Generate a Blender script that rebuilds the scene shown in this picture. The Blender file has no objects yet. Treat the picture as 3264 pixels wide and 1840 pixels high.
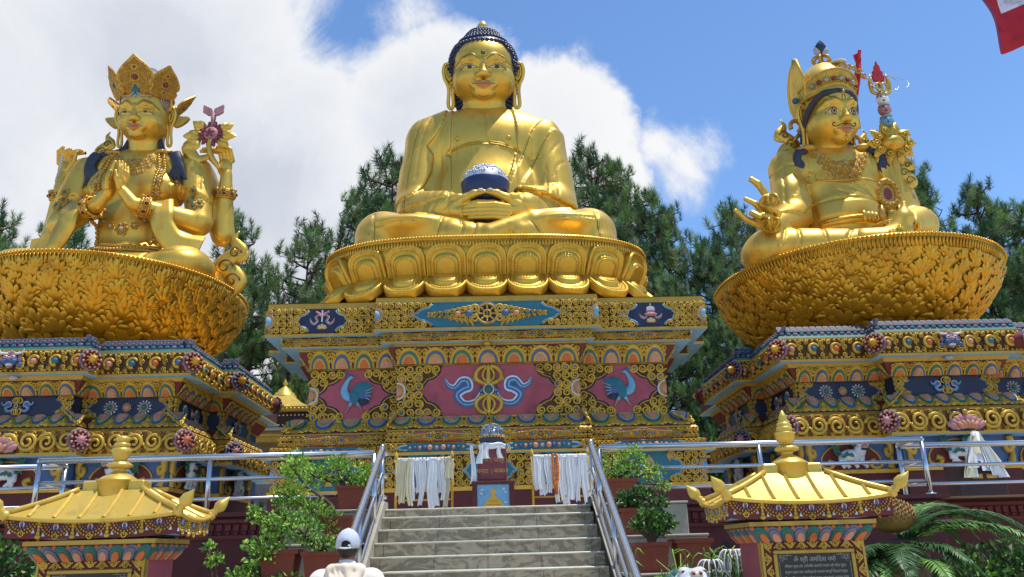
import bpy, math, random
import numpy as np
from math import sin, cos, pi, radians, sqrt, atan2
from mathutils import Vector, Matrix
from mathutils.bvhtree import BVHTree
from mathutils.geometry import tessellate_polygon
RND = random.Random(11)
SC = bpy.context.scene
COL = SC.collection
A_ = np.array
# ---------------------------------------------------------------- camera numbers
F_, TH, RO, YA = 2030.0, radians(18.2), radians(1.6), radians(-1.6)
CAM = A_([0.09, 0.0, 1.6])
def _rz(v):
    return A_([cos(YA)*v[0]-sin(YA)*v[1], sin(YA)*v[0]+cos(YA)*v[1], v[2]])
_f, _u, _r = _rz(A_([0, cos(TH), sin(TH)])), _rz(A_([0, -sin(TH), cos(TH)])), _rz(A_([1., 0, 0]))
_R, _U = _r*cos(RO)-_u*sin(RO), _r*sin(RO)+_u*cos(RO)
# ---------------------------------------------------------------- mesh builder
class MB:
    def __init__(s):
        s.V, s.F, s.n = [], [], 0
    def add(s, v, faces, m=0, sm=False):
        v = np.asarray(v, float).reshape(-1, 3)
        for f in faces:
            f = np.asarray(f, int)
            if len(f): s.F.append((f+s.n, m, sm))
        s.V.append(v); s.n += len(v)
    def mesh(s, name, mats):
        me = bpy.data.meshes.new(name)
        if not s.V: return me
        V = np.concatenate(s.V)
        li, ls, mi, sm = [], [], [], []
        st = 0
        for f, m, q in s.F:
            k = f.shape[1]
            li.append(f.ravel()); ls.append(st+k*np.arange(len(f))); st += f.size
            mi.append(np.full(len(f), m)); sm.append(np.full(len(f), q))
        li = np.concatenate(li); ls = np.concatenate(ls); mi = np.concatenate(mi); sm = np.concatenate(sm)
        me.vertices.add(len(V)); me.vertices.foreach_set('co', V.ravel().astype(np.float32))
        me.loops.add(len(li)); me.loops.foreach_set('vertex_index', li.astype(np.int32))
        me.polygons.add(len(ls)); me.polygons.foreach_set('loop_start', ls.astype(np.int32))
        me.polygons.foreach_set('material_index', mi.astype(np.int32))
        me.polygons.foreach_set('use_smooth', sm.astype(bool))
        for m in mats: me.materials.append(m)
        me.update(calc_edges=True); me.validate()
        return me
    def build(s, name, mats, parent=None, label=None, loc=None):
        if not isinstance(mats, (list, tuple)): mats = [mats]
        o = bpy.data.objects.new(name, s.mesh(name, mats)); COL.objects.link(o)
        if parent is not None: o.parent = parent
        if loc is not None: o.location = loc
        if label: o['label'] = label
        return o
    # ---- primitives
    def box(s, x0, x1, y0, y1, z0, z1, m=0):
        v = [(x, y, z) for z in (z0, z1) for y in (y0, y1) for x in (x0, x1)]
        s.add(v, [[(0, 2, 3, 1), (4, 5, 7, 6), (0, 1, 5, 4), (2, 6, 7, 3), (0, 4, 6, 2), (1, 3, 7, 5)]], m)
    def bbox(s, x0, x1, y0, y1, z0, z1, b=.01, m=0):      # box with chamfered edges
        X, Y, Z = (x0, x1), (y0, y1), (z0, z1)
        v, idx = [], {}
        for i in (0, 1):
            for j in (0, 1):
                for k in (0, 1):
                    c = A_([X[i], Y[j], Z[k]]); d = A_([1-2*i, 1-2*j, 1-2*k])*b
                    for a in range(3):
                        e = d.copy(); e[a] = 0
                        idx[i, j, k, a] = len(v); v.append(c+e)
        q, t = [], []
        for a in range(3):
            o = [x for x in range(3) if x != a]
            for sd in (0, 1):
                cs = []
                for p in ((0, 0), (1, 0), (1, 1), (0, 1)):
                    c = [0, 0, 0]; c[a] = sd; c[o[0]] = p[0]; c[o[1]] = p[1]; cs.append(idx[c[0], c[1], c[2], a])
                q.append(cs)
            for p in ((0, 0), (1, 0), (1, 1), (0, 1)):
                e = []
                for en in (0, 1):
                    c = [0, 0, 0]; c[a] = en; c[o[0]] = p[0]; c[o[1]] = p[1]; e.append(tuple(c))
                q.append([idx[e[0]+(o[0],)], idx[e[1]+(o[0],)], idx[e[1]+(o[1],)], idx[e[0]+(o[1],)]])
        for i in (0, 1):
            for j in (0, 1):
                for k in (0, 1): t.append([idx[i, j, k, a] for a in range(3)])
        s.add(v, [q, t], m)
    def tube(s, pts, r, n=6, m=0, closed=False, flat=1.0, up=None, sm=True, cap=True):
        P = np.asarray(pts, float); N = len(P)
        r = np.broadcast_to(np.asarray(r, float), (N,))
        T = np.gradient(P, axis=0) if not closed else np.roll(P, -1, 0)-np.roll(P, 1, 0)
        T /= np.linalg.norm(T, axis=1)[:, None]+1e-12
        if up is None:
            a = A_([0, 0, 1.]) if abs(T[0][2]) < .9 else A_([1., 0, 0])
            Nn = np.empty_like(P); c = a-T[0]*(a@T[0]); c /= np.linalg.norm(c)
            for i in range(N):
                c = c-T[i]*(c@T[i]); c /= np.linalg.norm(c)+1e-12; Nn[i] = c
        else:
            up = np.broadcast_to(np.asarray(up, float), P.shape)
            Nn = up-T*np.sum(up*T, 1)[:, None]; Nn /= np.linalg.norm(Nn, axis=1)[:, None]+1e-12
        B = np.cross(T, Nn)
        a = np.arange(n)*2*pi/n
        V = P[:, None]+r[:, None, None]*(np.cos(a)[None, :, None]*B[:, None]+flat*np.sin(a)[None, :, None]*Nn[:, None])
        K = N if closed else N-1
        i = np.arange(K)[:, None]; j = np.arange(n)[None]
        i2 = (i+1) % N; j2 = (j+1) % n
        q = np.stack([i*n+j, i*n+j2, i2*n+j2, i2*n+j], -1).reshape(-1, 4)
        V = V.reshape(-1, 3); fs = [q]
        if cap and not closed:
            V = np.vstack([V, P[:1], P[-1:]]); j = np.arange(n)
            fs.append(np.stack([np.full(n, N*n), (j+1) % n, j], -1))
            fs.append(np.stack([np.full(n, N*n+1), (N-1)*n+j, (N-1)*n+(j+1) % n], -1))
        s.add(V, fs, m, sm)
    def ball(s, c, r, nu=10, nv=6, m=0, rot=None, lo=-pi/2):
        r = np.broadcast_to(np.asarray(r, float), (3,))
        th = np.arange(nu)*2*pi/nu; ph = np.linspace(lo, pi/2, nv+1)
        V = np.stack([np.outer(np.cos(ph), np.cos(th)), np.outer(np.cos(ph), np.sin(th)), np.outer(np.sin(ph), np.ones(nu))], -1).reshape(-1, 3)*r
        if rot is not None: V = V@np.asarray(rot).T
        i = np.arange(nv)[:, None]; j = np.arange(nu)[None]
        q = np.stack([i*nu+j, i*nu+(j+1) % nu, (i+1)*nu+(j+1) % nu, (i+1)*nu+j], -1).reshape(-1, 4)
        s.add(V+np.asarray(c), [q], m, True)
    def lathe(s, prof, n=16, c=(0, 0, 0), m=0, sm=True, sx=1, sy=1, rot=None, lobes=0, amp=0):
        prof = np.asarray(prof, float); N = len(prof); th = np.arange(n)*2*pi/n
        k = 1+amp*np.abs(np.cos(th*lobes/2)) if lobes else np.ones(n)
        V = np.stack([np.outer(prof[:, 0], np.cos(th)*k)*sx, np.outer(prof[:, 0], np.sin(th)*k)*sy, np.outer(prof[:, 1], np.ones(n))], -1).reshape(-1, 3)
        if rot is not None: V = V@np.asarray(rot).T
        i = np.arange(N-1)[:, None]; j = np.arange(n)[None]
        q = np.stack([i*n+j, i*n+(j+1) % n, (i+1)*n+(j+1) % n, (i+1)*n+j], -1).reshape(-1, 4)
        s.add(V+np.asarray(c, float), [q], m, sm)
    def prism(s, poly, fr, h0, h1, m=0, ms=None):           # flat cut-out shape standing on frame fr
        p = np.asarray(poly, float); n = len(p)
        tri = A_(tessellate_polygon([[Vector((a, b, 0)) for a, b in p]]))
        V = np.vstack([fr.pt(p[:, 0], p[:, 1], h1), fr.pt(p[:, 0], p[:, 1], h0)])
        ar = np.sum(p[:, 0]*np.roll(p[:, 1], -1)-p[:, 1]*np.roll(p[:, 0], -1))
        t0 = p[tri[0]]; a0 = np.cross(t0[1]-t0[0], t0[2]-t0[0])
        if a0 < 0: tri = tri[:, ::-1]
        j = np.arange(n); k = (j+1) % n
        q = np.stack([j+n, k+n, k, j], -1)
        if ar < 0: q = q[:, ::-1]
        s.add(V, [tri], m)
        s.add(V, [q], m if ms is None else ms)
    def sheet(s, G, m=0, sm=True, wrap=False):                # grid of points (a,b,3)
        G = np.asarray(G, float); a, b = G.shape[:2]
        i = np.arange(a-1)[:, None]; j = np.arange(b if wrap else b-1)[None]; j2 = (j+1) % b
        q = np.stack([i*b+j, i*b+j2, (i+1)*b+j2, (i+1)*b+j], -1).reshape(-1, 4)
        s.add(G.reshape(-1, 3), [q], m, sm)
class Fr:                                                    # a local frame on a wall: x right, y up, h outward
    def __init__(s, O, ex, ey, n):
        s.O, s.ex, s.ey, s.n = [np.asarray(a, float) for a in (O, ex, ey, n)]
    def pt(s, x, y, h=0):
        x, y, h = np.broadcast_arrays(np.asarray(x, float), y, h)
        return s.O+x[..., None]*s.ex+y[..., None]*s.ey+h[..., None]*s.n
    def sub(s, x, y, h=0):
        return Fr(s.pt(x, y, h), s.ex, s.ey, s.n)
    def rot(s, a):
        return Fr(s.O, s.ex*cos(a)+s.ey*sin(a), s.ey*cos(a)-s.ex*sin(a), s.n)
def frame_between(p, q, ey=(0, 0, 1)):
    p, q = A_(p, float), A_(q, float); ex = (q-p)/np.linalg.norm(q-p); ey = A_(ey, float)
    ey = ey-ex*(ey@ex); ey /= np.linalg.norm(ey)
    return Fr(p, ex, ey, np.cross(ex, ey)), np.linalg.norm(q-p)
def _tmpl(fn):
    mb = MB(); fn(mb)
    return np.concatenate(mb.V), [f for f, _, _ in mb.F]
def stamp(mb, fr, T, x, y, sc=1., rot=0., flip=False, m=0, h=0., hs=None):
    V = T[0]; X = V[:, 0]*(-1 if flip else 1); Y = V[:, 1]
    mb.add(fr.pt(x+sc*(X*cos(rot)-Y*sin(rot)), y+sc*(X*sin(rot)+Y*cos(rot)), h+(sc if hs is None else hs)*V[:, 2]),
           T[1] if not flip else [f[:, ::-1] for f in T[1]], m, True)
def _spiral(mb, turns=1.6, n=20, tail=.7):
    t = np.linspace(0, 1, n); a = t*turns*2*pi; r = .44*(1-t)**.8+.05
    P = np.stack([r*np.cos(a), r*np.sin(a), .1+.12*t], -1)
    tl = np.stack([.47*np.ones(4)+A_([.28, .16, .06, 0])*tail, A_([-.75, -.5, -.25, -.1])*tail, np.full(4, .06)], -1)
    P = np.vstack([tl, P]); rr = np.concatenate([[.05, .1, .14, .155], np.linspace(.155, .085, n)])
    mb.tube(P, rr, 5, up=(0, 0, 1))
SPIR = _tmpl(_spiral)
DOME = _tmpl(lambda mb: mb.ball((0, 0, 0), (1, 1, .8), 8, 3, lo=0))
BEAD = _tmpl(lambda mb: mb.ball((0, 0, 0), (1, 1, .8), 6, 2, lo=0))
def _leaf(mb):
    t = np.linspace(0, 1, 7); w = np.sin(t*pi*.92+.12)*.32; z = .25*np.sin(t*pi)+.05
    L = np.stack([-w, t, 0*t], -1); Cn = np.stack([0*t, t, z], -1); Rt = np.stack([w, t, 0*t], -1)
    mb.sheet(np.stack([L, Cn, Rt], 1)[:, ::-1])
LEAF = _tmpl(_leaf)
LOBE = _tmpl(lambda mb: mb.ball((0, .5, 0), (.24, .5, .2), 8, 3, lo=0))
# ---------------------------------------------------------------- objects
def thing(name, label, cat, loc=(0, 0, 0), group=None):
    o = bpy.data.objects.new(name, None); COL.objects.link(o); o.location = loc
    o.empty_display_size = .2
    o['label'] = label; o['category'] = cat
    if group: o['group'] = group
    return o
def tag(o, label, cat, group=None):
    o['label'] = label; o['category'] = cat
    if group: o['group'] = group
    return o
def struct(mb, name, mats, kind='structure'):
    o = mb.build(name, mats); o['kind'] = kind
    return o
def dup(root, loc, rz=0, sc=1, label=None):
    r = root.copy(); COL.objects.link(r); r.location = loc; r.rotation_euler = (0, 0, rz); r.scale = (sc, sc, sc)
    if label: r['label'] = label
    for ch in list(root.children):
        c = ch.copy(); COL.objects.link(c); c.parent = r
        for g in ch.children:
            d = g.copy(); COL.objects.link(d); d.parent = c
    return r
DEV = [('ॐ श्री अमिदेवा नमो', .052, .36), ('विश्वमा पूज्य तथा अलौकिक अवतारी भगवान श्री विश्व गुरुका', .03, .52), ('अनुपम दर्शन तथा आशीर्वादले जगतमा शान्ति फैलाउने गर्दछ', .03, .53), ('यी मूर्ति दर्शन गरेमा सबैको मनमा आनन्दको अनुभव हुनेछ', .03, .54), ('भक्तजनको कल्याण होस् भनी श्री गुरुको स्मरणमा स्थापित', .03, .54), ('यो शान्ति क्षेत्र सबैका लागि खुला रहेको छ', .03, .5)]
BOX_TEXT = [('दान । पात्र', .1), ('चन्दा । बाकस', .1)]
TEXT_MESH = {}
def make_texts():                                            # done while the scene is still empty
    L = []
    for txt, sz in [(a, b) for a, b, _ in DEV]+BOX_TEXT:
        cu = bpy.data.curves.new('inscription', 'FONT'); cu.body = txt; cu.align_x = 'CENTER'; cu.align_y = 'CENTER'; cu.size = sz; cu.extrude = .001; cu.resolution_u = 3
        o = bpy.data.objects.new('inscription', cu); COL.objects.link(o); L.append((txt, o, cu))
    dg = bpy.context.evaluated_depsgraph_get()
    for txt, o, cu in L: TEXT_MESH[txt] = bpy.data.meshes.new_from_object(o.evaluated_get(dg))
    for txt, o, cu in L: bpy.data.objects.remove(o); bpy.data.curves.remove(cu)
make_texts()
def lettering(txt, name, mat_, parent, loc, wmax=9.):
    me = TEXT_MESH[txt]; me.name = name; me.materials.clear(); me.materials.append(mat_); V = np.empty(len(me.vertices)*3, np.float32); me.vertices.foreach_get('co', V); w = np.ptp(V.reshape(-1, 3)[:, 0]) if len(V) else 1
    o = bpy.data.objects.new(name, me); COL.objects.link(o); o.parent = parent; o.location = loc; o.rotation_euler = (pi/2, 0, 0); o.scale = (min(1, wmax/w), 1, 1)
    return o
# ---------------------------------------------------------------- implicit-surface sculpting
class SDF:
    def __init__(s, lo, hi, h):
        s.lo = A_(lo, float); s.h = h
        s.n = np.ceil((A_(hi, float)-s.lo)/h).astype(int)+1
        s.D = np.full(s.n, .5, np.float32)
    def win(s, lo, hi):
        a = np.clip(np.floor((A_(lo)-s.lo)/s.h).astype(int), 0, s.n-1); b = np.clip(np.ceil((A_(hi)-s.lo)/s.h).astype(int)+1, 1, s.n)
        sl = tuple(slice(int(p), int(max(q, p+1))) for p, q in zip(a, b))
        g = [(s.lo[i]+s.h*np.arange(sl[i].start, sl[i].stop)).astype(np.float32) for i in range(3)]
        return sl, g[0][:, None, None], g[1][None, :, None], g[2][None, None, :]
    def put(s, sl, d, k, sub=False):
        a = s.D[sl]
        if sub:
            d = -d; hh = np.maximum(k-np.abs(a-d), 0)/k; s.D[sl] = np.maximum(a, d)+hh*hh*k*.25
        else:
            hh = np.maximum(k-np.abs(a-d), 0)/k; s.D[sl] = np.minimum(a, d)-hh*hh*k*.25
    def ell(s, c, r, k=.1, rot=None, sub=False):
        c = A_(c, float); r = np.broadcast_to(A_(r, float), (3,)); M = r.max()+.3+k if rot is not None else r+.3+k
        sl, X, Y, Z = s.win(c-M, c+M); X, Y, Z = X-c[0], Y-c[1], Z-c[2]
        if rot is not None:
            X, Y, Z = [rot[0][i]*X+rot[1][i]*Y+rot[2][i]*Z for i in range(3)]
        k0 = np.sqrt((X/r[0])**2+(Y/r[1])**2+(Z/r[2])**2)
        k1 = np.sqrt((X/r[0]**2)**2+(Y/r[1]**2)**2+(Z/r[2]**2)**2)+1e-6
        s.put(sl, k0*(k0-1)/k1, k, sub)
    def cap(s, a, b, ra, rb=None, k=.1, sub=False, sq=(1, 1, 1)):
        rb = ra if rb is None else rb; a, b, sq = A_(a, float), A_(b, float), A_(sq, float); M = max(ra, rb)/sq.min()+.3+k
        sl, X, Y, Z = s.win(np.minimum(a, b)-M, np.maximum(a, b)+M)
        d = (b-a)*sq; L = d@d+1e-9; X, Y, Z = (X-a[0])*sq[0], (Y-a[1])*sq[1], (Z-a[2])*sq[2]
        t = np.clip((X*d[0]+Y*d[1]+Z*d[2])/L, 0, 1)
        q = np.sqrt((X-t*d[0])**2+(Y-t*d[1])**2+(Z-t*d[2])**2)-(ra+(rb-ra)*t)
        s.put(sl, q, k, sub)
    def chain(s, P, r, k=.08, sub=False):
        for i in range(len(P)-1): s.cap(P[i], P[i+1], r[i], r[i+1], k, sub)
    def axes2(s):
        return s.lo[0]+s.h*np.arange(s.n[0]), s.lo[2]+s.h*np.arange(s.n[2])
    def relief(s, f, ymax):                                   # f(x,z) array pushes the front surface outwards
        ny = int((ymax-s.lo[1])/s.h); s.D[:, :ny, :] -= f[:, None, :].astype(np.float32)
    def groove(s, lines, w=.04, d=.03, ymax=1e9):
        x, z = s.axes2(); X, Z = np.meshgrid(x, z, indexing='ij'); best = np.full(X.shape, 9.)
        for P in lines:
            P = smooth(P)
            for (x0, z0), (x1, z1) in zip(P[:-1], P[1:]):
                dx, dz = x1-x0, z1-z0; t = np.clip(((X-x0)*dx+(Z-z0)*dz)/(dx*dx+dz*dz+1e-9), 0, 1)
                best = np.minimum(best, np.hypot(X-x0-t*dx, Z-z0-t*dz))
        s.relief(-d*np.exp(-(best/w)**2), ymax)
    def step(s, poly, hgt, ymax=1e9, soft=.03):
        x, z = s.axes2(); X, Z = np.meshgrid(x, z, indexing='ij'); P = A_(poly, float); ins = np.zeros(X.shape, bool); best = np.full(X.shape, 9.)
        for (x0, z0), (x1, z1) in zip(P, np.roll(P, -1, 0)):
            if z0 != z1:
                ins ^= ((z0 > Z) != (z1 > Z)) & (X < (x1-x0)*(Z-z0)/(z1-z0)+x0)
            dx, dz = x1-x0, z1-z0; t = np.clip(((X-x0)*dx+(Z-z0)*dz)/(dx*dx+dz*dz+1e-9), 0, 1)
            best = np.minimum(best, np.hypot(X-x0-t*dx, Z-z0-t*dz))
        sd = np.where(ins, best, -best)
        s.relief(hgt*np.clip(sd/soft+.5, 0, 1), ymax)
    def clipz(s, z0):
        z = s.lo[2]+s.h*np.arange(s.n[2]); s.D = np.maximum(s.D, (z0-z)[None, None, :].astype(np.float32))
    def mesh(s):
        D = s.D; S = D < 0; n = s.n
        c = lambda a, b, d: (slice(a, n[0]-1+a), slice(b, n[1]-1+b), slice(d, n[2]-1+d))
        cnt = sum(S[c(a, b, d)].astype(np.int8) for a in (0, 1) for b in (0, 1) for d in (0, 1))
        I = np.argwhere((cnt > 0) & (cnt < 8)); idx = np.full(n-1, -1, np.int64); idx[tuple(I.T)] = np.arange(len(I))
        acc = np.zeros((len(I), 3)); num = np.zeros(len(I))
        cs = [(a, b, d) for a in (0, 1) for b in (0, 1) for d in (0, 1)]
        for p in cs:
            for ax in range(3):
                if p[ax]: continue
                q = list(p); q[ax] = 1
                d0 = D[tuple((I+p).T)]; d1 = D[tuple((I+q).T)]; m = (d0 < 0) != (d1 < 0)
                t = np.where(m, d0/(d0-d1+1e-12), 0)
                v = np.tile(A_(p, float), (len(I), 1)); v[:, ax] = t
                acc += v*m[:, None]; num += m
        V = s.lo+s.h*(I+acc/num[:, None])
        Q = []
        for ax in range(3):
            b, d = (ax+1) % 3, (ax+2) % 3
            s0 = [slice(None)]*3; s1 = [slice(None)]*3; s0[ax] = slice(0, -1); s1[ax] = slice(1, None)
            e = S[tuple(s0)] != S[tuple(s1)]
            E = np.argwhere(e); E = E[(E[:, b] > 0) & (E[:, d] > 0) & (E[:, b] < n[b]-1) & (E[:, d] < n[d]-1)]
            o = []
            for db, dd in ((-1, -1), (0, -1), (0, 0), (-1, 0)):
                g = E.copy(); g[:, b] += db; g[:, d] += dd; o.append(idx[tuple(g.T)])
            q = np.stack(o, -1); fl = ~S[tuple(E.T)]; q[fl] = q[fl][:, ::-1]; Q.append(q[(q >= 0).all(1)])
        return V, np.concatenate(Q)
def smooth(P, k=6):
    P = A_(P, float)
    if len(P) < 3: return P
    out = []
    Q = np.vstack([2*P[0]-P[1], P, 2*P[-1]-P[-2]])
    for i in range(1, len(Q)-2):
        for t in np.arange(k)/k:
            out.append(.5*((2*Q[i])+(Q[i+1]-Q[i-1])*t+(2*Q[i-1]-5*Q[i]+4*Q[i+1]-Q[i+2])*t*t+(3*Q[i]-Q[i-1]-3*Q[i+1]+Q[i+2])*t**3))
    out.append(P[-1])
    return A_(out)
class Skin:                                                  # a sculpted surface one can lay lines and patches on
    def __init__(s, V, Q):
        s.b = BVHTree.FromPolygons(V.tolist(), Q.tolist()); s.y0 = V[:, 1].min()-1; s.ym = V[:, 1].mean()
    def hit(s, x, z, off=0.):
        p, n, _, _ = s.b.ray_cast(Vector((x, s.y0, z)), Vector((0, 1, 0)))
        if p is None: return A_([x, s.ym, z])
        return A_(p)+A_(n)*off
    def line(s, mb, P, r, m=0, off=0., n=5, k=5, close=False):
        P = smooth(P, k); W = A_([s.hit(x, z, off) for x, z in P]); mb.tube(W, r, n, m, closed=close)
    def patch(s, mb, P, m=0, off=.01, c=None):
        P = A_(P, float); c = P.mean(0) if c is None else A_(c)
        G = [[s.hit(*(c+(p-c)*t), off) for p in np.vstack([P, P[:1]])] for t in (.02, .35, .7, 1.)]
        mb.sheet(A_(G), m)
# sky data: cloud banks as world directions (x, y, z), angular size and weight
CLOUDS = [(-0.378, 0.765, 0.522, 0.213, 1.0), (-0.27, 0.868, 0.417, 0.201, 1.0), (-0.066, 0.872, 0.485, 0.137, 1.1), (0.098, 0.87, 0.483, 0.091, 1.1), (-0.015, 0.917, 0.398, 0.166, 1.0), (0.141, 0.891, 0.432, 0.06, 1.0), (0.234, 0.864, 0.446, 0.042, 0.22), (0.202, 0.86, 0.468, 0.033, 0.25), (-0.584, 0.699, 0.414, 0.248, 1.0), (-0.414, 0.872, 0.261, 0.263, 1.0), (-0.171, 0.931, 0.323, 0.16, 1.0), (-0.754, 0.461, 0.468, 0.247, 1.0), (-0.152, 0.54, 0.828, 0.159, 0.8), (-0.084, 0.796, 0.599, 0.042, 0.15)]
GREY = ((-0.445, 0.815, 0.371), 0.65)
SKYTINT = (1.22, 1.48, 1.68, 1)
# ================================================================ materials
def lin(h):
    c = [int(h[i:i+2], 16)/255 for i in (0, 2, 4)]
    return tuple(a/12.92 if a <= .04045 else ((a+.055)/1.055)**2.4 for a in c)+(1,)
def mat(name, hexc, rough=.6, metal=0., var=.16, scale=3., bump=0., bscale=30., spec=.5, dirt=None, dscale=1.5, coat=0., streak=None):
    if dirt is None and not metal and streak is None and not name.startswith(('leaf', 'pine', 'cloth', 'shirt', 'hood', 'skin')):
        dirt = ''.join('%02x' % int(int(hexc[i:i+2], 16)*.62+8) for i in (0, 2, 4)); dscale = 3.2
    m = bpy.data.materials.new(name); m.use_nodes = True; nt = m.node_tree; N, L = nt.nodes, nt.links
    b = N['Principled BSDF']; b.inputs['Roughness'].default_value = rough; b.inputs['Metallic'].default_value = metal
    b.inputs['Specular IOR Level'].default_value = spec
    if coat: b.inputs['Coat Weight'].default_value = coat; b.inputs['Coat Roughness'].default_value = .15
    tc = N.new('ShaderNodeTexCoord')
    no = N.new('ShaderNodeTexNoise'); no.inputs['Scale'].default_value = scale; no.inputs['Detail'].default_value = 6; no.inputs['Roughness'].default_value = .65
    L.new(tc.outputs['Object'], no.inputs['Vector'])
    mr = N.new('ShaderNodeMapRange'); mr.inputs[1].default_value = .3; mr.inputs[2].default_value = .7
    mr.inputs[3].default_value = 1-var; mr.inputs[4].default_value = 1+var
    L.new(no.outputs['Fac'], mr.inputs['Value'])
    mx = N.new('ShaderNodeMix'); mx.data_type = 'RGBA'; mx.blend_type = 'MULTIPLY'; mx.inputs[0].default_value = 1
    mx.inputs[6].default_value = lin(hexc); L.new(mr.outputs[0], mx.inputs[7])
    out = mx.outputs[2]
    if dirt:
        n2 = N.new('ShaderNodeTexNoise'); n2.inputs['Scale'].default_value = dscale; n2.inputs['Detail'].default_value = 8; n2.inputs['Roughness'].default_value = .7
        L.new(tc.outputs['Object'], n2.inputs['Vector'])
        r2 = N.new('ShaderNodeMapRange'); r2.inputs[1].default_value = .52; r2.inputs[2].default_value = .75; L.new(n2.outputs['Fac'], r2.inputs['Value'])
        m2 = N.new('ShaderNodeMix'); m2.data_type = 'RGBA'; L.new(r2.outputs[0], m2.inputs[0]); L.new(out, m2.inputs[6]); m2.inputs[7].default_value = lin(dirt)
        out = m2.outputs[2]
    if streak:                                               # rain streaks running down
        mp = N.new('ShaderNodeMapping'); mp.inputs['Scale'].default_value = (2.6, 2.6, .22); L.new(tc.outputs['Object'], mp.inputs[0])
        n4 = N.new('ShaderNodeTexNoise'); n4.inputs['Scale'].default_value = 2.2; n4.inputs['Detail'].default_value = 7; n4.inputs['Roughness'].default_value = .7; L.new(mp.outputs[0], n4.inputs['Vector'])
        r4 = N.new('ShaderNodeMapRange'); r4.inputs[1].default_value = .53; r4.inputs[2].default_value = .78; r4.inputs[4].default_value = .65; L.new(n4.outputs['Fac'], r4.inputs['Value'])
        m4 = N.new('ShaderNodeMix'); m4.data_type = 'RGBA'; L.new(r4.outputs[0], m4.inputs[0]); L.new(out, m4.inputs[6]); m4.inputs[7].default_value = lin(streak); out = m4.outputs[2]
        r5 = N.new('ShaderNodeMapRange'); r5.inputs[3].default_value = rough-.06; r5.inputs[4].default_value = rough+.14; L.new(n4.outputs['Fac'], r5.inputs['Value']); L.new(r5.outputs[0], b.inputs['Roughness'])
    L.new(out, b.inputs['Base Color'])
    if bump:
        n3 = N.new('ShaderNodeTexNoise'); n3.inputs['Scale'].default_value = bscale; n3.inputs['Detail'].default_value = 4; L.new(tc.outputs['Object'], n3.inputs['Vector'])
        bp = N.new('ShaderNodeBump'); bp.inputs['Strength'].default_value = bump; bp.inputs['Distance'].default_value = .02
        L.new(n3.outputs['Fac'], bp.inputs['Height']); L.new(bp.outputs[0], b.inputs['Normal'])
    return m
M = {}
def mk(k, *a, **kw): M[k] = mat(k, *a, **kw)
mk('statue_gold', 'deb44c', .38, .66, .08, 1.2, .15, 2.2, dirt='bd953f', dscale=.9, streak='9a7a36')
mk('gold_line', '7a5a18', .5, .5)
mk('lotus_gold', 'd4a232', .36, .66, .12, 2.0, dirt='a06e1c', dscale=1.2)
mk('petal_gold', 'd6ac40', .36, .64, .10, 1.5, .1, 3, dirt='9a7420', dscale=1.0, streak='8a6420')
mk('ornament_gold', 'c29c38', .45, .3, .22, 4, dirt='7b561a', dscale=2.5)
mk('roof_gold', 'd8b450', .4, .42, .08, 2, .12, 25, dirt='b3944a', dscale=5); mk('straw', '8f6c34', .7, 0, .3, 12)
mk('trim_gold', 'bb963a', .5, .25, .15, 2, dirt='77591f', dscale=2)
mk('jewel_gold', 'c4973f', .42, .5, .25, 6)
mk('back_brown', '53351a', .8); mk('back_ochre', '7a4c20', .8)
mk('teal', '24687a', .6, dirt='16424a')
mk('soffit_blue', '86bcec', .7, dirt='6f9fce')
mk('panel_red', 'a24a54', .65, 0, .12, 1, dirt='7a3038')
mk('dark_red', '6a2622', .7, dirt='451612')
mk('navy', '1c2440', .6)
mk('orange', 'c0622c', .6)
mk('salmon', 'c08468', .6)
mk('pink', 'b0787a', .6)
mk('green', '2f6a58', .6)
mk('blue', '3f5a88', .55)
mk('lilac', '78707c', .6)
mk('sky_paint', '6fa4c4', .55)
mk('white_paint', 'c8ccd2', .6)
mk('hair_blue', '1d2546', .42, 0, .1)
mk('slate', '4a5468', .6); mk('hair_dark', '2e3142', .55, 0, .2)
mk('black_paint', '16130f', .6)
mk('lip', 'b87850', .4, .3)
mk('eye_white', 'c4bda8', .4)
mk('bowl_blue', '202c56', .4, 0, .06)
mk('silver_rice', 'b8bcc4', .4, .3)
mk('maroon_wall', '582626', .8, 0, .2, 1.5, .2, 20, dirt='3c1616')
mk('steel', 'c8cacc', .27, 1., .05)
mk('terracotta', '8e4630', .8, 0, .15, 4, .2, 30, dirt='6d4a3a')
mk('stone_block', 'a39a88', .8, 0, .2, 3, .3, 25, dirt='6e675a')
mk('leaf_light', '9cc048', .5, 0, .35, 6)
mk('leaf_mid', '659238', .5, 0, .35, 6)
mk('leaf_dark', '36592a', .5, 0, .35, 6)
mk('pine', '74944c', .6, 0, .5, .5)
mk('pine_pale', '8c9c6c', .6, 0, .4, .5); mk('pine_deep', '40623a', .6, 0, .4, .5)
mk('bark', '5a4838', .9, 0, .3, 4, .5, 15)
mk('cloth_white', 'e6e6e4', .8, 0, .06, 5)
mk('cloth_cream', 'd6cba6', .8, 0, .08, 5)
mk('yellow_paint', 'd0a032', .6, 0, .12)
mk('marigold', 'e07a18', .7)
mk('flag_red', 'b81a2a', .7); mk('flag_white', 'e2dde0', .7); mk('flag_edge', '2a3f96', .7)
mk('skin', '7a4c38', .5, 0, .06); mk('hair', '1b1512', .6); mk('shirt', 'ece0d0', .85, 0, .05, 3, .15, 12); mk('hood', 'e9d4ba', .85, 0, .05, 3); mk('cap_grey', 'c2c4ce', .8); mk('trousers', '3a3f4a', .8)
mk('granite', '141210', .3, 0, .3, 40); mk('engraving', 'a39d92', .6)
mk('copper_red', '7d3438', .5, 0, .2, 8); mk('metal_grey', '8a94a0', .35, .7, .3, 14)
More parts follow.
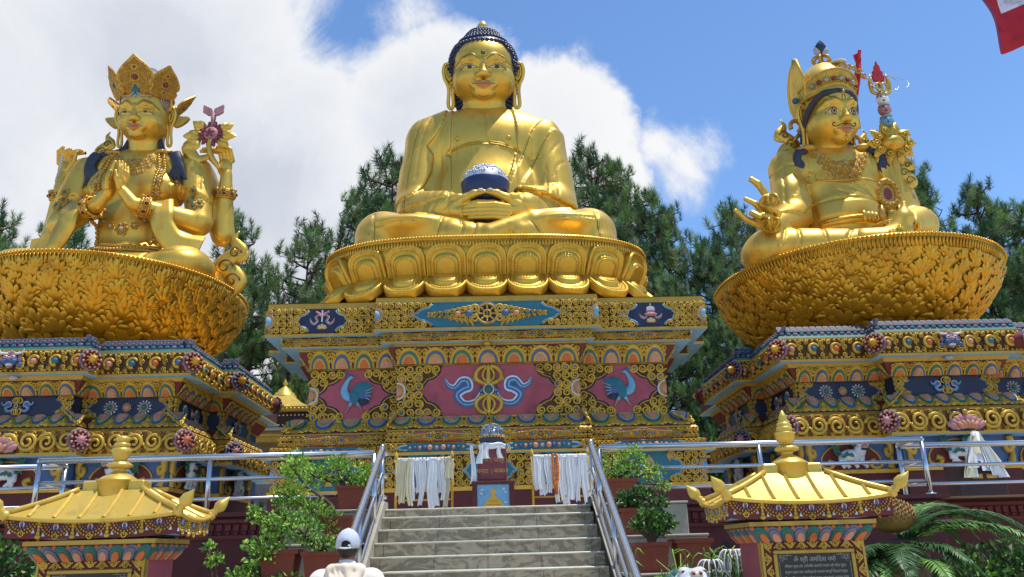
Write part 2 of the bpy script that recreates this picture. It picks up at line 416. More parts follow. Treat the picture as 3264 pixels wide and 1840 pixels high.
mk('ground_paving', 'b9ae9a', .85, 0, .2, 2, .3, 12, dirt='8f8676'); mk('hill_soil', '3d3a24', .95, 0, .4, .3)
mk('plaster_grey', 'a8a6a2', .85); mk('dark_wood', '3c2726', .7); mk('lamp_glass', 'c9cbc2', .3)
def two_sided_leaf(k):
    b = M[k].node_tree.nodes['Principled BSDF']
    b.inputs['Subsurface Weight'].default_value = 0
    b.inputs['Specular IOR Level'].default_value = .35
for k in ('leaf_light', 'leaf_mid', 'leaf_dark', 'pine', 'pine_deep'): two_sided_leaf(k)
def marble():
    m = bpy.data.materials.new('marble'); m.use_nodes = True; N, L = m.node_tree.nodes, m.node_tree.links; b = N['Principled BSDF']
    tc = N.new('ShaderNodeTexCoord'); mp = N.new('ShaderNodeMapping'); mp.inputs['Rotation'].default_value = (0, .5, .2); mp.inputs['Scale'].default_value = (1.2, 1.2, 2.2)
    L.new(tc.outputs['Object'], mp.inputs[0])
    n1 = N.new('ShaderNodeTexNoise'); n1.inputs['Scale'].default_value = 3.2; n1.inputs['Detail'].default_value = 9; n1.inputs['Roughness'].default_value = .62; n1.inputs['Distortion'].default_value = 1.6
    L.new(mp.outputs[0], n1.inputs['Vector'])
    cr = N.new('ShaderNodeValToRGB'); e = cr.color_ramp.elements
    e[0].position = .32; e[0].color = lin('73654c'); e[1].position = .62; e[1].color = lin('b8a688')
    x = e.new(.44); x.color = lin('948468'); x = e.new(.5); x.color = lin('a8967a'); x = e.new(.47); x.color = lin('7a6d58')
    L.new(n1.outputs['Fac'], cr.inputs[0])
    br = N.new('ShaderNodeTexBrick'); br.inputs['Scale'].default_value = 1; br.inputs['Brick Width'].default_value = .62; br.inputs['Row Height'].default_value = 5; br.inputs['Mortar Size'].default_value = .006; br.offset = 0
    br.inputs['Color1'].default_value = (1, 1, 1, 1); br.inputs['Color2'].default_value = (.86, .87, .88, 1); br.inputs['Mortar'].default_value = (.45, .43, .4, 1)
    L.new(tc.outputs['Object'], br.inputs['Vector'])
    mx = N.new('ShaderNodeMix'); mx.data_type = 'RGBA'; mx.blend_type = 'MULTIPLY'; mx.inputs[0].default_value = 1
    L.new(cr.outputs[0], mx.inputs[6]); L.new(br.outputs['Color'], mx.inputs[7]); L.new(mx.outputs[2], b.inputs['Base Color'])
    b.inputs['Roughness'].default_value = .35
    return m
M['marble'] = marble()
M['marble_edge'] = mat('marble_edge', 'c2bda9', .4, 0, .15, 5, dirt='8c8674', dscale=6)
# ================================================================ carved plinths
class Plan:
    def __init__(s, X, Y, A, B, W, V, c, d):
        s.X, s.Y, s.p = X, Y, (A, B, W, V, c, d)
    def ring(s, i=0., iw=None, ic=None):
        A, B, W, V, c, d = s.p; iw = i if iw is None else iw; ic = i if ic is None else ic
        A, B, W, V, c, d = A-i, B-i, W-iw, V-iw, c-ic, d-ic
        P = [(-c, -A), (c, -A), (c, -B), (W, -B), (W, -d), (V, -d), (V, d), (W, d), (W, B), (c, B), (c, A), (-c, A), (-c, B), (-W, B), (-W, d), (-V, d), (-V, -d), (-W, -d), (-W, -B), (-c, -B)]
        return A_(P)+A_([s.X, s.Y])
def loft(mb, rings):
    # rings: list of (ring2d, z, material of the band below it -> to next)
    n = 20
    for (r0, z0, m), (r1, z1, _) in zip(rings[:-1], rings[1:]):
        v = [(x, y, z0) for x, y in r0]+[(x, y, z1) for x, y in r1]
        j = np.arange(n); k = (j+1) % n
        q = np.stack([j, k, k+n, j+n], -1)
        if z1 < z0 or (z1 == z0): q = q[:, ::-1]
        mb.add(v, [q], m)
    r, z, m = rings[-1]; c = r.mean(0); j = np.arange(n)
    mb.add([(x, y, z) for x, y in r]+[(c[0], c[1], z)], [np.stack([j, (j+1) % n, np.full(n, n)], -1)], m)
def edge_frame(plan, e, z0, i0, z1, i1):
    """frame on band edge e from lower inset i0 (tuple) at z0 up to inset i1 at z1; returns frame, width, height"""
    a, b = plan.ring(*i0), plan.ring(*i1); f = (e+1) % 20
    p0, q0, p1, q1 = a[e], a[f], b[e], b[f]
    P0 = A_([*p0, z0]); Q0 = A_([*q0, z0]); M0 = (P0+Q0)/2; M1 = A_([*((p1+q1)/2), z1])
    ey = M1-M0; hgt = np.linalg.norm(ey)
    fr, w = frame_between(P0, Q0, ey)
    return fr, w, hgt
OM = ['back_brown', 'ornament_gold', 'teal', 'sky_paint', 'salmon', 'navy', 'green', 'blue', 'orange', 'panel_red', 'white_paint', 'pink', 'dark_red', 'trim_gold', 'lilac', 'back_ochre', 'slate']
OI = {k: i for i, k in enumerate(OM)}
OMM = lambda: [M[k] for k in OM]
def scrollfill(mb, fr, w, h, cell, inside=None, gems=.0, rnd=RND, x0=0, y0=0, hs=.05):
    nx = max(1, round(w/cell)); ny = max(1, round(h/cell)); cx, cy = w/nx, h/ny
    for i in range(nx):
        for j in range(ny):
            x, y = x0+(i+.5)*cx, y0+(j+.5)*cy
            if inside and not inside(x, y): continue
            s = min(cx, cy)*1.04
            stamp(mb, fr, SPIR, x, y, s, rnd.random()*6.3, rnd.random() < .5, OI['ornament_gold'], hs=hs*4)
            if rnd.random() < gems: stamp(mb, fr, DOME, x, y, s*.24, m=OI[rnd.choice(['salmon', 'salmon', 'lilac', 'blue'])], h=hs*.5)
    for k in range(int(nx*ny*1.6)):
        x, y = x0+rnd.random()*w, y0+rnd.random()*h
        if inside and not inside(x, y): continue
        stamp(mb, fr, BEAD, x, y, cell*rnd.uniform(.09, .17), m=OI['ornament_gold'], hs=hs*1.6)
def flower(mb, fr, r, np_=12, pet='blue', ring='salmon', core='teal', a0=0, a1=2*pi, dep=.06, layers=1, halfx=None):
    full = a1-a0 > 6.2
    for L in range(layers):
        rr = r*(1-.3*L)
        for k in range(np_):
            a = a0+(a1-a0)*(k+.5)/np_
            stamp(mb, fr, LOBE, cos(a)*rr*.5, sin(a)*rr*.5, rr*.52, a-pi/2, m=OI[pet], h=dep*.3*L, hs=dep*3)
            stamp(mb, fr, LOBE, cos(a)*rr*.6, sin(a)*rr*.6, rr*.27, a-pi/2, m=OI['lilac' if pet != 'lilac' else 'salmon'], h=dep*(.35+.3*L), hs=dep*2)
    t = np.linspace(a0, a1, 25 if full else 13)[:-1 if full else None]
    for q, mm in ((.56, ring), (.47, 'ornament_gold')):
        mb.tube(fr.pt(np.cos(t)*r*q, np.sin(t)*r*q, dep*.8), r*.06, 5, OI[mm], closed=full)
    if full: mb.ball(fr.pt(0, 0, dep*.4), r*.42, 12, 4, OI[core], rot=np.stack([fr.ex, fr.ey, fr.n], 1), lo=0)
    else:
        th = np.linspace(a0, a1, 9); ph = np.linspace(0, pi/2, 5)
        G = [[fr.pt(r*.42*cos(p)*cos(a), r*.42*cos(p)*sin(a), dep*.4+r*.25*sin(p)) for a in th] for p in ph]
        mb.sheet(A_(G), OI[core])
def cart_half(x, w, h, flat, tip):
    """half height of a bracket-pointed cartouche of half width tip, flat part half width flat"""
    a = abs(x)
    if a <= flat: return h/2+.01
    if a >= tip: return 0
    t = (a-flat)/(tip-flat)
    if t < .5: return h/2*(.42+.58*(1-sqrt(max(0, 1-(1-2*t)**2))))   # two rounded lobes bite into the panel
    return h/2*.42*(1-sqrt(max(0, 1-(2-2*t)**2)))
def cartouche(mb, fr, w, h, flat, tip, fill='teal', border='sky_paint', cell=.13, gems=.25, dep=.02):
    """dark ground, gilded scrollwork outside and a painted lens in the middle; fr origin = lower left"""
    n = 64; xs = np.linspace(-tip, tip, n); hh = A_([cart_half(x, w, h, flat, tip) for x in xs]); hh = np.minimum(hh, h/2-.004)
    P = np.vstack([np.stack([xs, hh], -1), np.stack([xs[::-1][1:-1], -hh[::-1][1:-1]], -1)])
    c = fr.sub(w/2, h/2)
    mb.prism(P, c, -.01, dep, OI[fill])
    sel = np.abs(xs) >= flat-.001
    for sg in (1, -1):
        for side in (-1, 1):
            k = sel & (np.sign(xs) == side)
            if k.sum() < 3: continue
            mb.tube(c.pt(xs[k], sg*hh[k], dep), .018, 5, OI[border])
            mb.tube(c.pt(xs[k]+side*.03, sg*(hh[k]+.02), dep*.8), .016, 5, OI['ornament_gold'])
    def ins(x, y): return abs(y-h/2) > cart_half(x-w/2, w, h, flat, tip)+cell*.3 and abs(x-w/2) > flat*.9
    scrollfill(mb, fr, w, h, cell, ins, gems)
    return c
def arches(mb, fr, w, h, pitch, style='big', down=False):
    """row of painted petals with gilded leaf hoods"""
    n = max(1, round(w/pitch)); p = w/n
    for i in range(n):
        f = fr.sub((i+.5)*p, 0 if not down else h)
        if down: f = Fr(f.O, f.ex, -f.ey, f.n)
        col = ('green', 'blue')[i % 2]; k = 14
        a = np.linspace(0, pi, k)
        def arch(rx, ry, y0=0): return np.vstack([np.stack([rx*np.cos(a), y0+ry*np.sin(a)], -1)])
        def pz(P, h1, m):
            if down: P = P[::-1]
            mb.prism(P, f, 0, h1, OI[m])
        pz(np.vstack([[(p*.49, 0)], arch(p*.46, h*.92, .02*h), [(-p*.49, 0)]]), .02, 'ornament_gold')
        pz(arch(p*.37, h*.74), .045, col)
        pz(arch(p*.30, h*.60), .05, 'sky_paint' if style == 'pale' else 'lilac')
        pz(arch(p*.27, h*.55), .055, 'ornament_gold')
        pz(arch(p*.2, h*.45), .07, 'salmon' if (down or i % 2) else 'orange')
        if style != 'tiny':
            for sg in (-1, 1):
                for q, (ax, ay, rr) in enumerate(((.14, .86, 1.9), (.28, .72, 2.3), (.4, .5, 2.8), (.45, .26, 3.0))):
                    ang = sg*(rr-pi/2) if not down else sg*(rr-pi/2)
                    stamp(mb, f, LOBE, sg*ax*p, ay*h, h*.26, -sg*(pi/2-.5*q)*.8, m=OI['ornament_gold'], h=.02, hs=.16)
                stamp(mb, f, SPIR, sg*p*.42, h*.72, h*.3, sg*1.2, sg > 0, OI['ornament_gold'], hs=.2)
def wavescroll(mb, fr, w, h, pitch):
    """running spiral scroll in high relief"""
    n = max(1, round(w/pitch)); p = w/n
    for i in range(n):
        f = fr.sub((i+.5)*p, h*.5); up = 1 if i % 2 == 0 else -1
        t = np.linspace(0, 1, 26); R0 = min(h*.36, p*.46)
        a = pi*.9*up+up*t*1.75*2*pi*-1; r = R0*(1-t)**.75+.03
        P = f.pt(r*np.cos(a), r*np.sin(a)*1.0-up*h*.03, .035+.05*t)
        mb.tube(P, np.linspace(.052, .032, 26)*h/.55*1.1, 6, OI['ornament_gold'], up=f.n)
        # link to the next wave and curls on the rails
        x = np.linspace(-p*.55, p*.5, 12); y = up*h*.33*np.cos((x/p+.1)*pi)
        mb.tube(f.pt(x, y, .03), .04*h/.55, 5, OI['ornament_gold'], up=f.n)
        for sg in (-1, 1):
            for q in (-.25, .25):
                stamp(mb, f, SPIR, q*p, sg*h*.4, h*.2, (0 if sg > 0 else pi)+q, q > 0, OI['ornament_gold'], hs=.2)
                stamp(mb, f, BEAD, (q+.12)*p, sg*h*.3, h*.05, m=OI['ornament_gold'], hs=.05)
def gemscroll(mb, fr, w, h, pitch):
    """frieze of painted balls each held by a gilded curl, with bead rows above and below"""
    n = max(1, round(w/pitch)); p = w/n; cols = ['salmon', 'teal', 'orange', 'blue']
    for i in range(n):
        x = (i+.5)*p; f = fr.sub(x, h*.5)
        mb.ball(f.pt(0, 0, .03), h*.17, 10, 4, OI[cols[i % 4]], rot=np.stack([f.ex, f.ey, f.n], 1), lo=0)
        t = np.linspace(0, 1, 16); a = .4+t*4.6; r = h*.26-.03*t
        mb.tube(f.pt(r*np.cos(a), r*np.sin(a), .05), np.linspace(.03, .05, 16), 5, OI['ornament_gold'], up=f.n)
        stamp(mb, f, SPIR, p*.42, h*.08, h*.26, 1.0, True, OI['ornament_gold'], hs=.2)
        for sg in (-1, 1):
            stamp(mb, f, SPIR, p*.36, sg*h*.3, h*.24, sg*1.2, sg > 0, OI['ornament_gold'], hs=.22)
            stamp(mb, f, SPIR, -p*.3, sg*h*.33, h*.2, sg*2., sg < 0, OI['ornament_gold'], hs=.22)
            for q in np.linspace(-.45, .45, 5): stamp(mb, f, DOME, q*p, sg*h*.43, h*.065, m=OI['ornament_gold'], hs=.06)
def ribbon(mb, fr, P, w0, m, h=.03, k=8):
    P = smooth(P, k); n = len(P); T = np.gradient(P, axis=0); T /= np.linalg.norm(T, axis=1)[:, None]; Nn = np.stack([-T[:, 1], T[:, 0]], -1)
    ww = w0*np.sin(np.linspace(.35, pi-.1, n))**.6
    for off, mm, dh in ((0, m, 0), (.32, 'white_paint', .006), (-.1, 'sky_paint', .008)):
        sc = 1 if off == 0 else .22
        G = np.stack([fr.pt(*(P+Nn*(ww*(off+sg*sc*.5))[:, None]).T, h+dh+(0 if sg else .012)) for sg in (1, 0, -1)], 1)
        mb.sheet(G, OI[m if off == 0 else mm])
def vajra_emblem(mb, fr, s, horiz=True, ribs=True):
    """upright double-ended sceptre with flower hub and flying ribbons; s = half height"""
    for sg in (1, -1):
        f = Fr(fr.O, fr.ex, fr.ey*sg, fr.n)
        mb.tube(f.pt(0, np.linspace(.15, 1, 8)*s, .05), A_([.1, .1, .11, .1, .09, .08, .09, .04])*s, 6, OI['ornament_gold'], up=fr.n)
        for q in (1, -1):
            P = smooth([(.05*q, .2), (.3*q, .3), (.47*q, .45), (.46*q, .68), (.3*q, .86), (.08*q, .92)], 4)*s
            mb.tube(f.pt(P[:, 0], P[:, 1], .04), .085*s, 6, OI['ornament_gold'], up=fr.n)
            P = smooth([(.05*q, .3), (.18*q, .42), (.22*q, .6), (.14*q, .78), (.05*q, .86)], 4)*s
            mb.tube(f.pt(P[:, 0], P[:, 1], .06), .05*s, 5, OI['ornament_gold'], up=fr.n)
            stamp(mb, f, SPIR, q*.5*s, .42*s, .22*s, 0, q > 0, OI['ornament_gold'], hs=.2*s)
        mb.prism([(-.34*s, 0), (.34*s, 0), (.4*s, .5*s), (0, .88*s), (-.4*s, .5*s)], f if sg > 0 else Fr(f.O, -f.ex, f.ey, f.n), .0, .012, OI['dark_red'])
    flower(mb, fr.sub(0, 0, .05), .36*s, 10, 'navy', 'white_paint', 'teal', dep=.04)
    if ribs:
        for q in (1, -1):
            f = Fr(fr.O, fr.ex*q, fr.ey, fr.n)
            ribbon(mb, f, A_([(.2, -.02), (.5, -.45), (.95, -.52), (1.2, -.2), (.95, .02), (.75, .1), (.8, .35), (1.05, .38), (1.3, .12), (1.55, .2), (1.68, .45)])*s, .36*s, 'blue', .03)
            stamp(mb, f, LOBE, .22*s, 0, .34*s, -pi/2, m=OI['blue'], hs=.15)
def crane_emblem(mb, fr, s, q):
    """crane striding with raised neck; q=+1 looks to +x"""
    f = Fr(fr.O, fr.ex*q, fr.ey, fr.n) if q > 0 else Fr(fr.O, -fr.ex, fr.ey, fr.n)
    P = smooth([(-.1, -.15), (.25, -.1), (.44, .12), (.43, .38), (.33, .62), (.2, .82), (.06, .85)], 5)*s; n = len(P)
    mb.tube(f.pt(P[:, 0], P[:, 1], .03), s*np.interp(np.linspace(0, 1, n), [0, .25, .5, .75, .92, 1], [.17, .22, .15, .085, .085, .07]), 8, OI['sky_paint'], up=fr.n, flat=.45)
    mb.tube(f.pt(A_([.04, -.16])*s, A_([.85, .83])*s, .03), [.04*s, .008*s], 5, OI['pink'], up=fr.n)
    mb.ball(f.pt(.07*s, .87*s, .09), .025*s, 6, 4, OI['navy'])
    stamp(mb, f, LEAF, .14*s, .88*s, .3*s, -1.2, m=OI['blue'], h=.03, hs=.1)
    for k in range(8):
        a = pi/2-.62+.085*k
        stamp(mb, f, LEAF, .12*s-.03*k*s, (.1-.045*k)*s, (1.0-.05*k)*s, a+.25, m=OI[('teal', 'blue', 'navy')[min(2, k//3)]], h=.05-.002*k, hs=.15)
        if k % 2: mb.tube(f.pt(A_([-.55, -.98+.03*k])*s, A_([.2-.05*k, .42-.1*k])*s, .09), .012*s, 4, OI['white_paint'])
    for k in range(5): stamp(mb, f, LEAF, .16*s, .12*s-.04*k*s, .5*s, pi/2+.5+.1*k, m=OI['teal'], h=.08, hs=.12)
    for x0, x1, x2 in ((.05, .2, .34), (-.1, -.3, -.42)):
        P = A_([(x0, -.3), (x1, -.55), (x2, -.8), (x2+.1, -.84)])*s
        mb.tube(f.pt(P[:, 0], P[:, 1], .03), A_([.1, .05, .03, .02])*s, 6, OI['sky_paint' if 0 else 'pink'], up=fr.n)
        mb.tube(f.pt(P[:2, 0], P[:2, 1], .03), A_([.12, .06])*s, 6, OI['sky_paint'], up=fr.n)
def wheel_emblem(mb, fr, r):
    t = np.linspace(0, 2*pi, 33)[:-1]
    for q, mm, w in ((.95, 'lilac', .06), (.82, 'ornament_gold', .09), (.3, 'ornament_gold', .08)):
        mb.tube(fr.pt(np.cos(t)*r*q, np.sin(t)*r*q, .05), r*w, 6, OI[mm], closed=True, up=fr.n)
    mb.prism(np.stack([np.cos(t)*r*.95, np.sin(t)*r*.95], -1), fr, 0, .025, OI['navy'])
    for k in range(8):
        a = k*pi/4; mb.tube(fr.pt(cos(a)*A_([.3, .8])*r, sin(a)*A_([.3, .8])*r, .05), r*.07, 6, OI['ornament_gold'])
        mb.ball(fr.pt(cos(a)*r*.62, sin(a)*r*.62, .05), r*.1, 6, 4, OI['ornament_gold'])
    for k in range(4): stamp(mb, fr, LOBE, 0, 0, r*.26, k*pi/2, m=OI[('salmon', 'blue')[k % 2]], h=.04, hs=.1)
def flamewing(mb, fr, L, h, q):
    """tapering gilded foliage growing sideways from a wheel"""
    n = 9
    for i in range(n):
        t = i/(n-1); x = q*L*(.08+.85*t); w = h*.42*(1-t)+.02
        for sg in (1, -1):
            stamp(mb, fr, SPIR, x, sg*w*.5, max(.07, w*1.0), q*sg*.8, q*sg > 0, OI['ornament_gold'], h=.02, hs=.25)
            stamp(mb, fr, LEAF, x, sg*w*.35, max(.09, w*.95), -q*(pi/2-.5*sg), m=OI['ornament_gold'], h=.02, hs=.15)
        if i % 2 == 1 and i < 7: stamp(mb, fr, DOME, x, 0, w*.4+.02, m=OI[('blue', 'salmon', 'teal')[i//2 % 3]], h=.05)
    stamp(mb, fr, LEAF, q*L*.86, 0, .3*h, -q*pi/2, m=OI['ornament_gold'], h=.02, hs=.15)
def banner_emblem(mb, fr, s, kind):
    if kind == 'parasol':
        mb.prism([(-.34*s, .35*s), (.34*s, .35*s), (.28*s, .6*s), (0, .68*s), (-.28*s, .6*s)], fr, 0, .05, OI['white_paint'])
        mb.prism([(-.3*s, .1*s), (.3*s, .1*s), (.36*s, .34*s), (-.36*s, .34*s)], fr, 0, .06, OI['pink'])
        mb.ball(fr.pt(0, 0, .03), (.55*s, .16*s, .06), 12, 6, OI['pink'], rot=np.stack([fr.ex, fr.ey, fr.n], 1))
        mb.tube(fr.pt(0, A_([.65, .85])*s, .03), .06*s, 6, OI['ornament_gold'])
        R_ = [(.3, -.1), (.5, -.3), (.75, -.2), (.9, .05)]
    else:
        for k in range(3):
            P = smooth([(-.3+.02*k, .5), (-.5, .75), (0, .55-.1*k), (.5, .75), (.3, .5)], 5)*s
            mb.tube(fr.pt(P[:, 0], P[:, 1], .03+.01*k), .07*s, 6, OI['pink'], up=fr.n)
        mb.prism([(-.06*s, -.1*s), (.06*s, -.1*s), (.05*s, .85*s), (-.05*s, .85*s)], fr, 0, .06, OI['white_paint'])
        R_ = [(.2, .5), (.5, .3), (.35, 0), (.6, -.25), (.85, -.1), (.95, .2)]
    for q in (1, -1): ribbon(mb, Fr(fr.O, fr.ex*q, fr.ey, fr.n), A_(R_)*s, .2*s, 'pink', .03)
    for k in range(7): stamp(mb, fr, LOBE, 0, -.62*s, .42*s, (k-3)*.45, m=OI['white_paint' if k % 2 else 'ornament_gold'], h=.02, hs=.1)
def mask_emblem(mb, fr, s, pal=('blue', 'pink', 'white_paint')):
    """fierce lion-like face with horns and fangs"""
    Rm = np.stack([fr.ex, fr.ey, fr.n], 1); b = lambda x, y, h, r, m: mb.ball(fr.pt(x*s, y*s, h*s), A_(r)*s, 10, 6, OI[m], rot=Rm)
    b(0, 0, .1, (.62, .55, .25), pal[0]); b(0, .1, .3, (.2, .16, .18), pal[1])
    for q in (1, -1):
        b(.28*q, .22, .28, (.17, .14, .12), 'white_paint'); b(.28*q, .22, .38, (.07, .07, .05), 'navy')
        b(.34*q, -.12, .25, (.26, .2, .2), pal[0]); b(.3*q, .4, .22, (.26, .09, .1), pal[1])
        b(.66*q, .1, .05, (.16, .24, .1), pal[1]); b(.75*q, -.35, .06, (.22, .22, .15), 'blue')
        P = smooth([(.3*q, .5), (.6*q, .5), (.85*q, .62), (.95*q, .85)], 4)*s
        mb.tube(fr.pt(P[:, 0], P[:, 1], .12*s), np.linspace(.12, .03, len(P))*s, 6, OI[pal[2]])
        for k in range(3):
            P = smooth([(.5*q, -.3-.15*k), (.9*q, -.3-.18*k), (1.05*q, -.1-.2*k), (.9*q, 0-.2*k)], 4)*s
            mb.tube(fr.pt(P[:, 0], P[:, 1], .08*s), .06*s, 5, OI['ornament_gold'])
    b(0, -.38, .2, (.3, .16, .14), 'white_paint'); b(0, -.5, .24, (.14, .2, .08), pal[1]); b(0, .6, .1, (.14, .2, .1), pal[1])
def rosette(name, parent, O, n, r, core, pal):
    mb = MB(); n = A_(n, float); n /= np.linalg.norm(n); ex = np.cross((0, 0, 1), n); ex = ex/np.linalg.norm(ex)
    fr = Fr(O, ex, (0, 0, 1), n); t = np.linspace(0, 2*pi, 25)[:-1]
    mb.prism(np.stack([np.cos(t)*r*.8, np.sin(t)*r*.8], -1), fr, -.25, .0, OI['dark_red'])
    for k in range(11):
        a = 2*pi*k/11; f = fr.sub(cos(a)*r*.72, sin(a)*r*.72)
        for q, mm, hh in ((.31, pal[0], .0), (.22, pal[1], .05), (.12, pal[2], .08)):
            mb.ball(f.pt(0, 0, hh), r*q, 8, 3, OI[mm], rot=np.stack([fr.ex, fr.ey, fr.n], 1)*A_([1, 1, .6]), lo=0)
    for k in range(9):
        a = 2*pi*k/9; stamp(mb, fr, LOBE, cos(a)*r*.2, sin(a)*r*.2, r*.36, a-pi/2, m=OI['orange' if core == 'cone' else 'pink'], h=.1, hs=.2)
    if core == 'cone': mb.tube(fr.pt(0, 0, A_([.05, .16, .24, .3])), A_([r*.34, r*.36, r*.22, .01]), 12, OI['ornament_gold'])
    else: mb.ball(fr.pt(0, 0, .1), r*.36, 12, 6, OI['orange' if core == 'ball' else 'pink'])
    return mb.build('rosette', OMM(), parent)
# ---------------------------------------------------------------- the middle plinth
def build_main_plinth():
    pl = Plan(0, 21.05, 3.05, 2.72, 5.2, 5.5, 2.62, 1.2)
    t = thing('carved_plinth', 'central painted plinth with a pink crane and sceptre panel under the largest seated statue', 'plinth', (0, 21.05, 2.2))
    t.location = (0, 0, 0)
    # (z, inset, inset of sides, inset of centre) : material index into OM for the band running up to the next entry
    lv = [(7.36, (0, 0, 0), 'trim_gold'), (7.36, (.03, .03, .03), 'trim_gold'), (7.22, (.03, .03, .03), 'back_brown'), (6.62, (.03, .03, .03), 'trim_gold'), (6.61, (0, 0, 0), 'trim_gold'), (6.55, (0, 0, 0), 'soffit_blue'),
          (6.56, (.2, .42, .17), 'back_brown'), (6.35, (.2, .42, .17), 'trim_gold'), (6.345, (.17, .38, .14), 'trim_gold'), (6.31, (.17, .38, .14), 'soffit_blue'), (6.32, (.36, .72, .3), 'trim_gold'), (6.26, (.36, .72, .3), 'dark_red'),
          (5.88, (.5, .95, .47), 'trim_gold'), (5.83, (.47, .92, .44), 'trim_gold'), (5.83, (.52, 1.0, .5), 'back_brown'), (4.63, (.52, 1.0, .5), 'trim_gold'), (4.63, (.47, .94, .46), 'trim_gold'), (4.58, (.47, .94, .46), 'dark_red'),
          (4.30, (.15, .48, .34), 'trim_gold'), (4.26, (.12, .42, .31), 'trim_gold'), (4.25, (.14, .44, .33), 'back_brown'), (4.01, (.14, .44, .33), 'trim_gold'), (3.98, (.05, .25, .25), 'trim_gold'), (3.97, (.08, .28, .28), 'back_brown'),
          (3.79, (.08, .28, .28), 'trim_gold'), (3.78, (0, .1, .18), 'trim_gold'), (3.72, (0, .1, .18), 'soffit_blue'), (3.73, (.2, .3, .32), 'back_brown'), (3.03, (.2, .3, .32), 'yellow'), (3.03, (.15, .24, .28), 'yellow'), (2.94, (.15, .24, .28), 'maroon'), (2.93, (.17, .26, .3), 'maroon'), (2.1, (.17, .26, .3), 'maroon')]
    mats = OMM()+[M['yellow_paint'], M['maroon_wall'], M['soffit_blue']]
    ix = dict(OI); ix['yellow'] = len(OM); ix['maroon'] = len(OM)+1; ix['soffit_blue'] = len(OM)+2
    mb = MB(); rings = [(pl.ring(*i), z, ix[m]) for z, i, m in lv]
    n = 20
    for (r0, z0, m), (r1, z1, _) in zip(rings[:-1], rings[1:]):
        v = [(x, y, z0) for x, y in r0]+[(x, y, z1) for x, y in r1]; j = np.arange(n); k = (j+1) % n
        mb.add(v, [np.stack([j, j+n, k+n, k], -1)], m)
    j = np.arange(n); r = rings[0][0]
    mb.add([(x, y, 7.36) for x, y in r]+[(0, 21.05, 7.36)], [np.stack([j, (j+1) % n, np.full(n, n)], -1)], ix['trim_gold'])
    mb.build('plinth_body', mats, t)
    E = lambda e, a, b: edge_frame(pl, e, *a, *b)
    # top frieze
    for e in (0, 2, 18, 3, 17):
        fr, w, h = E(e, (6.62, (.03, .03, .03)), (7.22, (.03, .03, .03))); m = MB()
        if e == 0:
            c = cartouche(m, fr, w, h, 1.25, 1.85, cell=.15)
            m.build('frieze_panel', OMM(), t); m = MB(); wheel_emblem(m, c, .28)
            for q in (1, -1): flamewing(m, c.sub(q*.2, 0), 1.2, .5, q)
            m.build('wheel_emblem', OMM(), t); m = MB()
        elif e in (2, 18):
            c = cartouche(m, fr, w, h, .3, .72, fill='navy', cell=.15)
            m.build('frieze_panel', OMM(), t); m = MB(); banner_emblem(m, c, .3, 'parasol' if e == 2 else 'banner'); m.build('ribbon_emblem', OMM(), t); m = MB()
        else:
            scrollfill(m, fr, w, h, .15); m.build('frieze_panel', OMM(), t); continue
        for q, x in ((1, 0), (-1, w)):
            if (e == 2 and q == 1) or (e == 18 and q == -1): continue
            f = Fr(fr.pt(x, h/2, .0), fr.ex, fr.ey, fr.n); flower(m, f, .31, 7, 'blue', 'salmon', 'sky_paint', a0=-pi/2 if q > 0 else pi/2, a1=pi/2 if q > 0 else 3*pi/2, dep=.05)
            m.build('corner_flower', OMM(), t); m = MB()
    # narrow frieze below
    for e in (0, 2, 18, 3, 17, 5, 15):
        fr, w, h = E(e, (6.35, (.2, .42, .17)), (6.56, (.2, .42, .17))); m = MB(); k = 2 if e == 0 else 1
        for i in range(k):
            f = fr.sub(i*w/k, 0); c = cartouche(m, f, w/k, h, .5, .95, fill='dark_red', border='lilac', cell=.1, gems=.1)
            wheel_emblem(m, c, .1)
            for q in (1, -1): flamewing(m, c.sub(q*.06, 0), .72, .2, q)
        m.build('narrow_frieze', OMM(), t)
    # arch cornices
    for e in (0, 1, 2, 18, 19, 3, 17):
        fr, w, h = E(e, (5.88, (.5, .95, .47)), (6.26, (.36, .72, .3))); m = MB(); arches(m, fr, w, h, .58); m.build('petal_cornice', OMM(), t)
        fr, w, h = E(e, (4.30, (.15, .48, .34)), (4.58, (.47, .94, .46))); m = MB(); arches(m, fr, w, h, .58, 'pale', True); m.build('petal_moulding', OMM(), t)
    # the big panels
    for e in (0, 2, 18):
        fr, w, h = E(e, (4.63, (.52, 1.0, .5)), (5.83, (.52, 1.0, .5))); m = MB()
        if e == 0:
            c = cartouche(m, fr, w, h, 1.08, 1.8, fill='panel_red', border='navy', cell=.2, gems=.2); m.build('sceptre_panel', OMM(), t)
            m = MB(); vajra_emblem(m, c, .6); m.build('sceptre_emblem', OMM(), t)
        else:
            c = cartouche(m, fr, w, h, .26, 1.0, fill='panel_red', border='navy', cell=.2, gems=.2); m.build('crane_panel', OMM(), t)
            m = MB(); crane_emblem(m, c.sub(0, 0, .02), .5, 1 if e == 2 else -1)
            m.build('crane_emblem', OMM(), t)
        for q, x in ((1, 0), (-1, w)):
            if (e == 2 and q == 1) or (e == 18 and q == -1): continue
            m = MB(); f = Fr(fr.pt(x, h/2, .0), fr.ex, fr.ey, fr.n); flower(m, f, .34, 6, 'navy', 'white_paint', 'salmon', a0=-pi/2 if q > 0 else pi/2, a1=pi/2 if q > 0 else 3*pi/2, dep=.05); m.build('corner_flower', OMM(), t)
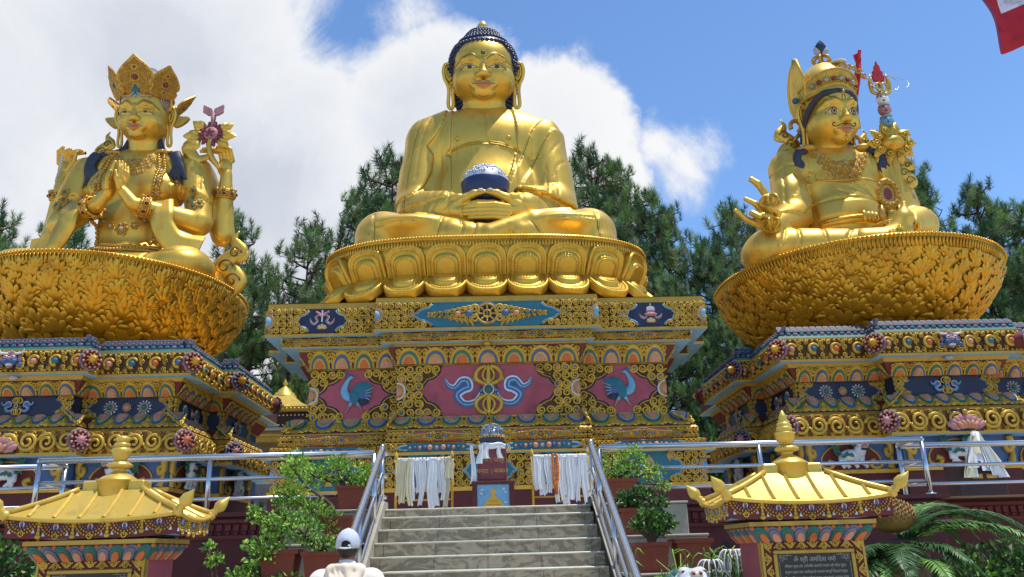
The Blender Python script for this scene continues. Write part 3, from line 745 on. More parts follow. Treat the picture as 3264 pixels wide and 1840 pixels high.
    # lower narrow friezes
    for e in (0, 2, 18):
        fr, w, h = E(e, (4.01, (.14, .44, .33)), (4.25, (.14, .44, .33))); m = MB(); k = 2 if e == 0 else 1
        for i in range(k):
            f = fr.sub(i*w/k, 0); c = cartouche(m, f, w/k, h, .5, .85, fill='panel_red', border='lilac', cell=.1, gems=.1); wheel_emblem(m, c, .1)
            for q in (1, -1): flamewing(m, c.sub(q*.06, 0), .62, .2, q)
        m.build('narrow_frieze', OMM(), t)
        fr, w, h = E(e, (3.79, (.08, .28, .28)), (3.97, (.08, .28, .28))); m = MB()
        for i in range(k):
            f = fr.sub(i*w/k, 0); c = cartouche(m, f, w/k, h, .62, .95, fill='teal', cell=.1, gems=0)
            flower(m, c, .08, 8, 'blue', 'salmon', 'sky_paint', dep=.03)
            for q in (1, -1):
                for j, r in enumerate((.065, .055, .045, .04, .03)): m.ball(c.pt(q*(.15+.11*j), 0, .02), r, 8, 5, OI[('salmon', 'blue')[j % 2]])
        m.build('gem_frieze', OMM(), t)
        fr, w, h = E(e, (3.03, (.2, .3, .32)), (3.73, (.2, .3, .32))); m = MB(); k = 3 if e == 0 else 1
        for i in range(k):
            f = fr.sub(i*w/k, 0)
            c = cartouche(m, f, w/k, h, .3 if k > 1 else .42, .62 if k > 1 else .95, fill='teal', cell=.17, gems=.3)
        m.build('base_panel', OMM(), t)
        if e != 0:
            m = MB(); vase_offering(m, c, .26, e == 2); m.build('offering_emblem', OMM(), t)
            for q, x in ((1, 0), (-1, w)):
                m = MB(); flower(m, Fr(fr.pt(x, h/2, .02), fr.ex, fr.ey, fr.n), .26, 7, 'blue', 'salmon', 'sky_paint', a0=-pi/2 if q > 0 else pi/2, a1=pi/2 if q > 0 else 3*pi/2, dep=.04); m.build('corner_flower', OMM(), t)
    for x in (-.02,):
        m = MB(); m.lathe([(0, -.0), (.09, .0), (.1, -.04), (.07, -.09), (0, -.1)][::-1], 12, (x, 18.28, 6.31)); m.build('soffit_lamp', M['jewel_gold'], t)
    return t
def vase_offering(mb, fr, s, flame):
    L = [(0, -.95), (.35, -.95), (.28, -.8), (.2, -.7), (.5, -.4), (.62, -.15), (.55, -.08), (0, -.08)]
    P = A_(L)*s; mb.prism(np.vstack([P, P[::-1][1:-1]*A_([-1, 1])]), fr, 0, .05, OI['trim_gold'])
    for k in range(7): mb.tube(fr.pt(A_([-.5+.166*k, -.3+.1*k])*s, A_([-.12, -.65])*s, .05), .03*s, 4, OI['ornament_gold'])
    if flame:
        P = smooth([(0, 1.05), (.36, .6), (.42, .25), (.2, 0), (-.2, 0), (-.42, .25), (-.36, .6), (0, 1.05)], 4)*s
        mb.prism(P[:-1], fr, 0, .04, OI['trim_gold']); mb.ball(fr.pt(0, .4*s, .05), .17*s, 8, 5, OI['white_paint'])
        for q in (1, -1): ribbon(mb, Fr(fr.O, fr.ex*q, fr.ey, fr.n), A_([(.2, .05), (.7, .1), (.75, -.4), (1.1, -.95)])*s, .3*s, 'white_paint', .02)
    else:
        for x, y in ((-.33, .25), (.33, .25), (0, .65)):
            mb.ball(fr.pt(x*s, y*s, .0), (.36*s, .36*s, .05), 10, 5, OI['blue'], rot=np.stack([fr.ex, fr.ey, fr.n], 1)); stamp(mb, fr, SPIR, x*s, y*s, .5*s, 0, False, OI['sky_paint'], h=.03, hs=.1)
        for q in (1, -1): ribbon(mb, Fr(fr.O, fr.ex*q, fr.ey, fr.n), A_([(.3, -.1), (.8, -.2), (.8, -.7), (1.2, -.95)])*s, .25*s, 'pink', .02)
# ---------------------------------------------------------------- the two side plinths
def build_side_plinth(sx, label):
    X = 10.95*sx; pl = Plan(X, 22.85, 4.45, 4.0, 3.92, 4.35, 1.75, 1.75)
    t = thing('carved_plinth', label, 'plinth')
    a = (0, 0, 0)
    lv = [(6.70, (.45, .45, .3), 'trim_gold'), (6.68, (.25, .25, .15), 'navy'), (6.46, (.06, .06, .04), 'green'), (6.40, (.02, .02, .02), 'trim_gold'), (6.36, (.02, .02, .02), 'back_brown'), (5.86, (.02, .02, .02), 'trim_gold'), (5.86, (-.02, -.02, -.02), 'trim_gold'), (5.80, (-.02, -.02, -.02), 'soffit_blue'),
          (5.81, (.22, .22, .2), 'trim_gold'), (5.72, (.28, .28, .25), 'dark_red'), (5.42, (.46, .46, .42), 'trim_gold'), (5.40, (.52, .52, .5), 'navy'), (4.92, (.52, .52, .5), 'trim_gold'), (4.90, (.46, .46, .44), 'dark_red'), (4.60, (.16, .16, .14), 'trim_gold'), (4.52, (.02, .02, .02), 'trim_gold'), (4.50, (.04, .04, .04), 'back_ochre'),
          (4.02, (.04, .04, .04), 'trim_gold'), (4.02, (0, 0, 0), 'trim_gold'), (3.95, (0, 0, 0), 'soffit_blue'), (3.96, (.45, .45, .42), 'blue'), (3.28, (.45, .45, .42), 'yellow'), (3.27, (.38, .38, .36), 'yellow'), (3.18, (.38, .38, .36), 'maroon'), (3.17, (.42, .42, .4), 'maroon'), (2.1, (.42, .42, .4), 'maroon')]
    mats = OMM()+[M['yellow_paint'], M['maroon_wall'], M['soffit_blue']]
    ix = dict(OI); ix['yellow'] = len(OM); ix['maroon'] = len(OM)+1; ix['soffit_blue'] = len(OM)+2
    mb = MB(); rings = [(pl.ring(*i), z, ix[m]) for z, i, m in lv]; n = 20; j = np.arange(n); k = (j+1) % n
    for (r0, z0, m), (r1, z1, _) in zip(rings[:-1], rings[1:]):
        mb.add([(x, y, z0) for x, y in r0]+[(x, y, z1) for x, y in r1], [np.stack([j, j+n, k+n, k], -1)], m)
    mb.add([(x, y, 6.7) for x, y in rings[0][0]]+[(X, 22.85, 6.7)], [np.stack([j, k, np.full(n, n)], -1)], ix['trim_gold'])
    mb.build('plinth_body', mats, t)
    E = lambda e, p, q: edge_frame(pl, e, *p, *q)
    side = (3, 4, 5) if sx < 0 else (17, 16, 15)
    edges = (0, 2, 18)+side; returns = (1,) if sx < 0 else (19,)
    for e in edges+returns:
        fr, w, h = E(e, (6.46, (.06, .06, .04)), (6.68, (.25, .25, .15))); m = MB(); nn = max(1, round(w/.17)); p = w/nn
        for i in range(nn):
            f = fr.sub((i+.5)*p, 0)
            m.prism([(-p*.46, h*.35), (p*.46, h*.35), (p*.44, h*.92), (p*.3, h), (-p*.3, h), (-p*.44, h*.92)], f, -.02, .05, OI['slate'])
            m.prism([(-p*.33, h*.4), (p*.33, h*.4), (p*.3, h*.85), (-p*.3, h*.85)], f, .0, .055, OI['navy'])
            m.ball(f.pt(0, h*.55, .05), p*.14, 6, 4, OI['salmon'])
            m.ball(f.pt(0, h*.14, .02), (p*.42, .02, h*.14), 8, 4, OI[('slate', 'teal', 'lilac', 'teal')[i % 4]])
        m.build('lotus_crest', OMM(), t)
        fr, w, h = E(e, (5.86, (.02, .02, .02)), (6.36, (.02, .02, .02))); m = MB(); gemscroll(m, fr, w, h, .5); m.build('gem_frieze', OMM(), t)
        fr, w, h = E(e, (5.42, (.46, .46, .42)), (5.72, (.28, .28, .25))); m = MB(); arches(m, fr, w, h, .42); m.build('petal_cornice', OMM(), t)
        fr, w, h = E(e, (4.60, (.16, .16, .14)), (4.90, (.46, .46, .44))); m = MB(); arches(m, fr, w, h, .42, 'pale', True); m.build('petal_moulding', OMM(), t)
        fr, w, h = E(e, (4.02, (.04, .04, .04)), (4.50, (.04, .04, .04))); m = MB(); wavescroll(m, fr, w, h, .44); m.build('scroll_frieze', OMM(), t)
        if e in returns: continue
        fr, w, h = E(e, (4.92, (.52, .52, .5)), (5.40, (.52, .52, .5))); m = MB()
        c = cartouche(m, fr, w, h, w*.33, w*.46, fill='navy', border='lilac', cell=.12, gems=.05); m.build('navy_panel', OMM(), t)
        m = MB()
        if w > 2.4 and e in (0, 5, 15): vajra_emblem(m, c.sub(0, 0, .02), .22); m.build('sceptre_emblem', OMM(), t)
        elif w > 1.2:
            for q in (-1, 0, 1): m = MB(); flower(m, c.sub(q*.4, 0, .02), .17, 12, 'navy' if q == 0 else 'white_paint', 'lilac', 'salmon' if q == 0 else 'teal', dep=.04); m.build('flower_emblem', OMM(), t)
    # masks and lotus face on the middle section
    fr, w, h = E(0, (5.86, (.02, .02, .02)), (6.36, (.02, .02, .02))); m = MB(); mask_emblem(m, fr.sub(w/2, h/2+.02, .08), .3); m.build('mask_emblem', OMM(), t)
    fr, w, h = E(0, (4.02, (.04, .04, .04)), (4.50, (.04, .04, .04))); m = MB(); f = fr.sub(w/2, h/2-.02, .05)
    m.prism([(-.4, -.24), (.4, -.24), (.3, .26), (-.3, .26)], f, -.05, .0, OI['navy'])
    for k in range(9): stamp(m, f, LOBE, (k-4)*.03, -.18, .36, (4-k)*.3, m=OI['pink'], h=.02, hs=.3)
    for k in range(5): stamp(m, f, LOBE, (k-2)*.05, -.2, .22, (2-k)*.35, m=OI['salmon'], h=.1, hs=.3)
    m.ball(f.pt(0, .2, .05), .06, 8, 5, OI['trim_gold']); m.build('lotus_emblem', OMM(), t)
    # rosettes at the outer corners of the two big friezes
    for z, inset, r, kind in ((6.1, .0, .3, 'cone'), (4.27, .02, .3, 'mix')):
        ring = pl.ring(inset); s_ = 1 if sx < 0 else -1
        idx = {'mid_near': 1 if sx < 0 else 0, 'mid_far': 0 if sx < 0 else 1, 'cor': 3 if sx < 0 else 18, 'sid': 5 if sx < 0 else 16, 'sid2': 6 if sx < 0 else 15}
        for q, (nm, v) in enumerate(idx.items()):
            if nm == 'mid_far' and sx < 0: continue
            sg = {'mid_near': s_, 'mid_far': -s_, 'cor': s_, 'sid': s_, 'sid2': s_}[nm]; nv = (sg*.75, -.75 if nm != 'sid2' else .75, 0)
            core = 'cone' if kind == 'cone' else ('ball' if nm == 'cor' else 'pink')
            rosette('rosette', t, A_([*ring[v], z])+A_(nv)*.09, nv, r*.88 if nm != 'sid' else r*.85, core, ('lilac', 'dark_red', 'salmon') if q % 2 == 0 else ('lilac', 'navy', 'lilac'))
    m = MB(); m.lathe([(0, -.1), (.07, -.09), (.1, -.04), (.09, 0), (0, 0)], 12, (X, 18.55, 5.8)); m.build('soffit_lamp', M['plaster_grey'], t)
    # niches with snow lions under the frieze
    for e in (0, 2, 18)+side[::2]:
        fr, w, h = E(e, (3.28, (.45, .45, .42)), (3.96, (.45, .45, .42))); m = MB(); nn = 1
        c = fr.sub(w/2, 0); a_ = np.linspace(0, pi, 14); rw = min(w*.33, .75)
        m.prism(np.vstack([[(rw*.6, .0)], np.stack([rw*np.cos(a_), h*.25+h*.62*np.sin(a_)], -1), [(-rw*.6, .0)]]), c, -.01, .012, OI['dark_red'])
        m.tube(c.pt(1.02*rw*np.cos(a_), h*.25+h*.64*np.sin(a_), .02), .022, 5, OI['ornament_gold'])
        for q in (1, -1):
            P = smooth([(rw*1.02*q, h*.3), (rw*1.0*q, h*.1), (rw*.75*q, h*.05), (rw*.62*q, h*.22), (rw*.8*q, h*.3)], 5); m.tube(c.pt(P[:, 0], P[:, 1], .03), np.linspace(.03, .07, len(P)), 6, OI['trim_gold'], up=fr.n)
            P = smooth([(w*.45*q, h*.95), (w*.46*q, h*.6), (w*.42*q, h*.45), (w*.4*q, h*.65), (w*.44*q, h*.7)], 5); m.tube(c.pt(P[:, 0], P[:, 1], .04), np.linspace(.09, .05, len(P)), 6, OI['trim_gold'], up=fr.n)
            P = smooth([(w*.46*q, h*.5), (w*.45*q, h*.25), (w*.43*q, h*.02)], 5); m.tube(c.pt(P[:, 0], P[:, 1], .04), np.linspace(.04, .1, len(P)), 6, OI['trim_gold'], up=fr.n)
        m.build('niche', OMM(), t)
        m = MB(); snow_lion_relief(m, c.sub(0, .02, .1), h*1.05, 1 if sx < 0 else -1); m.build('snow_lion_carving', OMM(), t)
    return t
def snow_lion_relief(m, f, s, q):
    Rm = np.stack([f.ex, f.ey, f.n], 1); b = lambda x, y, hh, r, k: m.ball(f.pt(q*x*s, y*s, hh*s), A_(r)*s, 10, 7, OI[k], rot=Rm)
    b(.05, .42, .05, (.38, .2, .16), 'white_paint'); b(-.25, .55, .1, (.2, .22, .16), 'white_paint'); b(-.34, .74, .18, (.2, .17, .16), 'white_paint')
    b(-.34, .68, .3, (.13, .08, .08), 'pink'); b(-.34, .6, .28, (.12, .05, .06), 'navy')
    for k in range(7): b(-.34+.24*cos(k*.9), .78+.2*sin(k*.9), .08, (.11, .1, .08), 'green')
    for k in (-1, 1): b(-.34+.09*k, .79, .33, (.04, .04, .03), 'navy')
    for x0, x1 in ((-.3, -.4), (-.12, -.08), (.28, .36), (.38, .2)):
        m.tube(f.pt(q*A_([x0, x0+.02, x1, x1-.05])*s, A_([.4, .22, .08, .02])*s, .06*s), A_([.11, .09, .06, .07])*s, 7, OI['white_paint'])
    for k in range(4): stamp(m, f, SPIR, q*(.5+.03*k)*s, (.5+.12*k)*s, .2*s, k, False, OI['green'], h=.05*s, hs=.2)
    for k in range(3): stamp(m, f, SPIR, q*(.1+.12*k)*s, (.4+.04*(k % 2))*s, .13*s, k*2, False, OI['green'], h=.2*s, hs=.1)
build_main_plinth()
build_side_plinth(-1, 'painted plinth under the praying four-armed statue, with a horned mask frieze')
build_side_plinth(1, 'painted plinth under the moustached statue with the flaming staff')
# ================================================================ lotus thrones
def superell(a, b, n, N):
    """points and outward normals evenly spaced along a superellipse, starting at the front"""
    t = np.linspace(-pi/2, 1.5*pi, 2000, endpoint=False); c, s = np.cos(t), np.sin(t)
    P = np.stack([a*np.sign(c)*np.abs(c)**(2/n), b*np.sign(s)*np.abs(s)**(2/n)], -1)
    d = np.r_[0, np.cumsum(np.linalg.norm(np.roll(P, -1, 0)-P, axis=1))]; u = np.linspace(0, d[-1], N, endpoint=False)
    Pc = np.vstack([P, P[:1]]); X = np.interp(u, d, Pc[:, 0]); Y = np.interp(u, d, Pc[:, 1])
    T = np.stack([np.roll(X, -1)-np.roll(X, 1), np.roll(Y, -1)-np.roll(Y, 1)], -1); T /= np.linalg.norm(T, axis=1)[:, None]
    return np.stack([X, Y], -1), np.stack([T[:, 1], -T[:, 0]], -1)
def band_wall(mb, prof, a, b, n, c, m=0, N=120):
    """wall of superelliptic plan; profile = (offset from outline, z)"""
    P, Nn = superell(a, b, n, N); G = [[(c[0]+p[0]+q[0]*o, c[1]+p[1]+q[1]*o, z) for p, q in zip(P, Nn)] for o, z in prof]
    mb.sheet(A_(G)[::-1] if prof[0][1] > prof[-1][1] else A_(G), m, wrap=True)
def petal_mesh(w, h, bulge, up=True):
    """one broad lotus petal: raised rim, sunk field and a cushion with a beaded edge (x right, y up, z outward)"""
    mb = MB(); k = 22; a = np.linspace(0, pi, k)
    def outline(q, top=1.):
        rx, y0 = w*.5*q, h*(.42 if up else .3)*min(1, q*1.1)
        arch = np.stack([rx*np.sign(np.cos(a))*np.abs(np.cos(a))**.8, y0+(h*top*q+h*(1-q)*.02-y0)*np.sin(a)**.8], -1)
        return np.vstack([[(rx*.98, 0)], arch, [(-rx*.98, 0)]])
    def z(y): t = np.clip(y/h, 0, 1); return bulge*(sin_(t*pi*.62))
    sin_ = np.sin
    def ring(q, dz, top=1.): O = outline(q, top); return np.stack([O[:, 0], O[:, 1], z(O[:, 1])+dz], -1)
    lv = [(1.0, -.16), (1.0, .0), (.98, .05), (.93, .065), (.88, .04), (.85, .015), (.66, .0), (.62, .015), (.60, .06), (.55, .1), (.46, .115), (.3, .12), (.12, .12), (.01, .12)]
    mb.sheet(A_([ring(q, d) for q, d in lv])[::-1], 0)
    for q, d, r in ((.74, .012, .016), (.44, .12, .014)):
        O = ring(q, d); L = np.r_[0, np.cumsum(np.linalg.norm(np.diff(O, axis=0), axis=1))]
        for s in np.arange(.08, L[-1]-.05, .07): mb.ball([np.interp(s, L, O[:, i]) for i in range(3)], r, 6, 3)
        mb.tube(ring(q+.04, d), .008, 4)
    return mb.mesh('petal', [M['petal_gold']])
def build_main_lotus():
    t = thing('lotus_throne', 'oval golden lotus throne of broad cushioned petals on the central plinth', 'lotus throne')
    c = (0, 21.05); a, b, n = 4.1, 2.5, 3.0
    mb = MB(); band_wall(mb, [(-.12, 7.36), (-.02, 7.4), (-.25, 7.85), (-.42, 8.0), (-.36, 8.3), (-.12, 8.66), (.0, 8.72), (.0, 8.78)], a, b, n, c)
    P, Nn = superell(a-.02, b-.02, n, 120)
    mb.sheet([[(c[0]+p[0]*q, c[1]+p[1]*q, 9.03) for p in P] for q in (.02, 1)][::-1], wrap=True)
    mb.build('throne_core', M['petal_gold'], t)
    up = petal_mesh(1.0, .78, .28); lo = petal_mesh(1.04, .86, .08, False); N = 22
    P, Nn = superell(a-.1, b-.2, n, N)
    for i in range(N):
        if Nn[i][1] > .75: continue
        T = Vector((-Nn[i][1], Nn[i][0], 0)); O = Vector((Nn[i][0], Nn[i][1], 0)); Z = Vector((0, 0, 1))
        Mx = Matrix((T, Z, O)).transposed().to_4x4()
        o = bpy.data.objects.new('upper_petal', up); COL.objects.link(o); o.parent = t
        Mx.translation = Vector((c[0]+P[i][0], c[1]+P[i][1], 8.12)); o.matrix_local = Mx
        d = (Z*-.6+O*.5).normalized(); nn = T.cross(d)
        if nn.z < 0: nn = -nn
        Mx = Matrix((-T if T.cross(d).dot(nn) < 0 else T, d, nn)).transposed().to_4x4(); Mx.translation = Vector((c[0]+P[i][0]-O.x*.02, c[1]+P[i][1]-O.y*.02, 8.13))
        o = bpy.data.objects.new('lower_petal', lo); COL.objects.link(o); o.parent = t; o.matrix_local = Mx
    P, Nn = superell(a-.1, b-.1, n, N*2); m = MB()               # pointed inner petals showing between
    for i in range(1, N*2, 2):
        if Nn[i][1] > .75: continue
        f = Fr((c[0]+P[i][0], c[1]+P[i][1], 8.1), (-Nn[i][1], Nn[i][0], 0), (0, 0, 1), (Nn[i][0], Nn[i][1], 0)); q = np.linspace(0, pi, 11)
        G = [[f.pt(.26*k*cos(x), .3+(.5*sin(x))*k, -.02+.1*k-.06*(k > .9)+.12*sin(x)) for x in q] for k in (1., .9, .5, .05)]
        m.sheet(A_(G), 0); m.build('inner_petal', M['petal_gold'], t); m = MB()
    m = MB(); band_wall(m, [(.0, 8.78), (.1, 8.8), (.1, 8.97), (.16, 8.98), (.16, 9.06), (.0, 9.06)], a, b, n, c)
    P, Nn = superell(a+.12, b+.12, n, 300)
    for p, q in zip(P, Nn):
        if q[1] > .8: continue
        m.lathe([(.02, 8.8), (.034, 8.86), (.02, 8.95), (.0, 8.97)], 6, (c[0]+p[0], c[1]+p[1], 0))
        m.ball((c[0]+p[0]+q[0]*.06, c[1]+p[1]+q[1]*.06, 9.01), .036, 7, 5)
    m.build('bead_rim', M['petal_gold'], t)
build_main_lotus()
def build_side_lotus(X, a, b, label):
    t = thing('lotus_throne', label, 'lotus throne'); Y = 22.85
    prof = [(.42, 6.68), (.56, 6.95), (.70, 7.35), (.82, 7.8), (.915, 8.25), (.975, 8.65), (.985, 8.8)]
    pr = A_(prof); m = MB(); N = 96; th = np.arange(N)*2*pi/N
    m.sheet([[(X+a*k*cos(x), Y+b*k*sin(x), z) for x in th] for k, z in prof], 0, wrap=True)
    m.sheet([[(X+a*k*cos(x), Y+b*k*sin(x), 9.03) for x in th] for k in (.01, .995)][::-1], 0, wrap=True)
    m.build('throne_core', M['lotus_gold'], t)
    m = MB(); rnd = random.Random(5); S = np.r_[0, np.cumsum(np.hypot(np.diff(pr[:, 0])*a, np.diff(pr[:, 1])))]
    rows = [(.2, 1.15, 12), (.65, 1.05, 15), (1.05, .8, 20), (1.35, .66, 26), (1.58, .6, 30), (1.8, .58, 33), (2.0, .56, 36), (2.2, .54, 38), (2.4, .5, 40), (2.58, .46, 43), (2.75, .42, 46), (2.9, .34, 52)]
    for ri, (s, size, cnt) in enumerate(rows):
        for i in range(cnt):
            x = 2*pi*(i+.5*(ri % 2)+rnd.uniform(-.2, .2))/cnt
            if sin(x) > .55: continue
            s1 = s+rnd.uniform(-.06, .06); s2 = s1+.1
            k1, z1 = np.interp(s1, S, pr[:, 0]), np.interp(s1, S, pr[:, 1]); k2, z2 = np.interp(s2, S, pr[:, 0]), np.interp(s2, S, pr[:, 1])
            O = A_([X+a*k1*cos(x), Y+b*k1*sin(x), z1]); ey = A_([X+a*k2*cos(x), Y+b*k2*sin(x), z2])-O; ey /= np.linalg.norm(ey)
            ex = A_([-a*sin(x), b*cos(x), 0]); ex /= np.linalg.norm(ex); nn = np.cross(ex, ey); f = Fr(O+nn*.01, ex, ey, nn).rot(rnd.uniform(-.22, .22))
            sz = size*rnd.uniform(.85, 1.15)
            for q in range(5):
                ang = (q-2)*.52; ln = (.9, 1.0, 1.12, 1.0, .9)[q]
                stamp(m, f, LOBE, -sin(ang)*sz*.06, cos(ang)*sz*.04, sz*.62*ln, ang, m=0, h=.01+.04*(q == 2)+.02*(q in (1, 3)), hs=min(.22, sz*.36))
            if ri == 1: m.ball(f.pt(0, sz*.75, .1), (.16, .16, .06), 10, 5)
    m.build('leaf_relief', M['lotus_gold'], t)
    m = MB(); P, Nn = superell(a, b, 2.0, 240)
    for o, z0, z1 in (): pass
    band_wall(m, [(-.06, 8.74), (-.02, 8.96), (.03, 8.97), (.03, 9.06), (-.05, 9.06)], a, b, 2.0, (X, Y))
    for p, q in zip(P, Nn):
        if q[1] > .6: continue
        C_ = A_([X+p[0], Y+p[1], 0]); m.tube([C_+A_([-q[0]*.07, -q[1]*.07, 8.72]), C_+A_([q[0]*.02, q[1]*.02, 8.96])], [.028, .034], 5)
        m.ball(C_+A_([q[0]*.05, q[1]*.05, 9.02]), .042, 7, 5)
    m.build('bead_rim', M['lotus_gold'], t)
    return t
build_side_lotus(-10.85, 3.55, 4.0, 'deep golden leaf-covered lotus bowl under the praying four-armed statue')
build_side_lotus(10.95, 3.95, 4.1, 'deep golden leaf-covered lotus bowl under the moustached statue with the flaming staff')
# ================================================================ the statues
def organic(name, sdf, mat_, parent, label=None):
    V, Q = sdf.mesh(); mb = MB(); mb.add(V, [Q], 0, True); o = mb.build(name, mat_, parent, label)
    return o, Skin(V, Q)
def head(parent, C, s, style, kx=1., yaw=0.):
    """C = head centre, s = size (face half width about .82 s)"""
    made = []; C = A_(C, float); w = lambda x, y, z: C+A_([x, y, z])*s
    S = SDF(C-A_([1.15, 1.3, 1.9])*s, C+A_([1.15, 1.3, 1.45])*s, .026*s)
    el = lambda c, r, k=.12, **kw: S.ell(w(*c), A_(r)*s, k*s, **kw)
    cp = lambda p, q, ra, rb=None, k=.06: S.cap(w(*p), w(*q), ra*s, (ra if rb is None else rb)*s, k*s)
    fat = {'buddha': 1., 'lady': .96, 'guru': 1.04}[style]
    el((0, .1, .25), (.86, .95, .95)); el((0, -.1, -.34), (.85*fat, .78, .64), .25); el((0, -.42, .3), (.62, .42, .5), .25)
    for q in (1, -1):
        el((.4*q, -.5, -.3), (.36*fat, .34, .34), .2); el((.36*q, -.75, -.03), (.22, .13, .11), .05)
        S.chain([w(.1*q, -.86, .12), w(.3*q, -.84, .22), w(.52*q, -.74, .18), w(.68*q, -.55, .06)], A_([.07, .075, .06, .03])*s, .1*s)
        el((.12*q, -.93, -.34), (.09, .09, .08), .06)
    cp((0, -.84, .12), (0, -.99, -.26), .07, .09, .1); el((0, -1.0, -.31), (.12, .11, .1), .07)
    el((0, -.7, -.8), (.27, .2, .16), .14); el((0, -.82, -.57), (.34, .12, .2), .1)
    for q in (1, -1): cp((.04*q, -.98, -.545), (.26*q, -.85, -.575), .05, .025, .04); cp((0, -.95, -.66), (.2*q, -.86, -.63), .06, .03, .05)
    cp((0, .12, -.8), (0, .2, -1.75), .60, .66, .12)
    for z in (-1.25, -1.4): S.groove([[(C[0]-.7*s, C[2]+(z-.02)*s), (C[0], C[2]+(z-.06)*s), (C[0]+.7*s, C[2]+(z-.02)*s)]], .025*s, .02*s)
    S.ell(w(0, -.9, -.49), A_([.05, .1, .05])*s, .03*s, sub=True)
    o, sk = organic('head', S, M['statue_gold'], parent)
    P = lambda x, z: (C[0]+x*s, C[2]+z*s)
    wide = style == 'guru'
    FP = [M['eye_white'], M['hair_dark'], M['gold_line'], M['lip'], M['sky_paint'] if not wide else M['jewel_gold']]
    for q in (1, -1):
        m = MB(); hgt = .1 if wide else (.045 if style == 'buddha' else .026)
        cx = .36*q; lx = .2
        ez = -.08; up = [(cx-lx, ez), (cx-.1, ez+hgt*.75), (cx, ez+.01+hgt), (cx+.1, ez+hgt*.75), (cx+lx, ez)]; dn = [(cx+.1, ez-hgt*(.9 if wide else .35)), (cx, ez-hgt*(1. if wide else .45)), (cx-.1, ez-hgt*(.9 if wide else .35))]
        sk.patch(m, [P(*a) for a in up+dn], 0, .012*s)
        t = np.linspace(0, 2*pi, 13)[:-1]; r = .105 if wide else .062
        for rr, mm, off in ((r, 1, .018), (r*.72, 4 if wide else 1, .022), (r*.4, 1, .026)): sk.patch(m, [P(cx+rr*np.cos(a), ez+.005+min(rr, hgt*1.05)*np.sin(a)) for a in t], mm, off*s)
        sk.line(m, [P(cx-lx*1.1*1, ez-.02)]+[P(*a) for a in up]+[P(cx+q*lx*1.25, ez-.06)] if q > 0 else [P(cx-lx*1.25, ez-.06)]+[P(*a) for a in up]+[P(cx+lx*1.1, ez-.02)], .016*s, 2)
        sk.line(m, [P(*a) for a in [up[-1]]+dn+[up[0]]], .009*s, 2)
        m.build('eye', FP, parent); m = MB()
        sk.line(m, [P(.1*q, .24 if wide else .14), P(.28*q, .3 if not wide else .27), P(.52*q, .25 if not wide else .41), P(.72*q, .07 if not wide else .35)], A_([.012]*5+[.022]*6+[.012]*5)[:16]*s, 2)
        m.build('eyebrow', FP, parent)
    m = MB()
    for q in (1, -1):
        sk.patch(m, [P(0, -.545), P(.07*q, -.51), P(.16*q, -.545), P(.27*q, -.59), P(.1*q, -.6), P(0, -.6)][::q], 3, .01*s)
    sk.patch(m, [P(-.22, -.605), P(0, -.61), P(.22, -.605), P(.14, -.68), P(0, -.71), P(-.14, -.68)], 3, .01*s)
    sk.line(m, [P(-.3, -.58), P(-.15, -.59), P(0, -.605), P(.15, -.59), P(.3, -.58)], .013*s, 2, n=5)
    sk.line(m, [P(-.14, -.9), P(0, -.94), P(.14, -.9)], .008*s, 2)
    m.build('mouth', FP, parent); m = MB()
    m.ball(sk.hit(*P(0, .34 if style == 'buddha' else .48), .01*s), .06*s, 10, 6, 2 if style == 'buddha' else 4)
    if wide:
        m.build('forehead_mark', FP, parent); m = MB()
        for q in (1, -1):
            sk.line(m, [P(.03*q, -.47), P(.16*q, -.46), P(.3*q, -.52), P(.42*q, -.47), P(.4*q, -.41), P(.34*q, -.43)], .018*s, 2)
        sk.line(m, [P(0, -.76), P(0, -.9)], .02*s, 2); sk.line(m, [P(-.06, -.78), P(-.08, -.86)], .012*s, 2); sk.line(m, [P(.06, -.78), P(.08, -.86)], .012*s, 2)
        for q in (1, -1): sk.line(m, [P(.03*q, .2), P(.06*q, .3), P(.03*q, .4)], .012*s, 2)
    m.build('moustache' if wide else 'forehead_mark', FP, parent)
    for q in (1, -1):                                         # ears with long slit lobes
        m = MB(); f = Fr(w(.86*q, -.05, 0), A_([.5*q, -.8, 0])*1., (0, 0, 1), (q*.85, .5, 0))
        T = lambda L: A_([f.pt(x*s, z*s, h*s) for x, z, h in L])
        if style == 'buddha' or True:
            X = A_([.86*q, -.02])
            ear = [(-.02, .25), (.1, .33), (.2, .3), (.25, .1), (.22, -.12), (.14, -.32), (.11, -.55), (.13, -.95), (.06, -1.06), (-.01, -.95), (0, -.55), (-.03, -.3), (-.05, 0)]
            E3 = A_([w(.84*q+q*x, -.05-.03*abs(z), z) for x, z in smooth(ear+ear[:1], 4)[:-1]]); m.tube(E3, .052*s, 7, closed=True)
            inn = smooth([(.02, .2), (.11, .25), (.17, .18), (.17, 0), (.1, -.18), (.04, -.1), (.06, .05)], 4); m.tube(A_([w(.84*q+q*x, -.08, z) for x, z in inn]), .028*s, 6)
            fill = smooth(ear[:6]+ear[11:]+ear[:1], 4)[:-1]; cc = fill.mean(0)
            m.sheet(A_([[w(.84*q+q*(cc[0]+(x-cc[0])*k), -.0-.02*k, cc[1]+(z-cc[1])*k) for x, z in np.vstack([fill, fill[:1]])] for k in (.02, 1)]), 0)
            m.ball(w(.93*q, -.05, -.36), (.07*s, .06*s, .1*s), 8, 6)
        m.build('ear', M['statue_gold'], parent)
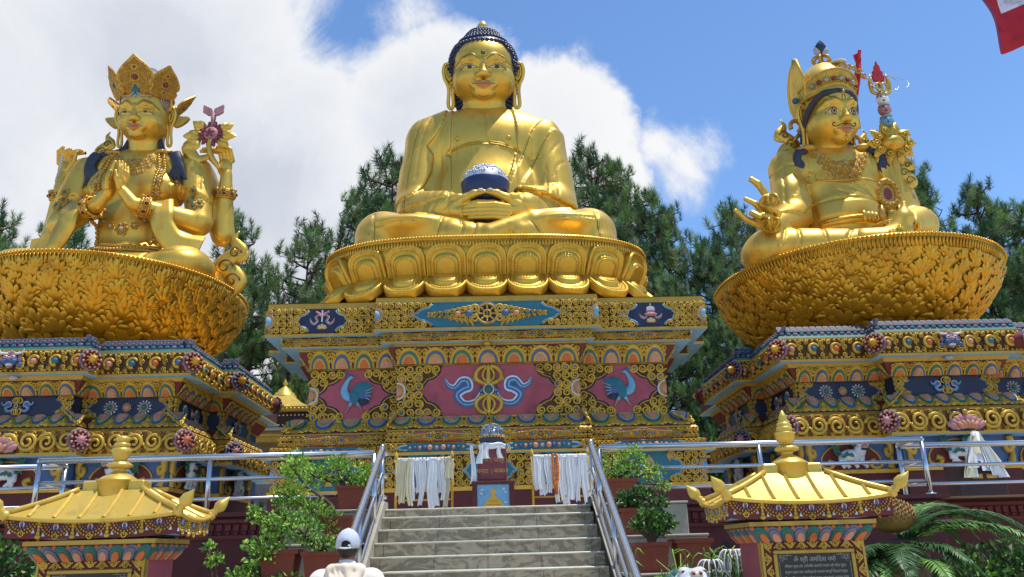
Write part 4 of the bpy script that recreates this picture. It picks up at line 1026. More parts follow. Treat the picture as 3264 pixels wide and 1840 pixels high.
    for o in [x for x in bpy.data.objects if x.parent == parent and x.name.split('.')[0] in ('head', 'eye', 'eyebrow', 'mouth', 'moustache', 'forehead_mark', 'ear') and not x.get('_h')]:
        V = np.empty(len(o.data.vertices)*3, np.float32); o.data.vertices.foreach_get('co', V); V = V.reshape(-1, 3)-C; V[:, 0] *= kx
        V = V@A_([[cos(yaw), sin(yaw), 0], [-sin(yaw), cos(yaw), 0], [0, 0, 1]]); o.data.vertices.foreach_set('co', (V+C).ravel().astype(np.float32)); o.data.update()
    return sk
def nod(parent, names, pivot, ang, kx=1.):
    """tip the pieces of a head forward about the neck"""
    pv = A_(pivot, float); Rm = A_([[1, 0, 0], [0, cos(ang), -sin(ang)], [0, sin(ang), cos(ang)]])
    for o in parent.children:
        if o.name.split('.')[0] in names:
            V = np.empty(len(o.data.vertices)*3, np.float32); o.data.vertices.foreach_get('co', V); V = (V.reshape(-1, 3)-pv)*A_([kx, 1, 1])
            o.data.vertices.foreach_set('co', (V@Rm.T+pv).ravel().astype(np.float32)); o.data.update()
def curls(parent, C, s):
    C = A_(C); m = MB(); S = SDF(C-A_([1.2, 1.3, 1.4])*s, C+A_([1.2, 1.4, 2.2])*s, .035*s)
    S.ell(C+A_([0, .14, .28])*s, A_([.93, 1.0, 1.0])*s, .05); S.ell(C+A_([0, .22, 1.08])*s, A_([.5, .52, .42])*s, .12*s)
    S.ell(C+A_([0, .35, -.4])*s, A_([.86, .72, .95])*s, .1)
    # cut the face opening
    S.ell(C+A_([0, -1.25, -.3])*s, A_([1.06, 1.3, 1.12])*s, .05*s, sub=True)
    for q in (1, -1): S.ell(C+A_([.38*q, -1.0, .1])*s, A_([.62, .95, .72])*s, .05*s, sub=True)
    V, Q = S.mesh(); m.add(V, [Q], 0, True); m.build('hair', M['hair_blue'], parent)
    b = BVHTree.FromPolygons(V.tolist(), Q.tolist()); k = MB(); r = .062*s
    for z in np.arange(-.95, 1.75, .108):
        cc = C+A_([0, .18, z])*s
        n_ = 46 if z < 1.0 else 34
        for j in range(n_):
            a = 2*pi*(j+.5*(round(z/.108) % 2))/n_
            if sin(a) > .5: continue
            p, nn, _, _ = b.ray_cast(Vector(cc+A_([cos(a), sin(a), .18 if z > .8 else .05])*2.5*s), Vector(-A_([cos(a), sin(a), .18 if z > .8 else .05])))
            if p is None: continue
            q = (A_(p)-C)/s
            if (q[0]/1.04)**2+((q[1]+1.25)/1.31)**2+((q[2]+.3)/1.12)**2 < 1.02 or ((abs(q[0])-.38)/.62)**2+((q[1]+1.)/.96)**2+((q[2]-.1)/.72)**2 < 1.02: continue
            if abs(nn.z) > .93: continue
            k.ball(A_(p), (r, r, r), 7, 5)
    k.build('hair_curls', M['hair_blue'], parent)
    j = MB(); j.lathe(A_([(.0, 1.42), (.16, 1.44), (.19, 1.5), (.15, 1.55), (.16, 1.6), (.12, 1.68), (.05, 1.76), (0, 1.79)])*s, 14, C+A_([0, .22*s, 0])); j.build('crown_jewel', M['roof_gold'], parent)
def finger(S, P, r0, r1, k=.03):
    n = len(P); S.chain([A_(p, float) for p in P], np.linspace(r0, r1, n), k)
def build_buddha():
    t = thing('buddha_statue', 'largest golden seated statue, with blue curled hair and a dark blue bowl in its hands', 'statue')
    g = M['statue_gold']
    S = SDF((-4.0, 18.55, 8.98), (4.0, 22.9, 14.4), .042)
    Y = 21.25
    S.ell((0, Y, 12.85), (1.75, .82, 1.35), .2); S.ell((0, Y-.1, 11.1), (1.6, .95, 1.7), .3); S.ell((0, Y, 13.1), (2.0, .7, .85), .25)
    S.ell((0, Y+.05, 9.9), (2.2, 1.2, .9), .3)
    for q in (1, -1):
        S.cap((.5*q, Y+.05, 13.95), (1.75*q, Y+.05, 13.3), .3, .48, .25)
        S.cap((1.82*q, Y+.05, 13.02), (2.0*q, Y-.2, 10.9), .5, .52, .2); S.cap((2.08*q, Y-.05, 12.0), (2.22*q, Y-.15, 10.0), .32, .4, .25)
        S.cap((2.0*q, Y-.45, 10.75), (1.1*q, 19.85, 10.42), .52, .42, .15); S.cap((2.0*q, Y-.4, 10.3), (1.5*q, 20.1, 10.15), .45, .42, .2)
        S.cap((1.2*q, 19.85, 10.45), (.72*q, 19.5, 10.42), .27, .2, .03)
        S.ell((2.78*q, 20.15, 9.62), (.82, 1.0, .7), .2); S.cap((1.2*q, Y, 9.8), (2.9*q, 20.2, 9.7), .85, .7, .25)
        S.cap((2.95*q, 20.0, 9.62), (.9*q, 19.35, 9.42), .62, .44, .15); S.ell((2.0*q, 19.6, 9.75), (1.2, .7, .3), .2)
        S.ell((3.0*q, 19.9, 9.25), (.62, .75, .4), .2)
    S.cap((-.9, 19.35, 9.42), (.2, 19.2, 9.3), .42, .34, .1); S.cap((.1, 19.1, 9.32), (1.25, 19.3, 9.82), .3, .26, .05); S.cap((1.25, 19.3, 9.82), (2.25, 19.5, 10.08), .26, .16, .05)
    S.cap((-.5, 19.6, 9.86), (-1.9, 19.7, 10.08), .2, .17, .06)
    for k in range(4): S.ell((2.35+.08*k, 19.42+.06*k, 10.1), (.07, .06, .06), .02); S.ell((-2.0-.08*k, 19.6+.05*k, 10.1), (.07, .06, .06), .02)
    # robe layers, hems and folds on the front
    yl = 21.6
    S.step([(-3, 14.3), (-.95, 14.3), (-1.0, 13.2), (-1.02, 12.62), (-1.16, 12.45), (-1.02, 12.3), (-.98, 11.2), (-1.05, 10.6), (-3, 10.6)], .055, yl)
    S.step([(3, 14.3), (.82, 14.3), (.95, 13.4), (.98, 12.6), (1.06, 12.46), (.92, 12.4), (.75, 11.7), (.45, 10.9), (3, 10.6)], .055, yl)
    S.step([(-3, 14.3), (-1.12, 14.2), (-1.28, 13.4), (-1.5, 13.0), (-1.72, 12.72), (-1.55, 12.45), (-1.6, 11.9), (-1.8, 11.4), (-2.1, 11.0), (-3, 10.9)], .07, yl)
    S.step([(3, 13.9), (1.75, 13.6), (1.45, 13.2), (1.15, 12.4), (.8, 11.6), (.55, 10.9), (3, 10.6)], .05, yl)
    S.step([(3, 13.3), (2.1, 13.3), (1.85, 12.9), (1.5, 12.2), (1.1, 11.4), (.9, 10.9), (3, 10.6)], .05, yl)
    S.step([(-.98, 12.52), (-.5, 12.64), (0, 12.66), (.5, 12.62), (.95, 12.5), (.95, 10.5), (-.98, 10.5)], .05, yl)
    S.groove([[(-1.9, 13.7), (-2.15, 12.6), (-2.3, 11.4), (-2.35, 10.4)], [(-1.6, 13.75), (-1.9, 12.8), (-2.05, 11.6)], [(-2.35, 12.6), (-1.95, 12.75)], [(-2.4, 11.6), (-2.0, 11.75)],
              [(-2.3, 13.2), (-1.9, 13.3)], [(2.3, 12.9), (1.9, 12.3), (1.55, 11.3)], [(2.4, 12.2), (2.1, 11.9), (1.8, 10.9)], [(1.8, 11.9), (1.8, 10.8)], [(2.1, 11.8), (2.1, 10.8)], [(1.8, 11.4), (2.1, 11.42)], [(1.35, 12.3), (1.7, 12.25)],
              [(-1.3, 13.6), (-1.35, 12.9), (-1.3, 12.3), (-1.35, 11.2)]], .03, .022, yl)
    S.groove([[(-3.0, 9.05), (-2.98, 9.6), (-3.05, 10.1)], [(-2.95, 9.66), (-1.9, 9.7)], [(-1.35, 9.0), (-1.25, 9.5), (-1.15, 9.9)], [(-.78, 9.0), (-.62, 9.4), (-.68, 9.85)], [(-.5, 9.05), (-.3, 9.4), (-.28, 9.7)], [(3.05, 9.05), (3.02, 9.6), (3.0, 10.1)],
              [(3.0, 9.78), (1.9, 9.74)], [(1.55, 9.05), (1.4, 9.45), (1.2, 9.7)], [(.9, 9.05), (.72, 9.3), (.62, 9.5)], [(1.2, 9.05), (1.0, 9.35)]], .03, .045, 20.6)
    S.groove([[(-1.45, 10.95), (-1.6, 10.6), (-2.0, 10.25)], [(-1.2, 10.85), (-1.35, 10.5), (-1.6, 10.15)], [(1.4, 10.95), (1.7, 10.6), (1.95, 10.2)], [(1.95, 10.9), (2.15, 10.6), (2.25, 10.2)]], .03, .03, 20.9)
    o, sk = organic('body', S, g, t)
    m = MB()
    for L in ([(-.96, 14.0), (-1.0, 13.2), (-1.02, 12.62), (-1.16, 12.45), (-1.02, 12.3), (-.98, 11.2)], [(.84, 14.0), (.95, 13.4), (.98, 12.6), (1.06, 12.46), (.92, 12.4), (.75, 11.7), (.5, 11.0)],
              [(-1.13, 14.0), (-1.28, 13.4), (-1.5, 13.0), (-1.72, 12.72), (-1.55, 12.45), (-1.6, 11.9), (-1.8, 11.4), (-2.1, 11.0)], [(1.72, 13.5), (1.45, 13.2), (1.15, 12.4), (.8, 11.6)], [(2.1, 13.2), (1.85, 12.9), (1.5, 12.2), (1.1, 11.4)],
              [(-1.9, 13.6), (-2.15, 12.6), (-2.3, 11.4), (-2.35, 10.5)], [(1.8, 11.9), (1.8, 10.9)], [(2.1, 11.8), (2.1, 10.9)], [(-.96, 12.48), (-.5, 12.6), (0, 12.62), (.5, 12.58), (.94, 12.46)],
              [(-3.0, 9.1), (-2.98, 9.6), (-3.05, 9.95)], [(-2.95, 9.66), (-1.9, 9.7)], [(3.05, 9.1), (3.02, 9.6), (3.0, 9.95)], [(-.78, 9.05), (-.62, 9.4), (-.68, 9.75)], [(-1.35, 9.05), (-1.25, 9.5), (-1.15, 9.8)], [(1.55, 9.1), (1.4, 9.45), (1.2, 9.65)]):
        sk.line(m, L, .008, 0, .0)
    m.build('robe_hems', M['gold_line'], t)
    m = MB()
    for dz in (0, -.045, -.09): sk.line(m, [(-.96, 12.56+dz), (-.5, 12.7+dz), (-.12, 12.73+dz)], .014, 0, .012); sk.line(m, [(.12, 12.73+dz), (.5, 12.69+dz), (.94, 12.55+dz)], .014, 0, .012)
    for x in (-.8, .72): m.ball(sk.hit(x, 12.86, 0), .075, 10, 6)
    m.build('waistband', M['petal_gold'], t)
    m = MB()
    for q in (1, -1): m.ball((.12*q, 19.2, 10.64), (.09, .05, .05), 8, 5)
    m.build('thumb_nails', M['eye_white'], t)
    S = SDF((-1.35, 18.7, 9.85), (1.35, 20.2, 11.05), .024)
    for q in (1, -1):
        S.cap((1.25*q, 19.85, 10.45), (.85*q, 19.55, 10.42), .26, .2, .03); S.ell((.62*q, 19.5, 10.36), (.36, .2, .2), .06)
        S.chain([(.85*q, 19.5, 10.52), (.55*q, 19.36, 10.68), (.3*q, 19.3, 10.79), (.07*q, 19.27, 10.83)], (.17, .12, .1, .075), .05)
    for k in range(4):
        z = 10.42-.105*k; e = (.0, .05, .03, -.1)[k]
        finger(S, [(.62-.02*k, 19.36, z), (.25, 19.16+.02*k, z-.01), (-.2, 19.16+.02*k, z-.015), (-.52-e, 19.3, z+.0)], .088, .055, .012)
        finger(S, [(-.6, 19.42, z+.1), (-.2, 19.3+.03*k, z+.13), (.2, 19.32+.03*k, z+.13), (.45, 19.4, z+.12)], .075, .06, .012)
    o_, _ = organic('hands', S, g, t); o_.location = (0, .02, -.2)
    sk2 = head(t, (0, Y+.02, 15.36), 1.0, 'buddha'); curls(t, (0, Y+.02, 15.36), 1.0)
    nod(t, ('head', 'eye', 'eyebrow', 'mouth', 'moustache', 'forehead_mark', 'ear', 'hair', 'hair_curls', 'crown_jewel'), (0, Y+.1, 14.5), radians(13), 1.1); nod(t, ('body', 'robe_hems', 'waistband'), (0, Y, 12), 0., .955)
    b = MB(); b.lathe([(0, 10.45), (.42, 10.47), (.54, 10.6), (.62, 10.85), (.665, 11.12), (.655, 11.14), (.6, 11.14)], 28, (0, 19.9, 0)); b.build('offering_bowl', M['bowl_blue'], t)
    b = MB(); rr = random.Random(3); b.lathe([(.64, 11.12), (.62, 11.24), (.54, 11.38), (.4, 11.52), (.2, 11.62), (0, 11.65)], 24, (0, 19.9, 0))
    for k in range(230):
        a, q = rr.random()*2*pi, sqrt(rr.random())*.62; z = np.interp(q, [0, .2, .4, .54, .62, .64], [11.65, 11.62, 11.52, 11.38, 11.24, 11.12]); b.ball((q*cos(a), 19.9+q*sin(a), z), .035, 6, 4)
    b.build('heaped_rice', M['silver_rice'], t)
build_buddha()
# ================================================================ four-armed praying statue and moustached statue
def onskin(sk, x, z, off=0.):
    p, n, _, _ = sk.b.ray_cast(Vector((x, sk.y0, z)), Vector((0, 1, 0)))
    if p is None: return None
    n = A_(n); ey = A_([0, 0, 1.])-n*n[2]; ey /= np.linalg.norm(ey); return Fr(A_(p)+n*off, np.cross(ey, n), ey, n)
def beads(mb, pts, r, gap, m=0, sk=None, off=0.):
    P = smooth(pts, 8); W = A_([sk.hit(x, z, off) for x, z in P]) if sk else A_(P)
    L = np.r_[0, np.cumsum(np.linalg.norm(np.diff(W, axis=0), axis=1))]
    for s in np.arange(0, L[-1], gap): mb.ball([np.interp(s, L, W[:, i]) for i in range(3)], r, 8, 5, m)
def gilt(mb, sk, pts, rad, rnd, gold=0, gem=1):
    """jewelled florets laid on a sculpted surface at (x,z) points"""
    for (x, z) in pts:
        f = onskin(sk, x, z)
        if f is None: continue
        for k in range(6): stamp(mb, f, SPIR, cos(k*1.05)*rad*.55, sin(k*1.05)*rad*.55, rad*.62, k*1.05, k % 2 == 0, gold, hs=rad*.7)
        stamp(mb, f, DOME, 0, 0, rad*.34, m=gem, h=rad*.1)
def bracelet(mb, a, b, r, w, gold=0, gem=1):
    """ring of scrollwork round a limb running from a to b, radius r"""
    a, b = A_(a, float), A_(b, float); d = (b-a)/np.linalg.norm(b-a); u = np.cross(d, (0, 0, 1.)); u /= np.linalg.norm(u); v = np.cross(d, u); c = (a+b)/2
    th = np.arange(16)*2*pi/16
    for s in (-w/2, w/2): mb.tube([c+d*s+(u*cos(x)+v*sin(x))*r for x in th], .04, 6, gold, closed=True)
    for i, x in enumerate(th):
        n = u*cos(x)+v*sin(x); f = Fr(c+n*(r+.0), np.cross(d, n), d, n); stamp(mb, f, SPIR, 0, 0, w*.8, i, i % 2 == 0, gold, hs=.2)
        if i % 2 == 0: mb.ball(c+n*(r+.06), .05, 6, 4, gem); mb.ball(c+d*w*.6+n*(r+.03), .055, 6, 4, gold)
def sash(name, parent, pts, wid, up, m, thick=.03, k=6):
    """cloth strip: centre line, half-width vectors"""
    P = smooth(pts, k); U = smooth(up, k); w = np.interp(np.linspace(0, 1, len(P)), np.linspace(0, 1, len(wid)), wid)
    U = U/np.linalg.norm(U, axis=1)[:, None]; T = np.gradient(P, axis=0); T /= np.linalg.norm(T, axis=1)[:, None]; Nn = np.cross(T, U); mb = MB()
    G = [P+U*(w*q)[:, None]+Nn*(thick*h)[:, None]*np.ones((len(P), 1)) if 0 else P+U*(w*q)[:, None]+Nn*thick*h for q, h in ((-1, 1), (-.5, 1.6), (0, .9), (.5, 1.6), (1, 1), (1, -1), (0, -1.4), (-1, -1))]
    mb.sheet(np.stack(G, 1), 0, wrap=True)
    return mb.build(name, m, parent)
def flame_scroll(name, parent, O, H, q, m, tilt=0., fr=None):
    """upright curling ribbon-end like a flame; O base, H height, q side it curls to"""
    fr = fr or Fr(O, (q*cos(tilt), sin(tilt), 0), (0, 0, 1), (sin(tilt)*q*-1 if 0 else 0, -1, 0))
    mb = MB()
    def blob(P, R):
        P = smooth(P, 6)*H; n = len(P); mb.tube(fr.pt(P[:, 0], P[:, 1], 0), np.interp(np.linspace(0, 1, n), np.linspace(0, 1, len(R)), R)*H, 10, flat=.4, up=fr.n)
    blob([(0, 0), (.12, .14), (.05, .3), (-.1, .42), (.0, .56), (.14, .66), (.08, .78), (.04, .88), (.1, 1.0)], [.1, .16, .16, .15, .13, .13, .09, .05, .01])
    blob([(-.02, .1), (-.16, .2), (-.14, .34)], [.06, .12, .1]); blob([(.1, .52), (.2, .58), (.17, .7)], [.06, .09, .07])
    for x, y, r in ((.06, .17, .13), (-.06, .4, .13), (.08, .62, .1)):
        t = np.linspace(0, 1, 18); a = t*7; rr = r*(1-.75*t)
        mb.tube(fr.pt((x+rr*np.cos(a))*H, (y+rr*np.sin(a))*H, .065*H), .012*H, 5, 1)
    return mb.build(name, [m, M['gold_line']], parent)
def crown_leaf(name, parent, O, az, s, tilt, gem, yaw_c):
    n = A_([cos(az), sin(az), 0.]); ex = A_([-sin(az), cos(az), 0.]); ey = A_([n[0]*sin(tilt), n[1]*sin(tilt), cos(tilt)]); nn = np.cross(ex, ey)
    f = Fr(O, ex, ey, nn); mb = MB()
    half = smooth([(.0, 0), (.38, .02), (.5, .2), (.45, .3), (.54, .42), (.49, .62), (.32, .86), (.12, 1.05), (.0, 1.18)], 5)*s
    P = np.vstack([half, half[::-1][1:-1]*A_([-1, 1])]); mb.prism(P, f, -.05*s, .02*s, 0)
    mb.tube(f.pt(P[:, 0], P[:, 1], .0), .028*s, 5, 0, closed=True)
    rnd = random.Random(int(az*50))
    for i in range(15):
        for j in range(16):
            x, y = (i-7)*.07*s, (j+.7)*.07*s; w = np.interp(y/s, [0, .2, .42, .62, .84, 1.0, 1.1], [.36, .46, .5, .45, .3, .1, 0])*s
            if abs(x) < w-.02*s and math.hypot(x, y-.46*s) > .15*s: stamp(mb, f, SPIR, x, y, .085*s, rnd.random()*6, rnd.random() < .5, 0, h=.015*s, hs=.16*s)
    for y, r, g in ((.46, .085, gem), (.18, .05, 2 if gem == 1 else 1), (.78, .05, gem)):
        t = np.arange(14)*2*pi/14; mb.tube(f.pt(r*1.55*s*np.cos(t), y*s+r*1.55*s*np.sin(t), .04*s), .025*s, 5, 0, closed=True); mb.ball(f.pt(0, y*s, .03*s), r*s, 10, 6, g)
    return mb.build(name, [M['jewel_gold'], M['copper_red'], M['green']], parent)
def hair_lock(parent, base, q, H):
    mb = MB(); b = A_(base, float)
    for k, (dx, dz, w) in enumerate(((-.1, -1.0, .16), (.12, -.95, .15), (.3, -.8, .13), (.02, -.7, .17))):
        P = smooth([(0, 0, .05), (q*.12, -.05, -.12), (q*.22+dx*.3, -.06, -.4), (q*.1+dx, -.03, -.72), (q*(.25)+dx*1.3, 0, dz)], 5)*H
        n = len(P); mb.tube(P+b, np.interp(np.linspace(0, 1, n), [0, .3, .7, 1], [w*.9, w, w*.6, .01])*H, 8, flat=.55, up=(0, -1, 0))
    return mb.build('hair_lock', M['hair_dark'], parent)
def build_lady():
    t = thing('praying_statue', 'golden four-armed statue with a pointed leaf crown and palms pressed together', 'statue')
    g = M['statue_gold']; ox, oy = -10.4, 22.35; o3 = A_([ox, oy, 0]); p = lambda x, y, z: (ox+x, oy+y, z)
    S = SDF((ox-3.9, oy-2.5, 8.95), (ox+3.5, oy+1.3, 14.0), .042)
    S.ell(p(0, 0, 12.4), (1.35, .75, 1.15), .2); S.ell(p(0, -.1, 11.0), (1.0, .72, 1.3), .25); S.ell(p(0, 0, 9.8), (1.5, 1.0, .75), .25); S.ell(p(0, 0, 12.85), (1.6, .6, .6), .2)
    for q in (1, -1):
        S.ell(p(.62*q, -.45, 12.15), (.62, .42, .5), .2); S.cap(p(.4*q, .05, 13.45), p(1.35*q, .05, 13.0), .25, .38, .2)
        S.cap(p(1.62*q, 0, 12.85), p(2.0*q, -.35, 11.1), .44, .36, .12); S.cap(p(2.0*q, -.35, 11.0), p(.5*q, -1.35, 11.22), .36, .2, .08)
        S.cap(p(1.7*q, .25, 12.7), p(2.5*q, .3, 10.9), .42, .33, .1); S.cap(p(2.5*q, .3, 10.9), p(2.55*q if q > 0 else -2.35, .0, 12.4), .33, .2, .08)
        kn = 1.92 if q > 0 else 2.5; S.ell(p(kn*q, -.9, 9.4), (.82, .95, .62), .2); S.cap(p(.8*q, .1, 9.6), p((kn-.1)*q, -.8, 9.45), .75, .6, .2)
        S.cap(p((kn+.05)*q, -1.1, 9.35), p(-.3*q, -1.75, 9.2), .5, .34, .12)
    S.cap(p(-3.3, -.9, 9.2), p(-1.0, -1.2, 9.3), .42, .5, .2)
    S.step([(ox-2.2, 13.6), (ox-.75, 13.5), (ox-.95, 12.9), (ox-1.15, 12.3), (ox-1.0, 11.9), (ox-1.1, 11.3), (ox-1.6, 11.9), (ox-2.3, 11.7)], .06, oy+.4)
    S.step([(ox+2.2, 13.6), (ox+.75, 13.5), (ox+.95, 12.9), (ox+1.15, 12.5), (ox+1.3, 12.3), (ox+1.15, 12.1), (ox+1.2, 11.4), (ox+1.5, 12.1), (ox+2.3, 11.7)], .06, oy+.4)
    S.groove([[(ox+.9, 9.0), (ox+1.1, 9.5), (ox+1.2, 9.9)], [(ox+1.2, 9.8), (ox+1.8, 9.65), (ox+2.4, 9.85)], [(ox-1.2, 9.1), (ox-1.1, 9.7)], [(ox-1.8, 9.1), (ox-1.75, 9.7)], [(ox+1.9, 12.9), (ox+2.0, 12.0)], [(ox-.1, 12.5), (ox-.05, 11.9)]], .03, .04, oy-.2)
    _, sk = organic('body', S, g, t)
    D_ = -.28; S = SDF((ox-.75, oy-1.95, 10.85), (ox+.75, oy-.95, 12.8), .024)   # praying hands
    for q in (1, -1):
        S.cap(p(.5*q, -1.35, 11.5+D_), p(.22*q, -1.42, 11.85+D_), .2, .15, .05); S.ell(p(.14*q, -1.42, 12.05+D_), (.1, .22, .34), .06)
        for k in range(4): finger(S, [p((.12+.015*k)*q, -1.6+.115*k, 12.2+D_), p((.1+.03*k)*q, -1.6+.115*k, 12.5+D_), p((.06+.03*k)*q, -1.58+.115*k, 12.78+D_-.05*abs(k-1.3))], .066, .045, .012)
        finger(S, [p(.16*q, -1.6, 11.9+D_), p(.12*q, -1.74, 12.15+D_), p(.07*q, -1.74, 12.35+D_)], .075, .05, .02)
    organic('praying_hands', S, g, t)
    for q in (1, -1):                                                             # raised hands
        hx = 2.55*q if q > 0 else -2.35; S = SDF(p(hx-.75, -.75, 12.2), p(hx+.75, .55, 14.2), .026)
        S.cap(p(hx, 0, 12.3), p(hx, -.02, 12.75), .2, .17, .05); S.ell(p(hx-.06*q, -.05, 13.0), (.22, .13, .32), .06)
        for k in range(4):
            bx = hx+q*(.16-.11*k)
            finger(S, [p(bx, -.05, 13.2), p(bx-q*.04, -.16-.05*(3-k)*.5, 13.5-.02*k), p(bx-q*(.2+.1*k), -.3, 13.62-.07*k), p(bx-q*(.38+.1*k), -.38, 13.55+.1*(1-k))][:(3 if k < 2 else 4)], .07, .045, .02)
        finger(S, [p(hx-q*.2, -.12, 12.95), p(hx-q*.42, -.3, 13.15), p(hx-q*.5, -.38, 13.4)], .08, .05, .02)
        organic('raised_hand', S, g, t)
    hc = (ox, oy+.0, 14.68); head(t, hc, .88, 'lady', .86)
    # crown
    m = MB(); th = np.arange(28)*2*pi/28; cz = hc[2]+.58
    for r, z in ((.06, 0), (.05, .1)): m.tube([(ox+.66*cos(a), oy+.06+.76*sin(a), cz+z+.02) for a in th], r, 7, 0, closed=True)
    m.lathe([(.6, 0), (.62, .4), (.5, .7), (.3, .9), (.2, 1.0), (0, 1.05)], 20, (ox, oy+.12, cz), 1)
    for q in (1, -1): m.tube([(ox+.66*q, oy-.1, cz), (ox+.7*q, oy, cz-.3), (ox+.7*q, oy+.05, cz-.6)], .05, 7, 0)
    m.ball((ox, oy-.74, cz+.05), .11, 10, 6, 2); m.build('crown_band', [M['jewel_gold'], M['hair_dark'], M['teal']], t)
    for k, a in enumerate((-90, -145, -35, -195, 15)):
        a = radians(a); s = (.92, .84, .84, .74, .74)[k]
        crown_leaf('crown_leaf', t, (ox+.68*cos(a), oy+.06+.78*sin(a), cz-(0, .08, .08, .42, .42)[k]), a, s, radians((14, 20, 20, 42, 42)[k]), 1 if k % 2 == 0 else 2, 0)
    m = MB()
    for q in (1, -1):
        for k in range(5): m.tube([(ox+.56*q+.02*q*k, oy-.42+.06*k, cz-.02), (ox+.57*q+.025*q*k, oy-.42+.07*k, cz-.2), (ox+.62*q+.01*q*k, oy-.25+.06*k, cz-.45)], .013, 5)
        m.tube([(ox+.02*q, oy-.78, cz-.02), (ox+.15*q, oy-.78, cz-.16), (ox+.4*q, oy-.68, cz-.12)], .022, 5)
        m.build('forehead_tassels', M['plaster_grey'], t); m = MB()
    m = MB()
    for q in (1, -1):
        f = Fr((ox+.72*q, oy-.15, hc[2]-.1), (q*.8, .1, 0), (0, 0, 1), (0, -1, 0))
        P = smooth([(0, -.1), (.25, -.25), (.55, -.1), (.7, .1), (.4, .12), (.05, .12)], 5); m.prism(P[::q], f, -.05, .05, 0)
        m.lathe([(.0, -.1), (.2, -.08), (.3, 0), (.3, .05), (.0, .08)], 14, (ox+.75*q, oy-.25, 13.32))
        for k in range(8): m.ball((ox+.75*q+.27*cos(k*.785), oy-.25+.27*sin(k*.785), 13.32), .06, 6, 4)
        m.build('earring', M['jewel_gold'], t); m = MB()
    for q in (1, -1): hair_lock(t, (ox+1.15*q, oy-.52, 13.18), q*.6, 1.05)
    for q in (1, -1):
        m = MB(); P = smooth([(.45*q, -.1, 13.9), (.6*q, -.15, 13.55), (.95*q, -.4, 13.3), (1.2*q, -.5, 13.15)], 5)+o3; m.tube(P, .09, 8); m.build('hair_tress', M['hair_dark'], t)
    nod(t, ('head', 'eye', 'eyebrow', 'mouth', 'moustache', 'forehead_mark', 'ear', 'crown_band', 'crown_leaf', 'forehead_tassels'), (ox, oy+.1, 13.7), radians(12), 1.1)
    # necklace, garland, belt
    rnd = random.Random(2); m = MB()
    pts = [(ox+x, 13.18-.3*(1-(x/.75)**2)-.13*j) for j in range(4) for x in np.linspace(-.75+.13*j, .75-.13*j, 9-j)]
    gilt(m, sk, pts, .11, rnd, 0, 0); gilt(m, sk, [(ox-.45, 13.08), (ox+.45, 13.08), (ox, 12.9)], .13, rnd, 0, 1)
    m.build('necklace', [M['jewel_gold'], M['green']], t)
    m = MB()
    for q in (1, -1):
        for e in (-.07, .07): beads(m, [(ox+(.7+e)*q, 13.3), (ox+(.85+e)*q, 12.7), (ox+(.86+e)*q, 12.2), (ox+(.78+e)*q, 11.7)], .055, .1, 0, sk, .03)
        gilt(m, sk, [(ox+.86*q, 12.55), (ox+.88*q, 12.2), (ox+.84*q, 11.85)], .17, rnd)
        beads(m, [(ox+.8*q, 11.6), (ox+.82*q, 10.9), (ox+.75*q, 10.3)], .06, .13, 0, sk, .03)
        m.build('bead_garland', [M['jewel_gold'], M['plaster_grey']], t); m = MB()
    m = MB(); gilt(m, sk, [(ox+x, 10.72+.5*abs(x/.8)**2) for x in (-.8, -.58, -.34, .34, .58, .8)], .14, rnd); gilt(m, sk, [(ox, 10.7)], .22, rnd)
    beads(m, [(ox-.8, 10.1), (ox-.2, 10.0), (ox+.5, 10.05), (ox+.9, 10.0)], .05, .09, 0, sk, .04); gilt(m, sk, [(ox-.55, 9.6), (ox-.6, 9.85), (ox-.45, 9.45)], .14, rnd)
    for dz in (.1, -.02): sk.line(m, [(ox-.6, 10.12+dz), (ox, 10.02+dz), (ox+.9, 10.0+dz), (ox+1.3, 9.86+dz)], .05, 0, .03)
    m.build('belt', [M['jewel_gold'], M['plaster_grey']], t)
    for q in (1, -1):
        m = MB(); bracelet(m, p(.85*q, -1.12, 11.17), p(.62*q, -1.27, 11.21), .29, .2); m.build('bracelet', [M['jewel_gold'], M['dark_red']], t)
        m = MB(); bracelet(m, p(2.54*q if q > 0 else -2.38, .08, 12.0), p(2.55*q if q > 0 else -2.36, .02, 12.25), .26, .22); m.build('bracelet', [M['jewel_gold'], M['dark_red']], t)
        m = MB(); gilt(m, sk, [(ox+1.85*q, 11.95), (ox+1.87*q, 11.72), (ox+1.72*q, 11.6), (ox+2.05*q, 11.55), (ox+1.9*q, 11.45)], .17, rnd, 0, 1); m.build('armlet', [M['jewel_gold'], M['green']], t)
    for q in (1, -1):
        sash('scarf', t, A_([(1.15*q, -1.0, 11.45), (1.3*q, -1.25, 11.0), (1.35*q, -1.25, 10.6), (1.7*q, -1.15, 10.12), (2.35*q, -1.0, 10.0)])+o3, [.3, .3, .3, .34, .4], [(q, .3, .3), (q, .2, .2), (q, .2, .5), (q*.6, .2, 1), (.2*q, .3, 1)], g)
    # flower held in the raised left hand
    f = Fr(p(2.15, -.45, 13.9), (1, 0, 0), (0, 0, 1), (-.25, -1, .0)); m = MB()
    for k in range(14): stamp(m, f, LOBE, cos(k*.449)*.15, sin(k*.449)*.15, .3, k*.449-pi/2, m=0, hs=.3)
    m.ball(f.pt(0, 0, .05), (.22, .08, .22), 14, 8, 1)
    for k in range(5): stamp(m, f, LOBE, 0, 0, .17, k*1.257, m=0, h=.12, hs=.2)
    for q in (1, -1): m.prism([(0, .62), (.05*q, .85), (.3*q, .98), (.3*q, .72), (.15*q, .62)][::q], f, 0, .06, 1)
    m.tube(f.pt(0, A_([.2, .7]), 0), [.05, .09], 6, 1); m.build('lotus_flower', [M['copper_red'], M['pink']], t)
    m = MB()
